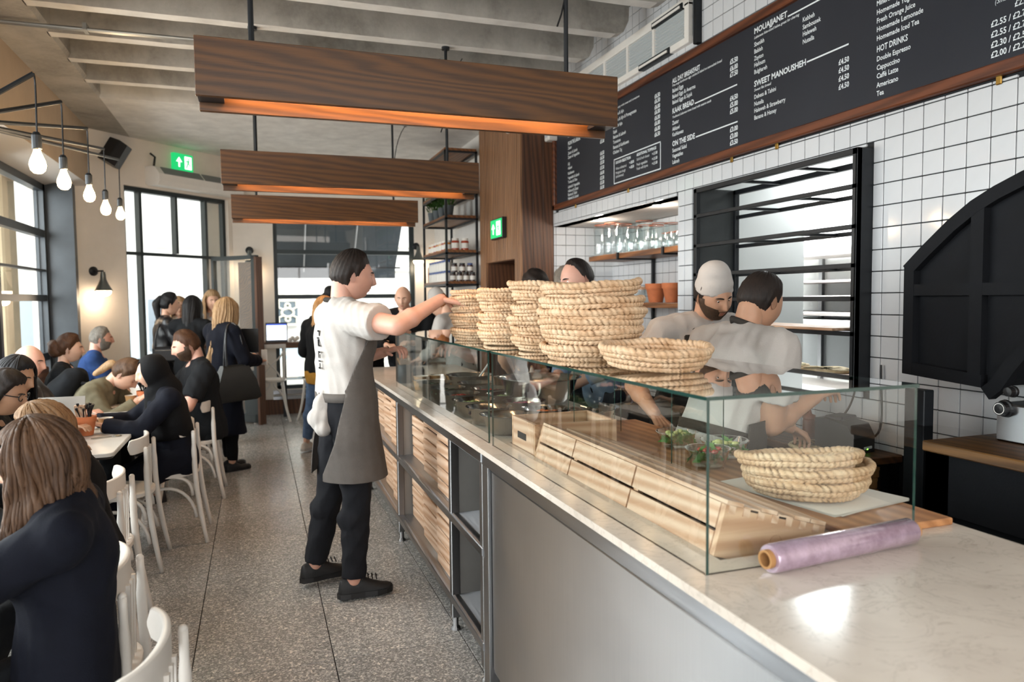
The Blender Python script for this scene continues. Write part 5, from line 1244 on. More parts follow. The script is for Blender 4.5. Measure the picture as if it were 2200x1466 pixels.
def skinmesh(pr, voxel, smooth=4, wrinkle=0, wf=40, seed=0, fac=.5):
    me = pr.mesh('tmp', [])
    r = evaluate(me, [('REMESH', dict(mode='VOXEL', voxel_size=voxel)), ('SMOOTH', dict(factor=fac, iterations=smooth))])
    D.meshes.remove(me)
    n = len(r.vertices); v = np.empty(n*3); r.vertices.foreach_get('co', v); v = v.reshape(-1, 3)
    if wrinkle:
        nr = np.empty(n*3); r.vertices.foreach_get('normal', nr); nr = nr.reshape(-1, 3)
        s = v*np.array([1, 1, .55]); a = wav(s, wf, seed)
        v = v+nr*(wrinkle*(np.abs(a)**.8*np.sign(a)))[:, None]
        r.vertices.foreach_set('co', v.ravel())
    return r, v
def mesh_arrays(me):
    n = len(me.vertices); v = np.empty(n*3); me.vertices.foreach_get('co', v)
    return v.reshape(-1, 3), [list(p.vertices) for p in me.polygons]
def finish(name, me, mat, parent, solid=0, smooth=True):
    if solid:
        m2 = evaluate(me, [('SOLIDIFY', dict(thickness=solid, offset=0))]); D.meshes.remove(me); me = m2
    me.transform(Matrix.Translation(-Vector(WLOC[parent.name])))
    me.name = name; me.materials.clear()
    for q in (mat if isinstance(mat, (list, tuple)) else [mat]): me.materials.append(q)
    if smooth: me.polygons.foreach_set('use_smooth', [True]*len(me.polygons))
    o = D.objects.new(name, me); COL.objects.link(o); o.parent = parent; WLOC[o.name] = WLOC[parent.name]; return o
def cutf(v, faces, s):
    """clip faces exactly along the zero line of the vertex field s (keep s > 0)"""
    v = [tuple(p) for p in v]; out = []; em = {}
    def cross(a, b):
        k = (a, b) if a < b else (b, a)
        if k not in em:
            t = s[a]/(s[a]-s[b]); pa, pb = v[a], v[b]; em[k] = len(v); v.append(tuple(pa[q]+(pb[q]-pa[q])*t for q in range(3)))
        return em[k]
    for q in faces:
        n = sum(1 for i in q if s[i] > 0)
        if n == len(q): out.append(list(q)); continue
        if n == 0: continue
        p = []
        for a, b in zip(q, list(q[1:])+[q[0]]):
            if s[a] > 0: p.append(a)
            if (s[a] > 0) != (s[b] > 0): p.append(cross(a, b))
        if len(p) > 2: out.append(p)
    used_ = sorted({i for q in out for i in q}); ix = {i: k for k, i in enumerate(used_)}
    return [v[i] for i in used_], [[ix[i] for i in q] for q in out]
def cut(me, keep):
    v, f = mesh_arrays(me); s = np.asarray(keep(v), dtype=float).tolist()
    v2, f2 = cutf(v.tolist(), f, s); m2 = D.meshes.new('cut'); m2.from_pydata(v2, [], f2); m2.update(); D.meshes.remove(me); return m2
def ik(a, b, l1, l2, pole):
    a, b, pole = Vector(a), Vector(b), Vector(pole); d = b-a; L = min(d.length, (l1+l2)*.998); t = d.normalized(); b = a+t*L
    x = (l1*l1-l2*l2+L*L)/(2*L); h = math.sqrt(max(l1*l1-x*x, 0)); p = pole-t*pole.dot(t)
    p = p.normalized() if p.length > 1e-4 else t.orthogonal().normalized()
    return a+t*x+p*h, b
SKIN = {}
def skin(key):
    if key in SKIN: return SKIN[key]
    c = {'fair': '#cfa48c', 'pink': '#cd9c88', 'tan': '#b88d72', 'olive': '#a27a5f', 'brown': '#84594a'}[key]
    c = srgb(c); mt = M('skin_'+key, c, .5, var=.07, vscale=14, sss=.12, bmp=.06, bscale=220)
    lp_ = M('lips_'+key, tuple(np.array(c[:3])*np.array([.78, .55, .55]))+(1,), .4)
    SKIN[key] = (mt, lp_); return SKIN[key]
EYEW = M('eye_white', '#ded8d0', .25); EYEI = M('eye_iris', '#2a1c14', .2)
def hairmat(key):
    n = 'hair_'+key
    if n in MATS: return MATS[n]
    a, b_ = {'dark': ('#100c0a', '#2b201a'), 'black': ('#08080a', '#1c1a1c'), 'brown': ('#2c1a10', '#5a3a24'), 'lightbrown': ('#2a1c14', '#684c36'), 'blonde': ('#77593c', '#bd9d76'), 'ombre': ('#6f4a2c', '#c79a62'), 'stubble': ('#2a1d17', '#54402f'), 'grey': ('#4c4640', '#8d867c'), 'ginger': ('#6a3c20', '#a9693c'), 'darkblonde': ('#4a3524', '#8f6e4c')}[key]
    mt, nt, b = base(n); v = coords(nt, (1, 1, .08), 'Object'); f = noise(nt, v, 130, 4, .7); f2 = noise(nt, coords(nt, (1, 1, .4)), 14, 3)
    mx = N(nt, 'ShaderNodeMath', operation='MULTIPLY_ADD'); mx.inputs[1].default_value = .6; nt.links.new(f, mx.inputs[0])
    m3 = N(nt, 'ShaderNodeMath', operation='MULTIPLY'); m3.inputs[1].default_value = .45; nt.links.new(f2, m3.inputs[0]); nt.links.new(m3.outputs[0], mx.inputs[2])
    nt.links.new(ramp(nt, mx.outputs[0], [(.33, a), (.72, b_)]), b.inputs['Base Color']); b.inputs['Roughness'].default_value = .6; b.inputs['Specular IOR Level'].default_value = .3
    bump(nt, b, f, .5, .003); MATS[n] = mt; return mt
def cloth(name, col, var=.12, rough=.85, b=.25): return M('cloth_'+name, col, rough, var=var, vscale=20, bmp=b, bscale=260, spec=.2)
CL = dict(white=cloth('white_cotton', '#b5b0ab', .03), navy=cloth('navy_wool', '#0b0e19'), navyblue=cloth('navy_blue', '#1d2a52'), black=cloth('black', '#09090b'), blackt=cloth('faded_black', '#15171a'), grey=cloth('grey_apron', '#5d5854', .08), dgrey=cloth('dark_apron', '#37332f', .1), jean=cloth('blue_denim', '#50637f', .25), darkjean=cloth('dark_denim', '#191a1e', .2), khaki=cloth('khaki', '#6c6653'), blue=cloth('royal_blue', '#27406f'), lblue=cloth('pale_blue_denim', '#8494ae'), mustard=cloth('mustard', '#9a6f2b'), leather=LEATHER, must=cloth('cream_knit', '#cfc6ba'))
# ---- head
def headpt(x, y, z, hh, female, brow=1.0):
    """unit-sphere direction -> head surface point (right, forward, up), head height hh"""
    a, b, c = .335*hh, .425*hh, .5*hh
    if female: a *= .96
    jw = max(0, -z)
    px, py, pz = x*a, y*b, z*c
    px *= 1-.30*jw**1.6-(.05 if female else 0)*jw
    if y < 0: py *= 1-.30*max(0, -z-.1)
    if y > 0: py *= 1-.10*max(0, z)**2
    if z > .2: px *= 1+.05*(z-.2)
    if y > .2:
        f = min(1, (y-.2)/.35)
        g = lambda x0, z0, sx, sz: math.exp(-((x-x0)/sx)**2-((z-z0)/sz)**2)
        py += hh*f*(.018*brow*g(0, .22, .5, .10) - .050*(g(.36, .06, .17, .11)+g(-.36, .06, .17, .11)) + .02*(g(.5, -.22, .22, .2)+g(-.5, -.22, .22, .2)))
        nz = -.30
        if -.55 < z < .30:
            t = (.18-z)/(.18-nz); t = max(0, min(1, t)); prof = .03+.085*t**1.2
            if z < nz: prof *= max(0, 1-(nz-z)/.09)
            if z > .18: prof *= max(0, 1-(z-.18)/.12)
            w_ = .095+.075*t
            py += hh*f*prof*math.exp(-(x/w_)**2)
        py += hh*f*(.022*g(0, -.47, .22, .045)+.022*g(0, -.58, .2, .05)-.012*g(0, -.525, .2, .02)-.012*g(0, -.66, .22, .05)+.035*g(0, -.83, .22, .12))
    return px, py, pz
def head_arrays(hh, female, nlon=56, nlat=44):
    vs, fs, mi, un = [], [], [], []
    lat = [-pi/2+pi*i/nlat for i in range(nlat+1)]
    for la in lat:
        for j in range(nlon):
            lo = 2*pi*j/nlon
            # denser towards the face
            lo2 = lo-.45*sin(lo); x, y, z = cos(la)*sin(lo2), cos(la)*cos(lo2), sin(la)
            un.append((x, y, z)); vs.append(headpt(x, y, z, hh, female))
    for i in range(nlat):
        for j in range(nlon):
            k = (j+1) % nlon; q = (i*nlon+j, i*nlon+k, (i+1)*nlon+k, (i+1)*nlon+j); fs.append(q)
            x, y, z = np.mean([un[t] for t in q], 0)
            mi.append(1 if (y > .3 and abs(x) < .24-.9*abs(z+.525)**1.0 and -.62 < z < -.43) else 0)
    return vs, fs, mi, un
def hairline(kind, x, y, z):
    """signed height above the hairline (positive inside the hair)"""
    ys, hs = {'short': ([-1, -.36, -.16, .13, .32, .6, 1], [-.40, -.34, .06, .02, .30, .58, .64]),
              'recede': ([-1, -.35, -.12, .12, .32, .6, 1], [-.36, -.34, -.02, .30, .74, .93, .98]),
              'bald': ([-1, -.35, -.1, .1, 1], [-.34, -.3, -.05, 2, 2]),
              'long': ([-1, -.2, .05, .3, .6, 1], [-.8, -.8, -.6, .1, .55, .72])}[kind]
    h = z-np.interp(y, ys, hs)
    if kind == 'bald' : h = min(h, .35-z)
    return h
class Person: pass
def make_person(name, label, pos, face, H=1.75, female=False, sit=None, lean=0, side=0, head=(0, 0), armR=None, armL=None, feetR=None, feetL=None, skin_='fair', hair=('short', 'brown', .012), vox=.014, shirt=None, legs=None, shoes='black', detail=False, build_=1.0, curl=(.6, .6), cat='person', group=None, poles=None, legvis=True, handdir=(None, None), roll=0, twist=0):
    """pos: ground point below the pelvis; face: facing vector; arms: hand targets, local (right, forward, up from ground) or world ('w', x, y, z)"""
    P = Person(); up = Vector((0, 0, 1)); f = Vector((face[0], face[1], 0)).normalized(); r = f.cross(up)
    pos = Vector((pos[0], pos[1], 0))
    Wv = lambda v: pos+r*v[0]+f*v[1]+up*v[2]
    tgt = lambda a: Vector(a[1:]) if a[0] == 'w' else Wv(a)
    root = thing(name, pos, label, cat, group); P.root = root
    h = H
    pz = (sit+.085) if sit else .53*h
    pel = Wv((0, 0, pz))
    rl = RAD(lean); rs = RAD(side)
    t = (up*cos(rl)+f*sin(rl)); t = (t*cos(rs)+r*sin(rs)).normalized()
    tf = (f*cos(rl)-up*sin(rl)).normalized(); tr = t.cross(tf)*-1; tr = tf.cross(t)
    if twist:
        tw = Matrix.Rotation(RAD(twist), 3, t); tr2, tf2 = tw @ tr, tw @ tf
    else: tr2, tf2 = tr, tf
    Lt = .295*h; nb = pel+t*Lt
    sw = (.100 if female else .114)*h*build_
    shR, shL = nb-t*.03*h+tr2*sw, nb-t*.03*h-tr2*sw
    if sit: nb0 = nb
    hr = .052*h
    hipR, hipL = pel+tr*hr-up*.01*h if not sit else pel+r*hr, pel-tr*hr-up*.01*h if not sit else pel-r*hr
    la1, la2, ll1, ll2 = .172*h, .148*h, .2335*h, .2335*h
    # legs
    if sit:
        fr = feetR or (.11, .40, .05); fl_ = feetL or (-.11, .40, .05)
        pole = f+up*.6
    else:
        fr = feetR or (.09, .0, .05); fl_ = feetL or (-.09, .0, .05); pole = f
    if fr[0] != 'w': fr = Wv((fr[0], fr[1], fr[2]+.02))
    else: fr = Vector(fr[1:])
    if fl_[0] != 'w': fl_ = Wv((fl_[0], fl_[1], fl_[2]+.02))
    else: fl_ = Vector(fl_[1:])
    knR, anR = ik(hipR, fr, ll1, ll2, pole); knL, anL = ik(hipL, fl_, ll1, ll2, pole)
    # arms
    aR = tgt(armR) if armR else shR-up*.30*h+f*.03*h+r*.03*h
    aL = tgt(armL) if armL else shL-up*.30*h+f*.03*h-r*.03*h
    pR, pL = (poles or (None, None))
    elR, wrR = ik(shR, aR, la1, la2, Vector(pR) if pR else -f*.5-up*.6+r*.5)
    elL, wrL = ik(shL, aL, la1, la2, Vector(pL) if pL else -f*.5-up*.6-r*.5)
    # head frame
    hh = .132*h
    hy, hp_ = RAD(head[0]), RAD(head[1])
    hf = (Matrix.Rotation(hy, 3, up) @ f); hrr = hf.cross(up)
    hu = Matrix.Rotation(-hp_, 3, hrr) @ up; hf2 = Matrix.Rotation(-hp_, 3, hrr) @ hf
    if roll: q = Matrix.Rotation(RAD(roll), 3, hf2); hu = q @ hu; hrr = q @ hrr
    hd_ = nb+t*.022*h+hf2*.006*h
    hc = hd_+hu*.066*h+hf2*.028*h
    P.__dict__.update(dict(pel=pel, nb=nb, t=t, tf=tf2, tr=tr2, f=f, r=r, up=up, shR=shR, shL=shL, elR=elR, elL=elL, wrR=wrR, wrL=wrL, hipR=hipR, hipL=hipL, knR=knR, knL=knL, anR=anR, anL=anL, hc=hc, hh=hh, hf=hf2, hr=hrr, hu=hu, h=h, female=female, vox=vox, W=Wv, pos=pos))
    def torso(pr, inf=0, lo=-.05, hi=.297, bust=True):
        tab = [(-.07, .080, .060), (-.03, .096, .070), (.02, .097, .070), (.07, .088, .063), (.115, .080 if not female else .072, .058), (.17, .090 if not female else .08, .066), (.215, .099 if not female else .086, .070 if not female else .074), (.25, .100 if not female else .084, .064), (.275, .080 if not female else .068, .052), (.297, .044, .042)]
        if female: tab[1] = (-.03, .1, .072); tab[2] = (.02, .097, .068)
        ss = [q[0] for q in tab]; rx = [q[1] for q in tab]; ry = [q[2] for q in tab]; rings = []
        for s in np.linspace(lo, hi, 14):
            k = min(1, max(0, (s+.02)/.22)); u = (tr.lerp(tr2, k)).normalized(); v = (tf.lerp(tf2, k)).normalized()
            c = pel+t*s*h+(f*.0)
            if sit and s < .03: c = pel+t*s*h
            rings.append((c+v*(.006*h if s > .15 else 0), u*(np.interp(s, ss, rx)*h*build_+inf), v*(np.interp(s, ss, ry)*h*build_+inf)))
        pr.oval(rings)
        if female and bust and hi > .2:
            for sg in (-1, 1): pr.sphere(pel+t*.20*h+tf2*(.048*h+inf*.6)+tr2*sg*.042*h, .040*h+inf*.5, 12, 8)
        if hi > .25:
            for sh in (shR, shL): pr.seg(nb-t*.012*h, sh, .036*h+inf, .036*h+inf, 14)
    def arm(pr, side_, inf=0, upto=2.0, flare=0):
        sh, el, wr = (shR, elR, wrR) if side_ > 0 else (shL, elL, wrL)
        k = .92 if female else 1.0; m_ = build_
        r0, r1, r2 = .034*h*k*m_+inf, .0265*h*k*m_+inf, .0165*h*k*m_+inf
        if upto <= 1: pr.seg(sh, sh.lerp(el, upto), r0, r0+(r1-r0)*upto+flare, flat=(False, True))
        else:
            pr.seg(sh, el, r0, r1); u = upto-1
            mid = el.lerp(wr, .3)
            pr.seg(el, el.lerp(wr, min(u, 1)), r1*1.02, r1+(r2-r1)*min(u, 1)+flare, flat=(False, upto < 2 or flare > 0))
            pr.sphere(mid, r1*1.06 if upto > 1.3 else r1, 10, 8)
    def leg(pr, side_, inf=0, upto=2.0, flare=0):
        hp, kn, an = (hipR, knR, anR) if side_ > 0 else (hipL, knL, anL)
        r0, r1, r2 = .052*h*build_+inf, .0345*h*build_+inf, .022*h+inf
        if upto <= 1: pr.seg(hp, hp.lerp(kn, upto), r0, r0+(r1-r0)*upto+flare, flat=(False, True)); return
        pr.seg(hp, kn, r0, r1); u = upto-1
        pr.seg(kn, kn.lerp(an, u), r1, r1+(r2-r1)*u+flare, flat=(False, flare > 0))
        pr.sphere(kn.lerp(an, .25)-f*.012*h, r1*.98, 10, 8)
    P.torso, P.arm, P.leg = torso, arm, leg
    # --- body skin (one mesh: torso, limbs, neck; hands and head joined in)
    pr = Prims(); torso(pr); arm(pr, 1); arm(pr, -1)
    if legvis: leg(pr, 1); leg(pr, -1)
    nr = (.0265 if female else .0315)*h
    pr.seg(nb-t*.03*h, nb.lerp(hd_, .6), nr*1.45, nr*1.05, 16); pr.seg(nb.lerp(hd_, .5), hd_+hu*.045*h-hf2*.002*h, nr*1.05, nr*.98, 16)
    me, v = skinmesh(pr, vox, 4)
    vs, fs = mesh_arrays(me); D.meshes.remove(me); vs = vs.tolist(); mi = [0]*len(fs)
    # head
    hv, hfs, hmi, un = head_arrays(hh, female, *((72, 56) if detail else (44, 34)))
    Hw = lambda p: hc+hrr*p[0]+hf2*p[1]+hu*p[2]
    P.Hw = Hw; P.un = un
    o = len(vs); vs += [tuple(Hw(p)) for p in hv]; fs += [[o+i for i in q] for q in hfs]; mi += hmi
    eb = Prims()
    for sg in (-1, 1):
        q0 = (sg*.335*hh, -.05*hh, -.02*hh)
        rings = []
        for i in range(9):
            a = pi*i/8; rr = max(sin(a), .02)
            rings.append([Hw((q0[0]+sg*(.035*hh*(cos(b_)*.4+.4)*rr), q0[1]-.012*hh+.07*hh*cos(b_)*rr*.9-.02*hh*(1-cos(a))*.5, q0[2]-.13*hh*cos(a))) for b_ in [2*pi*k/8 for k in range(8)]])
        eb.loft(rings)
    o = len(vs); vs += eb.v; fs += [[o+i for i in q] for q in eb.f]; mi += [0]*len(eb.f)
    ew = Prims(); ei = Prims()
    for sg in (-1, 1):
        ex, ey, ez = headpt(sg*.36, math.sqrt(1-.36**2-.06**2), .06, hh, female)
        ew.sphere(Hw((ex, ey-.031*hh, ez-.006*hh)), .043*hh, 12, 8, (1.15, 1, .8)); ei.sphere(Hw((ex, ey-.008*hh, ez-.012*hh)), .025*hh, 10, 6)
    for e_, k in ((ew, 2), (ei, 3)):
        o = len(vs); vs += e_.v; fs += [[o+i for i in q] for q in e_.f]; mi += [k]*len(e_.f)
    # hands
    for sg, wr, el, hdv, cu in ((1, wrR, elR, handdir[0], curl[0]), (-1, wrL, elL, handdir[1], curl[1])):
        d = (wr-el).normalized()
        if hdv: d = Vector(hdv).normalized()
        n = (up*-1 if abs(d.dot(up)) < .8 else -r*sg); n = (n-d*n.dot(d)).normalized(); s_ = d.cross(n)
        if s_.dot(r*sg) > 0: s_ = -s_            # s_: towards the thumb side (inwards)
        k = .108*h/.19*(.92 if female else 1)
        hp__ = Prims(); R8 = .0088*k/.1 if False else .0086*(h/1.75)
        palm = wr+d*.045*k*1.75
        for q in (-1.5, -.5, .5, 1.5): hp__.seg(wr+d*.008+s_*q*.010, wr+d*.088*k+s_*q*.0195*k, .014*k*1.0, .0125*k, 8)
        if detail or vox < .013:
            for i, (q, L_) in enumerate(((1.5, .072), (.5, .080), (-.5, .075), (-1.5, .058))):
                b0 = wr+d*.088*k+s_*q*.0205*k; L_ = L_*k; a1 = cu*.7; a2 = cu*1.7; a3 = cu*2.4
                e1 = b0+(d*cos(a1)+n*sin(a1))*L_*.45+s_*q*.002; e2 = e1+(d*cos(a2)+n*sin(a2))*L_*.32; e3 = e2+(d*cos(a3)+n*sin(a3))*L_*.25
                hp__.seg(b0, e1, .0092*k, .0086*k, 8); hp__.seg(e1, e2, .0086*k, .0078*k, 8); hp__.seg(e2, e3, .0078*k, .0066*k, 8)
            b0 = wr+d*.028*k+s_*.022*k; e1 = b0+(d*.62+s_*.62+n*.35).normalized()*.045*k; e2 = e1+(d*.85+s_*.15+n*.5).normalized()*.034*k
            hp__.seg(b0, e1, .0125*k, .0105*k, 8); hp__.seg(e1, e2, .0102*k, .008*k, 8)
            hm, _ = skinmesh(hp__, .0036, 3, fac=.4)
        else:
            for i, (q, L_) in enumerate(((1.5, .07), (.5, .078), (-.5, .073), (-1.5, .056))):
                b0 = wr+d*.088*k+s_*q*.0205*k; L_ = L_*k; a1 = cu*.9; a2 = cu*2
                e1 = b0+(d*cos(a1)+n*sin(a1))*L_*.55; e2 = e1+(d*cos(a2)+n*sin(a2))*L_*.45
                hp__.seg(b0, e1, .0092*k, .0086*k, 6); hp__.seg(e1, e2, .0086*k, .007*k, 6)
            b0 = wr+d*.028*k+s_*.022*k; hp__.seg(b0, b0+(d*.7+s_*.6+n*.5).normalized()*.07*k, .0125*k, .0085*k, 6)
            hm, _ = skinmesh(hp__, .0055, 2, fac=.4)
        a_, b_ = mesh_arrays(hm); D.meshes.remove(hm); o = len(vs); vs += a_.tolist(); fs += [[o+i for i in q] for q in b_]; mi += [0]*len(b_)
        if sg > 0: P.hdR = (wr, d, n, s_)
        else: P.hdL = (wr, d, n, s_)
    me = D.meshes.new('body'); me.from_pydata(vs, [], fs); sk = skin(skin_)
    for q in (sk[0], sk[1], EYEW, EYEI): me.materials.append(q)
    me.polygons.foreach_set('material_index', mi); mats_ = list(me.materials)
    me.transform(Matrix.Translation(-Vector(WLOC[root.name]))); me.polygons.foreach_set('use_smooth', [True]*len(me.polygons)); me.update()
    ob = D.objects.new('body', me); COL.objects.link(ob); ob.parent = root
    # brows
    if hair and hair[1]:
        b = MB()
        for sg in (-1, 1):
            pth = []
            for q in np.linspace(.14, .58, 6):
                yy = math.sqrt(max(0, 1-q*q-.19**2)); p = headpt(sg*q, yy, .185+.03*sin((q-.14)/.44*pi), hh, female); pth.append(Hw((p[0], p[1]+.004*hh, p[2])))
            b.tube(pth, [.008*hh, .016*hh, .017*hh, .015*hh, .011*hh, .004*hh], 6)
        b.build('eyebrows', hairmat(hair[1] if hair[1] not in ('blonde', 'ombre', 'grey') else 'lightbrown'), root, smooth=True)
        haircap(P, hair[0], hair[1], hair[2], detail)
    # clothes
    if shirt:
        kind, mat, slv, hem = shirt[:4]; inf = shirt[4] if len(shirt) > 4 else .014
        pr = Prims(); torso(pr, inf, lo=hem, hi=.285)
        if slv > 0:
            for sg in (1, -1): arm(pr, sg, inf*(1.0 if slv > 1 else 1.1), slv, .012 if slv < 1.2 else .004)
        me, v = skinmesh(pr, max(vox*.8, .0085), 5, .0085, 44, int(pos[0]*100) % 91+3)
        finish(kind, me, CL[mat] if isinstance(mat, str) else mat, root)
    if legs and legvis:
        kind, mat, upto = legs[:3]; inf = legs[3] if len(legs) > 3 else .010
        pr = Prims(); torso(pr, inf*.8, lo=-.06, hi=.06, bust=False)
        for sg in (1, -1): leg(pr, sg, inf, upto, .006 if upto < 2 else .004)
        me, v = skinmesh(pr, max(vox*.85, .009), 4, .008, 48, int(pos[1]*100) % 97)
        finish(kind, me, CL[mat] if isinstance(mat, str) else mat, root)
    if shoes and legvis:
        for an, kn, sg in ((anR, knR, 1), (anL, knL, -1)): shoe(P, an, f, r, shoes, sg, detail)
    PEOPLE.append(P); P.label = label
    return P
PEOPLE = []
def haircap(P, kind, key, th, detail=False, name='hair'):
    n1, n2 = (96, 72) if detail else (60, 44); vs, fs, ms = [], [], []
    hs_ = []
    for i in range(n2+1):
        la = -pi/2+pi*i/n2
        for j in range(n1):
            lo = 2*pi*j/n1; x, y, z = cos(la)*sin(lo), cos(la)*cos(lo), sin(la)
            hl = hairline(kind, x, y, z)+.05*sin(lo*17+z*5)*.5+.02*sin(lo*41)
            mk = max(0, min(1, hl/(.42 if kind in ('short', 'recede') else .2)+.08)); ms.append(mk); hs_.append(hl+.02)
            p = Vector(headpt(x, y, z, P.hh, P.female)); d = Vector((x, y, z*.9)).normalized()
            rough = .25*th*(sin(lo*29+z*9)*.5+sin(lo*53+z*15)*.35)
            tt = th*mk*(1+.5*max(0, z)*(kind == 'short'))+rough*mk
            vs.append(tuple(P.Hw(p+d*(tt+.0012))))
    for i in range(n2):
        for j in range(n1):
            k = (j+1) % n1; q = (i*n1+j, i*n1+k, (i+1)*n1+k, (i+1)*n1+j)
            fs.append(q)
    vs, fs = cutf(vs, fs, hs_); me = D.meshes.new('hair'); me.from_pydata(vs, [], fs)
    finish(name, me, hairmat(key), P.root)
def longhair(P, key, length, spread=2.2, out=.02, nu=110, nv=40, taper=.9, wave=.010, back=0.0, name='long_hair', front=0.0, vary=.06):
    """hair falling from the crown past the ears; spread = half angle round the back of the head"""
    hh = P.hh; pts = []; r_ = np.random.default_rng(int(abs(P.pos[1]*1000)) % 999)
    ph = r_.uniform(0, 6, 8); ends = 1+vary*r_.normal(size=nu+1)
    for i in range(nu+1):
        u = -1+2*i/nu; az = u*spread; row = []
        sx, sy = sin(az), -cos(az)
        for j in range(nv+1):
            v = j/nv
            ww = 1.6*sin(5*v+az*3+ph[5])+.8*sin(9*v-az*5+ph[6]); st = out*(1+.4*sin(az*9+ph[0]+ww*.4)*.4)+wave*.6*(sin(az*23+ph[1]+2*ww)+.7*sin(az*47+ph[2]+2.5*ww)+.5*sin(az*83+ph[3]+3*ww))*.55
            if v < .4:
                a = (v/.4); el = pi/2*(1-a)*.97-.10*a
                x, y, z = cos(el)*sx, cos(el)*sy, sin(el)
                p = Vector(headpt(x, y, max(z, -.2), hh, P.female)); d = Vector((x, y, z)).normalized(); q = P.Hw(p+d*(st*(.5+.5*a)+.004))
            else:
                x, y, z = cos(-.10)*sx, cos(-.10)*sy, sin(-.10)
                p = Vector(headpt(x, y, z, hh, P.female)); d = Vector((x, y, 0)).normalized()
                a = (v-.4)/.6; w_ = 1-(1-taper)*a
                pp = Vector((p.x*w_, p.y*w_-back*a+front*a*max(0, d.y), p.z))+d*(st+.004+wave*1.2*sin(a*9+az*3+ph[4])*a)
                q = P.Hw(pp)+Vector((0, 0, -1))*length*a*ends[i]
            row.append(q)
        pts.append(row)
    b = MB(); b.grid(pts); me = b.mesh('x', [])
    finish(name, me, hairmat(key), P.root, solid=.012)
def shoe(P, an, f, r, style, sg, detail):
    c = Vector((an.x, an.y, 0)); z0 = max(0, an.z-.085) if style != 'air' else an.z-.085
    f = (f+r*sg*.12).normalized(); r2 = f.cross(Vector((0, 0, 1)))
    k = P.h/1.75; col_ = {'black': BLACKS, 'white': CL['must'], 'flat': BLACKS, 'trainer': BLACKS}[style]
    low = style == 'flat'
    pr = Prims(); z = Vector((0, 0, z0))
    tp = .055 if not low else .035
    def ring(s, w_, hgt): 
        return [c+f*s*k+r2*w_*k*cos(a)+Vector((0, 0, z0+.018+max(sin(a), 0)*hgt*k)) for a in [2*pi*q/14 for q in range(14)]]
    pr.loft([ring(-.075, .012, .03), ring(-.065, .030, tp+.02), ring(-.02, .036, tp+.035), ring(.04, .038, tp+.03), ring(.09, .042, tp), ring(.14, .043, .036), ring(.18, .032, .028), ring(.195, .012, .02)])
    me, v = skinmesh(pr, .007, 3, fac=.4); nm = 'shoe'; o = finish(nm, me, col_, P.root)
    b = MB(); rings = []
    out = [(-.082, 0), (-.07, .028), (-.02, .037), (.05, .038), (.11, .046), (.16, .040), (.19, .022), (.2, 0)]
    poly = [c+f*s*k+r2*w_*k for s, w_ in out]+[c+f*s*k-r2*w_*k for s, w_ in reversed(out[1:-1])]
    b.prism([p+Vector((0, 0, z0+.001)) for p in poly], (0, 0, 1), .026); b.v = b.v
    me = b.mesh('sole', []); me.transform(Matrix.Translation(-Vector(WLOC[P.root.name])))
    me.materials.append(BLACKP if style != 'white' else CL['white']); so_ = D.objects.new('sole', me); COL.objects.link(so_); so_.parent = o
    if detail:
        lb = MB()
        for q in range(5):
            s = .03+.02*q; zz = z0+.018+(tp+.034-.2*(s-.03))*k
            lb.tube([c+f*s*k+r2*.026+Vector((0, 0, zz-.012)), c+f*s*k+Vector((0, 0, zz+.006)), c+f*(s+.012)*k-r2*.026+Vector((0, 0, zz-.012))], .0035, 6)
        for q in (-1, 1): lb.tube([c+f*.03*k+Vector((0, 0, z0+.02+(tp+.036)*k)), c+f*.05*k+r2*q*.03+Vector((0, 0, z0+.03+(tp+.034)*k)), c+f*.03*k+r2*q*.045+Vector((0, 0, z0+.02+(tp+.01)*k))], .003, 6)
        me = lb.mesh('laces', [BLACKP]); me.transform(Matrix.Translation(-Vector(WLOC[P.root.name]))); q = D.objects.new('laces', me); COL.objects.link(q); q.parent = o
BLACKS = M('black_shoe', '#0d0d0f', .6, bmp=.2, bscale=200)
def garment(P, name, mat, fn, inf=.02, vox=None, smooth=5, wrinkle=.005, wf=38, keep=None, solid=0, seed=5):
    pr = Prims(); fn(pr, inf); me, v = skinmesh(pr, vox or max(P.vox*.9, .009), smooth, wrinkle, wf, seed)
    if keep is not None: me = cut(me, keep)
    return finish(name, me, CL[mat] if isinstance(mat, str) else mat, P.root, solid)
def loc(P, v):
    """positions -> torso frame (right, forward, up from pelvis)"""
    d = v-np.array(P.pel); return d @ np.array(P.tr), d @ np.array(P.tf), v[:, 2]
# ================================================================== SEATING
TT = M('pale_table_top', '#d4cfc8', .25, var=.04, vscale=4)
TE = M('dark_table_edge', '#2a2623', .4)
def make_table(wx, wy, label, c, z=.74):
    t = thing('cafe_table', (c[0], c[1], 0), label, 'table', 'marble cafe tables')
    def rr(w_, h_, r, zz):
        out = []
        for cx_, cy_, a0 in ((w_-r, h_-r, 0), (-w_+r, h_-r, pi/2), (-w_+r, -h_+r, pi), (w_-r, -h_+r, 1.5*pi)):
            out += [(c[0]+cx_+r*cos(a0+pi/2*i/5), c[1]+cy_+r*sin(a0+pi/2*i/5), zz) for i in range(6)]
        return out
    MB().loft([rr(wx/2, wy/2, .04, z-.02), rr(wx/2, wy/2, .04, z-.003), rr(wx/2-.004, wy/2-.004, .038, z)]).build('top', TT, t)
    MB().loft([rr(wx/2-.012, wy/2-.012, .04, z-.034), rr(wx/2-.006, wy/2-.006, .04, z-.0205)]).build('edge_band', TE, t)
    MB().tube([(c[0], c[1], .03), (c[0], c[1], z-.03)], .03, 12).build('column', BLACK, t)
    MB().lathe([(.001, 0), (.21, 0), (.21, .012), (.06, .03), (.001, .04)], (c[0], c[1], 0), 20).build('base', BLACK, t)
    return t
TX = -1.075
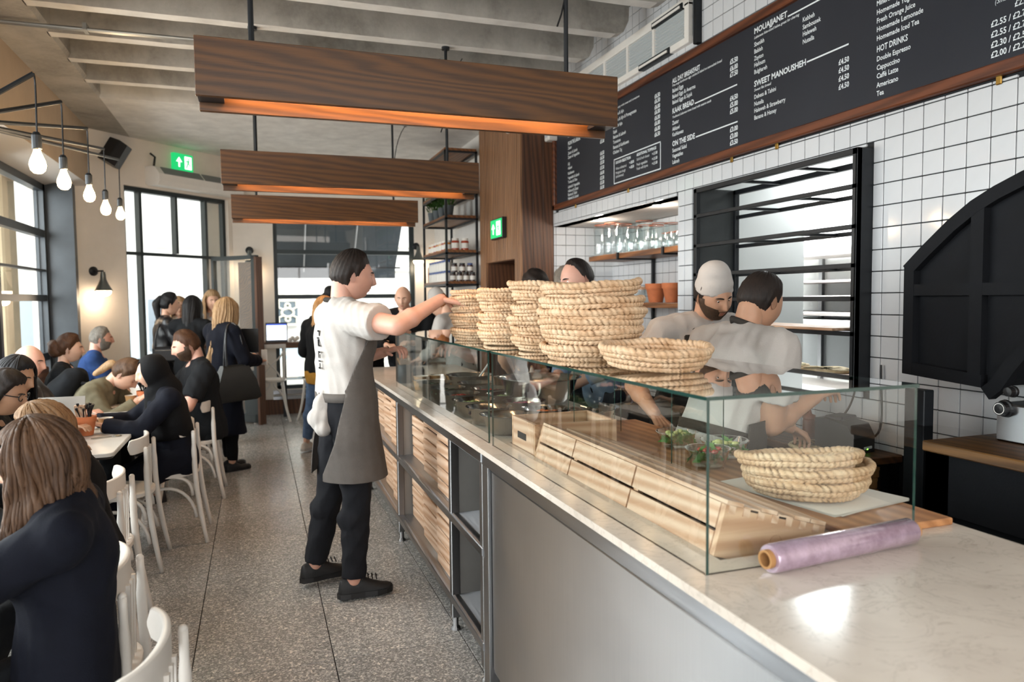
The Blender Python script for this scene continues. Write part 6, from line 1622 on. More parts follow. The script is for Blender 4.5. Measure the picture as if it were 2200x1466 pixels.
for (y0, y1), lb in (((1.95, 2.52), 'pale-topped cafe table in front of the woman in glasses, nearest'), ((2.55, 3.15), 'pale-topped cafe table behind the nearest woman, mostly hidden'), ((4.25, 4.90), 'pale-topped cafe table with a terracotta cutlery pot and a kraft cup near its edge'), ((4.93, 5.55), 'pale-topped cafe table holding the laptop lid, joined to the nearer one'), ((5.68, 6.40), 'pale-topped cafe table with a terracotta pot and cup before the headscarf'), ((6.85, 7.50), 'pale-topped cafe table farthest back, before the man in blue')):
    make_table(.71, y1-y0, lb, (TX, (y0+y1)/2))
bq = thing('banquette', (-1.75, 4.5, 0), 'long wooden banquette with a dark seat pad below the left windows', 'bench')
MB().box((-1.96, .8, 0), (-1.46, 8.3, .36)).build('base', PANELD, bq); MB().bbox((-1.93, .8, .361), (-1.44, 8.3, .45), .02).build('seat_pad', LEATHER, bq)
MB().bbox((-1.97, .8, .361), (-1.935, 8.3, .90), .01).build('back_panel', OAKY, bq)
def make_chair():
    """bentwood cafe chair facing +y in its own frame"""
    t = thing('bentwood_chair', (0, 0, 0), '', 'chair', 'white bentwood chairs'); S = .45
    n = 32; out = []
    for k in range(n):
        a = 2*pi*k/n; rx = .205; ry = .205; out.append((rx*abs(cos(a))**.8*(1 if cos(a) > 0 else -1)*(1.0 if sin(a) > -.2 else .93), ry*abs(sin(a))**.8*(1 if sin(a) > 0 else -1)))
    MB().loft([[(x*k_, y*k_, z) for x, y in out] for k_, z in ((.94, S-.03), (1, S-.026), (1, S-.006), (.96, S), (.8, S-.004), (.01, S-.006))]).build('seat', BENT, t, smooth=True, auto=50)
    for sx in (-1, 1):
        MB().tube(bez((sx*.165, -.185, .70), (sx*.165, -.19, .55), (sx*.17, -.17, .40), (sx*.205, -.25, 0), 12), [.0125]*3+[.0165]*5+[.0155]*3+[.0135]*2, 10).sphere((sx*.165, -.185, .70), .0128, 10, 6).build('back_leg', BENT, t, smooth=True)
        MB().tube(bez((sx*.155, .15, S-.03), (sx*.165, .165, .3), (sx*.17, .175, .2), (sx*.195, .205, 0), 8), [.0175]*4+[.0155]*3+[.0125]*2, 10).build('front_leg', BENT, t, smooth=True)
        MB().tube(bez((sx*.168, -.17, .30), (sx*.172, -.17, .43), (sx*.175, -.08, .425), (sx*.172, .03, .428), 10), .0105, 8).build('seat_brace', BENT, t, smooth=True)
        MB().tube(bez((sx*.175, -.19, .16), (sx*.16, -.16, .42), (sx*.16, .13, .42), (sx*.18, .185, .16), 14), .0105, 8).build('side_hoop', BENT, t, smooth=True)
    MB().tube(bez((-.178, .185, .16), (-.15, .18, .42), (.15, .18, .42), (.178, .185, .16), 14), .0105, 8).build('front_hoop', BENT, t, smooth=True)
    # curved top rail with rounded ends
    rings = []
    for i in range(25):
        u = -1+2*i/24; a = u*1.35; x = .205*sin(a); y = -.165-.09*cos(a)+.085; e = max(0, abs(u)-.86)/.14; hh = .042*math.sqrt(max(0.02, 1-e*e))
        d = Vector((sin(a), -cos(a)*.8, 0)).normalized(); zc = .715+.0
        rings.append([Vector((x, y, zc))+d*o+Vector((0, 0, q*hh)) for o, q in ((-.009, -.92), (-.009, .92), (-.004, 1), (.005, 1), (.010, .92), (.010, -.92), (.005, -1), (-.004, -1))])
    MB().loft(rings).build('top_rail', BENT, t, smooth=True, auto=45)
    for x in (-.045, .0, .045):
        MB().box((x-.008, -.186, S-.01), (x+.008, -.174, .69), Matrix.Rotation(RAD(1.0), 3, 'X')).build('back_slat', BENT, t)
    return t
ch = make_chair()
spots = [(-.39, 1.82, pi/2-.06, 'white bentwood chair in the bottom left foreground, empty and nearest'), (-.56, 2.42, pi/2, 'white bentwood chair under the woman in navy wearing glasses'), (-.76, 3.66, pi/2, 'white bentwood chair behind the second blonde woman'), (-.79, 4.69, pi/2, 'white bentwood chair pushed in empty beside the table with the cutlery pot'), (-.58, 5.16, pi/2, 'white bentwood chair under the woman in the black headscarf'), (-.52, 6.22, pi/2, 'white bentwood chair under the bearded man in a black tee'), (-.62, 7.25, pi/2-.1, 'white bentwood chair at the farthest table behind the bearded man')]
for i, (x, y, a, lb) in enumerate(spots):
    if i == 0: ch.location = (x, y, 0); ch.rotation_euler = (0, 0, a); ch['label'] = lb
    else: place(ch, (x, y, 0), a, lb)
# things on the tables
zt = .741
def cutlery_pot(px, py, label, sticks, rr=.055):
    c = PZ(px, py, zt); t = pot(c, rr, .115, label)
    b = MB(); r_ = np.random.default_rng(int(px))
    for k in range(16):
        a = r_.uniform(0, 2*pi); q = .03*math.sqrt(r_.uniform()); base = Vector((c[0]+q*cos(a), c[1]+q*sin(a), zt+.08)); tip = base+Vector((r_.normal()*.02, r_.normal()*.02, .085+.03*r_.uniform()))
        b.tube([base, base.lerp(tip, .7), tip], [.003, .004, .009], 6)
    b.build('cutlery', BLACKP, t)
    if sticks:
        b = MB()
        for k in range(9): b.box((c[0]-.05+.006*k, c[1]-.02, zt+.06), (c[0]-.046+.006*k, c[1]+.02, zt+.18), Matrix.Rotation(-.1, 3, 'Y'))
        b.build('wooden_sticks', PINE, t)
cutlery_pot(186, 936, 'terracotta pot of black cutlery and wooden sticks beside the laptop', True)
cutlery_pot(312, 872, 'terracotta pot of black cutlery in front of the woman in the headscarf', False)
for px, py, lb in ((228, 928, 'kraft paper cup by the table edge, right of the terracotta pot'), (151, 930, 'kraft paper cup half hidden left of the terracotta pot'), (282, 874, 'kraft paper cup in front of the farther terracotta pot'), (257, 840, 'kraft paper cup beside the leaning woman in khaki')):
    cup(PZ(px, py, zt), lb)
c = PZ(232, 940, zt); tag(MB().tube([c+np.array([-.08, -.04, .004]), c+np.array([.02, .0, .004])], .004, 6).sphere(c+np.array([.045, .012, .004]), .016, 10, 6, (1.6, .9, .35)).build('spoon', BOWLM), 'metal spoon lying on the table beside the kraft cup', 'spoon')
c = PZ(255, 908, zt); tag(MB().tube([c+np.array([-.05, .0, .004]), c+np.array([.06, .01, .004])], .005, 6).build('stirrer', CARD), 'thin wooden stirrer lying near the table joint', 'stirrer')
lp = thing('laptop', (-1.05, 5.0, zt), 'silver laptop seen from behind its open lid on a cafe table', 'laptop')
SILV = M('silver_aluminium', '#b5b1ab', .35, .8)
a, b_ = PZ(100, 905, zt), PZ(190, 905, zt); lx0, lx1 = -1.30, -.99
MB().bbox((lx0, 4.75, zt), (lx1, 4.98, zt+.014), .004).build('base', SILV, lp)
b = MB(); b.loft([[(lx0, y, z) for y, z in ((4.965, zt+.014), (4.975, zt+.014), (5.035, zt+.215), (5.027, zt+.217))], [(lx1, y, z) for y, z in ((4.965, zt+.014), (4.975, zt+.014), (5.035, zt+.215), (5.027, zt+.217))]]); b.build('lid', SILV, lp, fix=True)
c = PX(68, 890, -1.28); tag(MB().bbox((-1.36, 4.72, zt), (-1.28, 4.86, zt+.009), .003).build('phone', M('pale_blue_phone', '#9fc0d8', .25)), 'pale blue phone lying beside the laptop', 'phone')
c = PZ(300, 905, zt)
tag(MB().lathe([(.001, .001), (.06, .001), (.1, .014), (.105, .016), (.06, .006), (.001, .006)], (-1.02, 6.05, zt), 24).build('plate', WHITEG, smooth=True), 'white plate on the table in front of the woman in khaki', 'plate')
tag(MB().bbox((-1.2, 2.1, zt), (-.95, 2.4, zt+.004), .001).build('menu_card', PAPER), 'white menu card on the nearest cafe table', 'card')

# ================================================================== PEOPLE
def at_head(px, py, face, H, lean, x=None, y=None):
    p = PX(px, py, x) if x is not None else PY(px, py, y)
    f = np.array(face, float); f /= np.linalg.norm(f); k = sin(RAD(lean))*(.295+.035)*H+.022*H
    return (p[0]-f[0]*k, p[1]-f[1]*k)
# ---- waiter reaching for the baskets
P = make_person('person', 'man in white tee and grey apron reaching over the glass for stacked baskets', (.42, 3.86), (.98, .2), H=1.80, lean=-1, head=(-8, 3), armR=('w', .845, 3.47, 1.52), armL=('w', .66, 4.02, 1.235), feetR=('w', .43, 3.735, .085), feetL=('w', .255, 4.0, .10),
    hair=('short', 'dark', .016), vox=.0105, shirt=('tee_shirt', 'white', .62, .05, .024), legs=('trousers', 'darkjean', 1.97, .016), shoes='black', detail=True, build_=1.0, curl=(.45, .75), skin_='pink', poles=((.1, -1, -.35), (-.2, 1, -1)), handdir=((.9, -.05, -.2), (.6, -.7, .25)))
def skirt(pr, inf):
    P.torso(pr, inf, lo=-.08, hi=.25, bust=False)
    up = P.up; a = P.pel+up*.06; b_ = (P.knR+P.knL)/2
    pr.oval([(a, P.tr*(.165+inf), P.tf*(.115+inf)), (a-up*.2, P.tr*(.185+inf), P.tf*(.135+inf)), (Vector((b_.x, b_.y, .74))+P.tf*.02, P.tr*.235, P.tf*.18), (Vector((b_.x, b_.y, .585))+P.tf*.035, P.tr*.25, P.tf*.195)])
def keep_apron(v):
    r, f, z = loc(P, v)
    side_ = np.where(z < 1.08, f+.055+.10*np.clip((1.05-z)/.4, 0, 1), f+.05-(z-1.08)*.50)
    return np.minimum(np.minimum(side_, z-.615), 1.33-z)
garment(P, 'apron', 'grey', skirt, .039, .012, 6, .005, 30, keep_apron, .004, 8)
b = MB(); nk = P.nb
b.tube([nk+P.tf*.13-P.up*.13+P.tr*.07, nk+P.tf*.085-P.up*.02+P.tr*.08, nk+P.tr*.078+P.up*.032+P.tf*.01, nk-P.tf*.078+P.up*.04, nk-P.tr*.078+P.up*.032+P.tf*.01, nk+P.tf*.085-P.up*.02-P.tr*.08, nk+P.tf*.13-P.up*.13-P.tr*.07], .013, 8); b.build('neck_strap', CL['dgrey'], P.root, smooth=True)
def sash(pr, inf): P.torso(pr, inf, lo=.055, hi=.085, bust=False)
b = MB(); wv = P.pel+P.t*.082; ring = [wv+P.tr*.186*cos(a)+P.tf*.142*sin(a) for a in [2*pi*k/24 for k in range(25)]]
b.loft([[p+P.up*q for p in ring[:-1]] for q in (-.022, .022)], False); me = b.mesh('x', []); finish('waist_tie', me, CL['grey'], P.root, solid=.004)
def rag(pr, inf):
    c = P.pel-P.tf*.135+P.tr*.05+P.up*.04
    pr.sphere(c+P.up*.0, .042, 12, 8, (1.2, 1, 1.5)); pr.sphere(c-P.up*.06-P.tf*.005, .058, 12, 8, (1.2, .9, 1.1)); pr.sphere(c-P.up*.11+P.tr*.02, .046, 10, 8); pr.sphere(c+P.up*.06+P.tf*.02, .03, 10, 8)
garment(P, 'tucked_cloth', 'white', rag, 0, .008, 3, .007, 60, None, 0, 4)
# printed marks down the back of the tee
b = MB(); bc_ = P.nb-P.tf*.135-P.t*.20+P.tr*.05
for sx, sz, w_, h_ in ((0, .085, .03, .008), (.012, .075, .008, .028), (-.01, .05, .035, .007), (.005, .03, .008, .03), (-.012, .03, .008, .03), (0, .012, .03, .007), (.0, -.02, .032, .008), (-.01, -.035, .008, .03), (.012, -.04, .008, .02), (0, -.065, .03, .007), (.006, -.09, .008, .03), (-.008, -.1, .02, .008)):
    b.obox(bc_+P.tr*sx+P.t*sz, (w_/2, .0012, h_/2), P.tr, P.tf, P.t)
b.build('shirt_print', CL['blackt'], P.root)
WAITER = P
# ---- chef in a white cap
fc = (-.12, -1)
P = make_person('person', 'bearded chef in a white cap and dark apron looking down to his left', at_head(1524, 640, fc, 1.72, 16, y=3.05), fc, H=1.72, lean=16, head=(8, 20), roll=8, armR=(.34, .34, .98), armL=(-.12, .42, .98), hair=('short', 'dark', .012), vox=.0125, shirt=('tee_shirt', 'white', .75, -.06, .02), legs=('trousers', 'black', 1.97), detail=True, build_=1.06, skin_='tan')
def cap(pr, inf):
    pr.sphere(P.Hw((0, -.04*P.hh, .24*P.hh)), .38*P.hh, 20, 14, (1.0, 1.12, .82)); pr.seg(P.Hw((0, -.02*P.hh, .10*P.hh)), P.Hw((0, -.05*P.hh, .42*P.hh)), .405*P.hh, .35*P.hh, 20, (True, False))
garment(P, 'cap', 'white', cap, 0, .008, 3, .003, 50, lambda v: ((v-np.array(P.hc)) @ np.array(P.hu))-.14*P.hh+.18*((v-np.array(P.hc)) @ np.array(P.hf)), .003)
def beard(P, key='dark', off=.003, hi=-.40):
    n1, n2 = 60, 44; vs, fs, ms = [], [], []
    for i in range(n2+1):
        la = -pi/2+pi*i/n2
        for j in range(n1):
            lo = 2*pi*j/n1; lo2 = lo-.45*sin(lo); x, y, z = cos(la)*sin(lo2), cos(la)*cos(lo2), sin(la)
            m_ = min((y+.12)/.1, (hi+.22*abs(x)+.02-z)/.08 if abs(x) > .35 else (-.40-z)/.05); m_ = max(m_, min((.08-z)/.06, (.34-y)/.1, (y+.14)/.1)) if abs(x) > .7 else m_; m_ = min(m_, 1)
            if abs(x) < .26 and -.62 < z < -.43: m_ = -1
            ms.append(m_); p = Vector(headpt(x, y, z, P.hh, P.female)); d = Vector((x, y, z)).normalized(); vs.append(tuple(P.Hw(p+d*(off*max(m_, 0)+.0008))))
    for i in range(n2):
        for j in range(n1):
            k = (j+1) % n1; q = (i*n1+j, i*n1+k, (i+1)*n1+k, (i+1)*n1+j)
            fs.append(q)
    vs, fs = cutf(vs, fs, ms); me = D.meshes.new('b'); me.from_pydata(vs, [], fs); finish('beard', me, hairmat(key), P.root)
beard(P, 'stubble')
def apron_std(P, mat, z1=1.30, z0=.62, w=.125, seed=3):
    def sk(pr, inf):
        P.torso(pr, inf, lo=-.08, hi=.262, bust=False)
        a = P.pel+P.up*.05; pr.oval([(a, P.tr*(.165+inf), P.tf*(.115+inf)), (a-P.up*.2, P.tr*(.18+inf), P.tf*(.13+inf)), (a-P.up*.38, P.tr*.205, P.tf*.15)])
    pz_ = P.pel.z
    def kp(v):
        r, f, z = loc(P, v); q = z-pz_
        low = np.minimum(f+.03, z-z0); hi_ = np.minimum(np.minimum(z1-z, f-.25*(q-.16)), w+.02-np.abs(r))
        return np.where(q < .16, low, hi_)
    garment(P, 'apron', mat, sk, .040, .013, 5, .004, 32, kp, .004, seed)
    b = MB(); nk = P.nb; b.tube([nk+P.tf*.135-P.t*.13+P.tr*.085, nk+P.tf*.10-P.t*.045+P.tr*.088, nk+P.tr*.085+P.t*.028+P.tf*.015, nk-P.tf*.075+P.t*.045, nk-P.tr*.085+P.t*.028+P.tf*.015, nk+P.tf*.10-P.t*.045-P.tr*.088, nk+P.tf*.135-P.t*.13-P.tr*.085], .013, 8); b.build('neck_strap', CL['dgrey'], P.root, smooth=True)
apron_std(P, 'dgrey', P.nb.z-.06)
# ---- chef seen from behind at the prep bench
fc = (1, .06)
P = make_person('person', 'dark-haired chef in white tee and apron seen from behind, arms over the prep bench', at_head(1622, 662, fc, 1.68, 17, y=2.45), fc, H=1.685, lean=17, head=(10, 16), armR=('w', 2.06, 2.31, 1.13), armL=('w', 2.20, 2.60, .93), hair=('short', 'dark', .010), vox=.0125, shirt=('tee_shirt', 'white', .66, -.06, .022), legs=('trousers', 'black', 1.97), detail=True, build_=1.08, skin_='tan', poles=((-.7, .05, -1), (-.1, .2, -1)), handdir=((.8, .3, .1), (.6, .2, -.3)))
apron_std(P, 'dgrey', P.nb.z-.10)
b = MB(); wv = P.pel+P.t*.10; ring = [wv+P.tr*.185*cos(a)+P.tf*.145*sin(a) for a in [2*pi*k/24 for k in range(24)]]
b.loft([[p+P.t*q for p in ring] for q in (-.02, .02)], False); finish('waist_tie', b.mesh('x', []), CL['dgrey'], P.root, solid=.004)
# ---- staff and customers behind the counter end
fc = (-.35, -1)
P = make_person('person', 'bald man in a black jumper standing beyond the counter end', at_head(867, 640, fc, 1.72, 22, y=7.2), fc, H=1.74, lean=22, head=(0, 12), armR=(.15, .38, 1.08), armL=(-.10, .40, 1.1), hair=('bald', 'brown', .003), vox=.02, shirt=('jumper', 'black', 1.95, -.06), legs=('trousers', 'blackt', 1.97), build_=1.18, skin_='fair')
fc = (-.75, .66)
P = make_person('person', 'kitchen helper in white shirt and white cap, back turned, behind the reaching hand', at_head(953, 650, fc, 1.64, 15, y=6.8), fc, H=1.66, lean=15, head=(10, 20), armR=(.12, .4, .95), armL=(-.12, .4, .95), hair=('short', 'ginger', .015), vox=.02, shirt=('shirt', 'white', 1.6, -.06), legs=('trousers', 'black', 1.97), skin_='fair')
garment(P, 'cap', 'white', cap, 0, .011, 2, 0, 50, lambda v: ((v-np.array(P.hc)) @ np.array(P.hu))-.14*P.hh, .004)
fc = (.2, 1)
P = make_person('person', 'dark-haired person in black whose hair shows over the middle baskets', at_head(1152, 630, fc, 1.72, 6, y=4.85), fc, H=1.75, lean=6, head=(0, 8), armR=(.14, .3, .95), armL=(-.14, .3, .95), hair=('short', 'dark', .022), vox=.02, shirt=('tee_shirt', 'black', .7, -.06), legs=('trousers', 'black', 1.97), skin_='tan')
fc = (.3, 1)
P = make_person('person', 'grey-haired person in a cream top behind the balding man', at_head(1216, 620, fc, 1.76, 6, y=5.55), fc, H=1.80, lean=6, head=(0, 4), armR=(.14, .3, .95), armL=(-.14, .3, .95), hair=('short', 'grey', .022), vox=.02, shirt=('jumper', 'must', 1.9, -.06), legs=('trousers', 'blackt', 1.97), skin_='fair')
fc = (-1, -.12)
P = make_person('person', 'balding man in a pale blue shirt in profile behind the tall basket stack', at_head(1254, 622, fc, 1.80, 12, y=4.05), fc, H=1.82, lean=12, head=(0, 14), armR=(.05, .36, .99), armL=(-.12, .34, 1.0), hair=('recede', 'dark', .008), vox=.0135, shirt=('shirt', 'lblue', 1.55, -.06), legs=('trousers', 'blackt', 1.97), detail=True, skin_='pink')
tag(MB().bbox((1.42, 3.86, ZT), (1.56, 4.06, ZT+.012), .002).build('order_pad', PAPER), 'white order pad on the counter under the balding man', 'pad')
# ---- standing group by the street door
def standing(px, py, y, face, H, label, hair, shirt, legs, **k):
    lean = k.pop('lean', 2); lng = k.pop('long', None)
    P = make_person('person', label, at_head(px, py, face, H, lean, y=y), face, H=H, lean=lean, hair=hair, shirt=shirt, legs=legs, vox=.019, **k)
    if lng: longhair(P, hair[1], **lng)
    return P
P = standing(361, 658, 8.55, (.95, .3), 1.63, 'dark-haired woman with a high ponytail in a black leather jacket by the door', ('short', 'black', .02), ('jacket', 'leather', 1.95, -.08), ('trousers', 'black', 1.97), female=True, skin_='fair', armR=(.12, .3, 1.05), armL=(-.1, .32, 1.1))
garment(P, 'ponytail', hairmat('black'), lambda pr, inf: (pr.seg(P.Hw((0, -.42*P.hh, .32*P.hh)), P.Hw((0, -.62*P.hh, .05*P.hh)), .035, .045, 10), pr.seg(P.Hw((0, -.62*P.hh, .05*P.hh)), P.Hw((0, -.55*P.hh, -.75*P.hh)), .045, .025, 10)), 0, .012, 2, .004, 90)
t = thing('handbag', (P.pos.x-.12, P.pos.y-.2, .93), 'small black leather bag on the hip of the ponytailed woman', 'bag'); q = P.W((.21, -.02, .98)); MB().bbox((q.x-.13, q.y-.04, .90), (q.x+.13, q.y+.03, 1.06), .02).build('body', LEATHER, t); MB().box((q.x-.1, q.y-.045, 1.02), (q.x+.1, q.y-.038, 1.028)).build('zip', BOWLM, t)
MB().tube(bez((q.x-.11, q.y, 1.05), (q.x-.1, q.y, 1.3), P.shR+Vector((0, 0, .05)), P.shL+Vector((0, 0, .05)), 8), .008, 6).build('strap', LEATHER, t)
P = standing(384, 668, 9.3, (.2, -1), 1.60, 'fair-haired woman facing the room between the two dark-haired women', ('short', 'blonde', .015), ('jumper', 'must', 1.9, -.06), ('trousers', 'blackt', 1.97), female=True, long=dict(length=.22, spread=2.0))
P = standing(412, 672, 8.25, (.35, 1), 1.60, 'woman with long straight black hair and a dark coat reading a paper', ('long', 'black', .02), ('coat', 'blackt', 1.95, -.14), ('trousers', 'black', 1.97), female=True, long=dict(length=.38, spread=2.3, wave=.004, back=.06), armR=(.15, .3, 1.2), armL=(-.12, .35, 1.25))
c = P.W((-.13, .30, 1.27)); b = MB(); b.grid([[c+P.r*(-.02+.01*j)+P.f*(.02*i)+Vector((0, 0, .05*i-.0+.012*j)) for j in range(-5, 6)] for i in range(-1, 4)]); tag(b.build('paper_sheet', PAPER), 'white sheet of paper in the hands of the long-haired woman', 'paper')
P = standing(455, 652, 8.95, (.3, -1), 1.66, 'blonde woman in a white top facing the room by the door', ('short', 'blonde', .02), ('blouse', 'white', 1.2, -.06), ('trousers', 'blackt', 1.97), female=True, long=dict(length=.3, spread=2.0), armR=(.14, .26, 1.12), armL=(-.05, .3, 1.15))
fc = (.8, .6)
P = standing(483, 668, 7.05, fc, 1.57, 'blonde woman in a long navy coat holding a phone, carrying a big bag', ('long', 'blonde', .022), ('coat', 'navy', 1.97, -.10, .026), ('trousers', 'black', 1.97), female=True, armR=(.16, .28, .98), armL=(-.05, .30, 1.02), shoes='flat', feetR=(.07, .03, .06), feetL=(-.06, .10, .06))
longhair(P, 'blonde', .46, spread=2.3, wave=.014, taper=.95, vary=.14, back=.075)
def coat(pr, inf):
    a = P.pel+P.up*.08; pr.oval([(a, P.tr*.165, P.tf*.125), (a-P.up*.22, P.tr*.195, P.tf*.155), (a-P.up*.42, P.tr*.21, P.tf*.17), (Vector((a.x, a.y, .34)), P.tr*.225, P.tf*.185)])
garment(P, 'coat_skirt', 'navy', coat, 0, .018, 4, .010, 30)
t = thing('shoulder_bag', P.W((.27, -.02, .72)), 'big dark leather tote bag on the shoulder of the woman in navy', 'bag'); q = P.W((.26, -.05, .80)); ax, ay = P.f, P.r
b = MB(); b.loft([[q+ax*(sx*w_)+ay*(sy*d)+P.up*z for sx, sy in ((-1, -1), (1, -1), (1, 1), (-1, 1))] for z, w_, d in ((-.14, .17, .07), (-.12, .215, .075), (.03, .185, .055), (.15, .13, .03), (.17, .125, .02))]); b.build('body', M('dark_olive_leather', '#1c1b17', .4, var=.25, vscale=9, bmp=.2, bscale=60), t, fix=True, smooth=True, auto=60)
for s in (-1, 1): MB().tube(bez(q+ax*.09+ay*.02*s+P.up*.15, q+ax*.09+P.up*.42, P.shR+P.up*.12+P.r*.04, P.shR+P.up*.07-P.r*.02, 10)+bez(P.shR+P.up*.07-P.r*.02, P.shR+P.up*.10-ax*.06, q-ax*.09+P.up*.42, q-ax*.09+ay*.02*s+P.up*.15, 10)[1:], .009, 6).build('strap', LEATHER, t)
c = P.wrR+P.hdR[1]*.09; tag(MB().obox(c+P.up*.03, (.035, .006, .07), P.r, P.f, P.up).build('phone', WHITEG), 'white phone in the hand of the woman in navy', 'phone')
c = P.W((.05, .27, 1.16)); tag(MB().obox(c, (.075, .008, .11), (P.f*.6+P.r*.8).normalized(), (P.r*.6-P.f*.8).normalized(), P.up).build('folder', BLACKP), 'black folder held against the chest of the woman in navy', 'folder')
fc = (.75, .66)
P = standing(694, 672, 7.5, fc, 1.58, 'woman in blue jeans with light-ended hair behind the waiter', ('long', 'ombre', .02), ('jumper', 'black', 1.95, -.02, .028), ('jeans', 'jean', 1.9, .012), female=True, shoes='white', armR=(.18, .22, .98), armL=(-.15, .25, .98), feetR=('w', .545, 7.38, .085), feetL=('w', .44, 7.62, .085))
longhair(P, 'ombre', .32, spread=2.3, wave=.012, back=.06)
def hem(pr, inf): P.torso(pr, inf, lo=-.09, hi=-.0, bust=False)
garment(P, 'shirt_hem', 'mustard', hem, .026, .016, 3, .008, 50)
P = standing(706, 652, 8.35, (.3, 1), 1.62, 'dark-haired person with a topknot behind the woman in jeans', ('long', 'black', .035), ('jumper', 'blackt', 1.95, -.06), ('trousers', 'darkjean', 1.97), female=True, skin_='brown')
garment(P, 'topknot', hairmat('black'), lambda pr, inf: pr.sphere(P.Hw((.12*P.hh, -.15*P.hh, .62*P.hh)), .075, 12, 8), 0, .012, 2, .004, 90)
P = standing(812, 690, 7.9, (.4, -.8), 1.5, 'dark-haired person in a dark top bent over behind the waiter arm', ('short', 'dark', .02), ('jumper', 'black', 1.95, -.06), ('trousers', 'black', 1.97), lean=14, armR=(.1, .32, 1.05), armL=(-.1, .32, 1.05))
# ---- seated customers
def seated(px, py, face, H, lean, label, hair, shirt, x=None, y=None, seat=.45, **k):
    lng = k.pop('long', None); hd = k.pop('head', (0, 0)); v = k.pop('vox', .016)
    P = make_person('person', label, at_head(px, py, face, H, lean, x, y), face, H=H, lean=lean, sit=seat, head=hd, hair=hair, shirt=shirt, legs=k.pop('legs', ('trousers', 'blackt', 1.97)), vox=v, **k)
    if lng: longhair(P, hair[1], **lng)
    return P
ARM = dict(armR=(.12, .42, .78), armL=(-.12, .42, .78))
P = seated(52, 782, (1, -.1), 1.62, 8, 'bald man in a black leather jacket seated by the left window', ('bald', 'dark', .003), ('jacket', 'leather', 1.95, -.06, .02), x=-1.42, head=(-8, 8), skin_='pink', build_=1.12, **ARM)
P = seated(146, 758, (1, .1), 1.58, 6, 'woman with a curly bun in a dark top seated near the corner', ('short', 'brown', .022), ('jumper', 'blackt', 1.95, -.06), x=-1.47, female=True, **ARM)
garment(P, 'hair_bun', hairmat('brown'), lambda pr, inf: [pr.sphere(P.Hw(((.1*sin(k*2.1))*P.hh, (-.48+.08*cos(k*1.7))*P.hh, (.05+.13*sin(k))*P.hh)), .05, 10, 8) for k in range(7)], 0, .011, 1, .006, 110)
P = seated(214, 738, (1, .15), 1.66, 10, 'grey-haired man in a blue tee seated farthest by the corner', ('short', 'grey', .012), ('tee_shirt', 'blue', .8, -.06), x=-1.45, skin_='pink', build_=1.08, **ARM)
beard(P, 'grey', .003)
P = seated(250, 792, (1, -.25), 1.68, 42, 'woman in a khaki shirt wearing a black rucksack, bending over the table', ('short', 'lightbrown', .02), ('shirt', 'khaki', 1.9, -.06, .02), y=6.15, female=True, head=(0, 42), armR=(.16, .62, .80), armL=(-.14, .60, .80))
garment(P, 'ponytail', hairmat('blonde'), lambda pr, inf: (pr.seg(P.Hw((0, -.42*P.hh, .05*P.hh)), P.Hw((.06*P.hh, -.60*P.hh, -.0*P.hh)), .03, .036, 10), pr.seg(P.Hw((.06*P.hh, -.60*P.hh, -.0*P.hh)), P.Hw((.2*P.hh, -.72*P.hh, -.55*P.hh)), .036, .02, 10)), 0, .010, 2, .005, 90)
t = thing('rucksack', P.pel-P.tf*.2+P.t*.25, 'black rucksack on the back of the bending woman', 'bag')
def rk(pr, inf): 
    c = P.pel-P.tf*.20+P.t*.27; pr.oval([(c+P.t*s, P.tr*w_, P.tf*d) for s, w_, d in ((-.22, .10, .06), (-.18, .15, .10), (0, .155, .11), (.14, .13, .09), (.2, .06, .04))])
pr = Prims(); rk(pr, 0); me, _ = skinmesh(pr, .016, 3, .006, 30); me.transform(Matrix.Translation(-Vector(WLOC[t.name])+Vector((0, 0, 0)))); me.materials.append(CL['blackt']); me.polygons.foreach_set('use_smooth', [True]*len(me.polygons)); me.name = 'body'; o = D.objects.new('body', me); COL.objects.link(o); o.parent = t
for sg in (1, -1):
    s_ = P.shR if sg > 0 else P.shL; c = P.pel-P.tf*.12
    MB().tube([c+P.t*.42+P.tr*sg*.07, s_+P.t*.062-P.tr*sg*.055, s_+P.tf*.085-P.tr*sg*.04-P.t*.05, c+P.tf*.2+P.t*.2+P.tr*sg*.15, c+P.t*.10+P.tr*sg*.13], .014, 8).build('strap', CL['black'], t, smooth=True)
fc = (-1, -.22)
P = seated(338, 806, fc, 1.46, 8, 'woman in a black headscarf and navy top seated facing left', None, ('jumper', 'navy', 1.97, -.08, .022), y=5.1, female=True, head=(4, 12), vox=.014, armR=(.12, .44, .79), armL=(-.12, .42, .79), legs=('skirt', 'navy', 1.9, .03))
P_h = P
def scarf(pr, inf):
    hh = P.hh; pr.sphere(P.Hw((0, -.07*hh, .05*hh)), .50*hh, 20, 14, (1, 1.04, 1.12)); pr.seg(P.Hw((0, -.10*hh, -.1*hh)), P.nb-P.tf*.01+P.up*.0, .42*hh, .095, 18); pr.seg(P.nb+P.tf*.035, P.nb-P.t*.08+P.tf*.06, .085, .07, 14)
    pr.oval([(P.nb+P.t*.01, P.tr*.09, P.tf*.085), (P.nb-P.t*.08, P.tr*.185, P.tf*.105), (P.nb-P.t*.2, P.tr*.20, P.tf*.12), (P.nb-P.t*.3, P.tr*.16, P.tf*.12)])
def kp(v):
    d = v-np.array(P.hc); x, y, z = d @ np.array(P.hr), d @ np.array(P.hf), d @ np.array(P.hu); hh = P.hh
    return np.maximum(.12*hh-y, (np.sqrt((x/(.34*hh))**2+((z+.02*hh)/(.46*hh))**2)-1)*.3*hh)
garment(P, 'headscarf', 'black', scarf, 0, .011, 4, .005, 34, kp, .006)
fc = (-1, -.2)
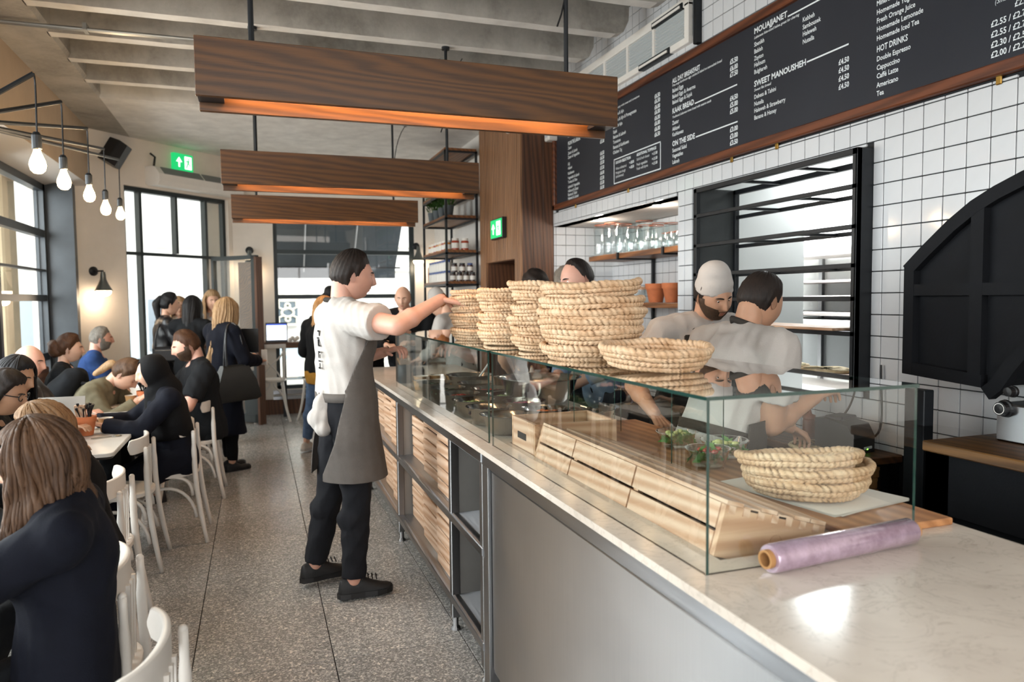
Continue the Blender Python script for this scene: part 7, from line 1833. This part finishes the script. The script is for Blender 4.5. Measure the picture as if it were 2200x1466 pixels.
P = seated(412, 735, fc, 1.72, 6, 'bearded man in a black tee seated with hand to his face', ('short', 'brown', .014), ('tee_shirt', 'blackt', .8, -.06, .018), y=6.25, head=(6, 14), skin_='pink', armR=(.10, .30, .98), armL=(-.2, .40, .80), build_=1.06)
beard(P, 'stubble', .005)
fc = (1, -.05)
P = seated(24, 818, fc, 1.60, 14, 'smiling woman with long dark hair seated at the left edge', ('long', 'black', .018), ('jumper', 'black', 1.95, -.06), x=-1.28, female=True, head=(-20, 14), skin_='olive', armR=(.16, .40, .79), armL=(-.12, .42, .79), vox=.014)
longhair(P, 'black', .32, spread=2.1, wave=.008)
def spectacles(P, mat=BLACKP):
    hh = P.hh; b = MB()
    for sg in (-1, 1):
        b.tube([P.Hw((sg*.145*hh+.105*hh*cos(a), .43*hh-.025*hh*abs(cos(a)), .03*hh+.085*hh*sin(a))) for a in [2*pi*k/18 for k in range(19)]], .0022, 6)
        b.tube([P.Hw((sg*.25*hh, .41*hh, .05*hh)), P.Hw((sg*.345*hh, .30*hh, .055*hh)), P.Hw((sg*.352*hh, -.02*hh, .04*hh)), P.Hw((sg*.34*hh, -.10*hh, -.03*hh))], .0026, 6)
    b.tube([P.Hw((-.04*hh, .455*hh, .05*hh)), P.Hw((.04*hh, .455*hh, .05*hh))], .0022, 6); b.build('glasses', mat, P.root)
P = seated(-10, 842, fc, 1.56, 14, 'woman in dark-framed glasses cut off by the left edge', ('long', 'dark', .018), ('jumper', 'black', 1.95, -.06), x=-1.16, female=True, head=(-6, 16), skin_='olive', armR=(.1, .44, .80), armL=(-.12, .42, .79), vox=.014)
spectacles(P); garment(P, 'hair_bun', hairmat('dark'), lambda pr, inf: pr.sphere(P.Hw((0, -.5*P.hh, .1*P.hh)), .05, 10, 8), 0, .010, 2, .004, 90)
c = P.W((.1, .45, .80)); 
# second blonde, half hidden
P = seated(122, 965, (-1, -.1), 1.40, 10, 'second blonde woman in black, half hidden behind the nearest woman', ('long', 'darkblonde', .02), ('jumper', 'black', 1.95, -.06), y=3.2, female=True, head=(0, 20), vox=.014, armR=(.16, .44, .79), armL=(-.12, .42, .79))
longhair(P, 'darkblonde', .40, spread=2.3, wave=.012, back=.06)
# nearest woman
P = seated(112, 1012, (-1, -.10), 1.52, -2, 'woman with shoulder-length light brown hair, glasses and a navy jumper, nearest', ('long', 'lightbrown', .018), ('jumper', 'navy', 1.97, -.10, .024), y=2.2, female=True, head=(0, 8), detail=True, vox=.012, armR=(.16, .42, .79), armL=(-.14, .44, .79), legs=('trousers', 'blackt', 1.97))
longhair(P, 'lightbrown', .20, spread=2.22, out=.020, nu=240, nv=60, wave=.014, taper=1.06, vary=.05)
spectacles(P)
# ================================================================== OUTSIDE
FAC = M('pale_render', '#d9d6d0', .8, var=.05, vscale=1.5); STN = M('pale_stone', '#e2ddd3', .85, var=.08, vscale=2); WIN = M('dark_window', '#6f7c86', .15, 0, .8); WINL = M('pale_window', '#9aa7b0', .2)
bd = thing('building', (-2.5, 22, 0), 'bright white house across the street seen through the door glass', 'building')
MB().box((-9, 22, 0), (1.0, 23, 14)).build('wall', FAC, bd); MB().box((-9, 21.9, 6.1), (1.0, 22, 6.4)).build('cornice', STN, bd)
for px in (345, 404):
    a, b_ = PY(px-15, 463, 21.98), PY(px+15, 532, 21.98)
    f_ = MB().box((a[0], 21.94, b_[2]), (b_[0], 21.99, a[2])).build('window', FAC, bd)
    wd_ = (b_[0]-a[0])/3
    for k in range(3): MB().box((a[0]+wd_*k+.05, 21.925, b_[2]+.05), (a[0]+wd_*(k+1)-.05, 21.945, a[2]-.3)).build('pane', WINL, f_)
    for k in range(3): MB().box((a[0]+wd_*k+.05, 21.925, a[2]-.24), (a[0]+wd_*(k+1)-.05, 21.945, a[2]-.05)).build('pane', WINL, f_)
MB().box((-9, 21.95, 0), (1, 22, 1.6)).build('shopfront', M('pale_blue_front', '#b9c3c9', .5), bd)
for px in (345, 440): a = PY(px, 650, 21.93); MB().box((a[0]-.3, 21.9, .2), (a[0]+.3, 21.96, 1.6)).build('doorway', WIN, bd)
bd = thing('building', (2.5, 15.5, 0), 'white shopfront with a panelled door and ring fretwork opposite the back window', 'building')
MB().box((-.6, 15.5, 0), (7, 16.3, 9)).build('wall', FAC, bd)
a, b_ = PY(596, 643, 15.45), PY(640, 700, 15.45)
MB().box((a[0], 15.44, b_[2]), (b_[0], 15.5, a[2])).build('fret_window', WIN, bd)
CRM = M('cream_fretwork', '#d9d2c0', .6)
fw = MB(); cx_, cz_, R0 = (a[0]+b_[0])/2, (a[2]+b_[2])/2, (b_[0]-a[0])*.3
fw.tube([(cx_+R0*cos(q), 15.42, cz_+R0*.75*sin(q)) for q in [2*pi*k/24 for k in range(25)]], .025, 6); hgt = (a[2]-b_[2])/2
for sz in (-1, 1): fw.tube([(cx_+R0*.4*cos(q), 15.42, cz_+sz*(R0*1.15)+R0*.4*sin(q)) for q in [2*pi*k/16 for k in range(17)]], .022, 6)
for sx in (-1, 1):
    for sz in (-1, 1): fw.tube([(cx_+sx*R0*1.5, 15.42, cz_+sz*hgt*.85), (cx_+sx*R0*1.5, 15.42, cz_+sz*R0*.9), (cx_+sx*R0*.75, 15.42, cz_+sz*R0*.5)], .022, 6)
fw.box((a[0], 15.41, a[2]-.05), (b_[0], 15.43, a[2])).box((a[0], 15.41, b_[2]), (b_[0], 15.43, b_[2]+.05)); fw.build('fretwork', CRM, bd)
PALEB = M('pale_blue_panel', '#aebdc6', .5); a, b_ = PY(594, 748, 15.4), PY(650, 826, 15.4)
MB().box((a[0], 15.4, b_[2]), (b_[0], 15.5, a[2])).build('door_panel', PALEB, bd)
for k, (q0, q1) in enumerate((((604, 756), (640, 812)), ((610, 764), (634, 800)))):
    u, v_ = PY(*q0, 15.38-.02*k), PY(*q1, 15.38-.02*k); MB().bbox((u[0], 15.38-.02*k, v_[2]), (v_[0], 15.40-.02*k, u[2]), .005).build('moulding', FAC if k == 0 else PALEB, bd)
u, v_ = PY(613, 774, 15.34), PY(629, 790, 15.34); MB().bbox((u[0], 15.33, v_[2]), (v_[0], 15.36, u[2]), .01).build('notice', WHITE, bd)
MB().box((-.6, 15.3, 0), (7, 15.5, .35)).build('step', STN, bd)
for k in range(4): MB().box((-.6, 15.42, 1.62+.5*k), (7, 15.5, 1.66+.5*k)).build('string_course', STN, bd)
aw = thing('awning', (1.2, 11.3, 1.8), 'dark grey fabric awning over the street, seen through the back window', 'awning')
zb_ = PY(700, 598, 11.75)[2]; AWN = M('awning_cloth', '#3b434a', .7, var=.12, vscale=3)
x0_, x1_ = PY(560, 560, 11.75)[0], PY(848, 560, 11.75)[0]
b = MB(); b.loft([[(x, 10.565, 3.2), (x, 11.75, zb_+.16), (x, 11.76, zb_), (x, 11.74, zb_), (x, 11.73, zb_+.15), (x, 10.565, 3.16)] for x in np.linspace(x0_, x1_, 8)]); b.build('canopy', AWN, aw, fix=True)
for px in (655, 765): x = PY(px, 500, 11.2)[0]; MB().tube([(x, 10.57, 3.12), (x, 11.72, zb_+.10)], .014, 8).build('rib', STEELH, aw)
MB().tube([(x0_, 11.3, PY(700, 575, 11.3)[2]), (x1_, 11.3, PY(700, 575, 11.3)[2])], .012, 8).build('bar', BLACK, aw)
bd = thing('building', (-12, 20, 0), 'pale stone building across the side street beyond the left window', 'building')
MB().box((-13, -2, 0), (-12, 60, 16)).build('wall', STN, bd)
for y in np.arange(14, 58, 3.2):
    for z in (1.0, 4.2, 7.4): f_ = MB().box((-12.02, y, z), (-11.95, y+1.3, z+2)).build('window', FAC, bd); MB().box((-11.96, y+.12, z+.12), (-11.94, y+1.18, z+1.88)).build('pane', WIN, f_)
tag(MB().bbox((-2.75, 8.62, -.1), (-2.35, 9.05, 4), .02).build('stone_pilaster', M('yellow_stone', '#a8987c', .85, var=.12, vscale=6)), 'yellowish stone pilaster just outside the left window', 'pilaster')
D.scenes.remove(TMP)
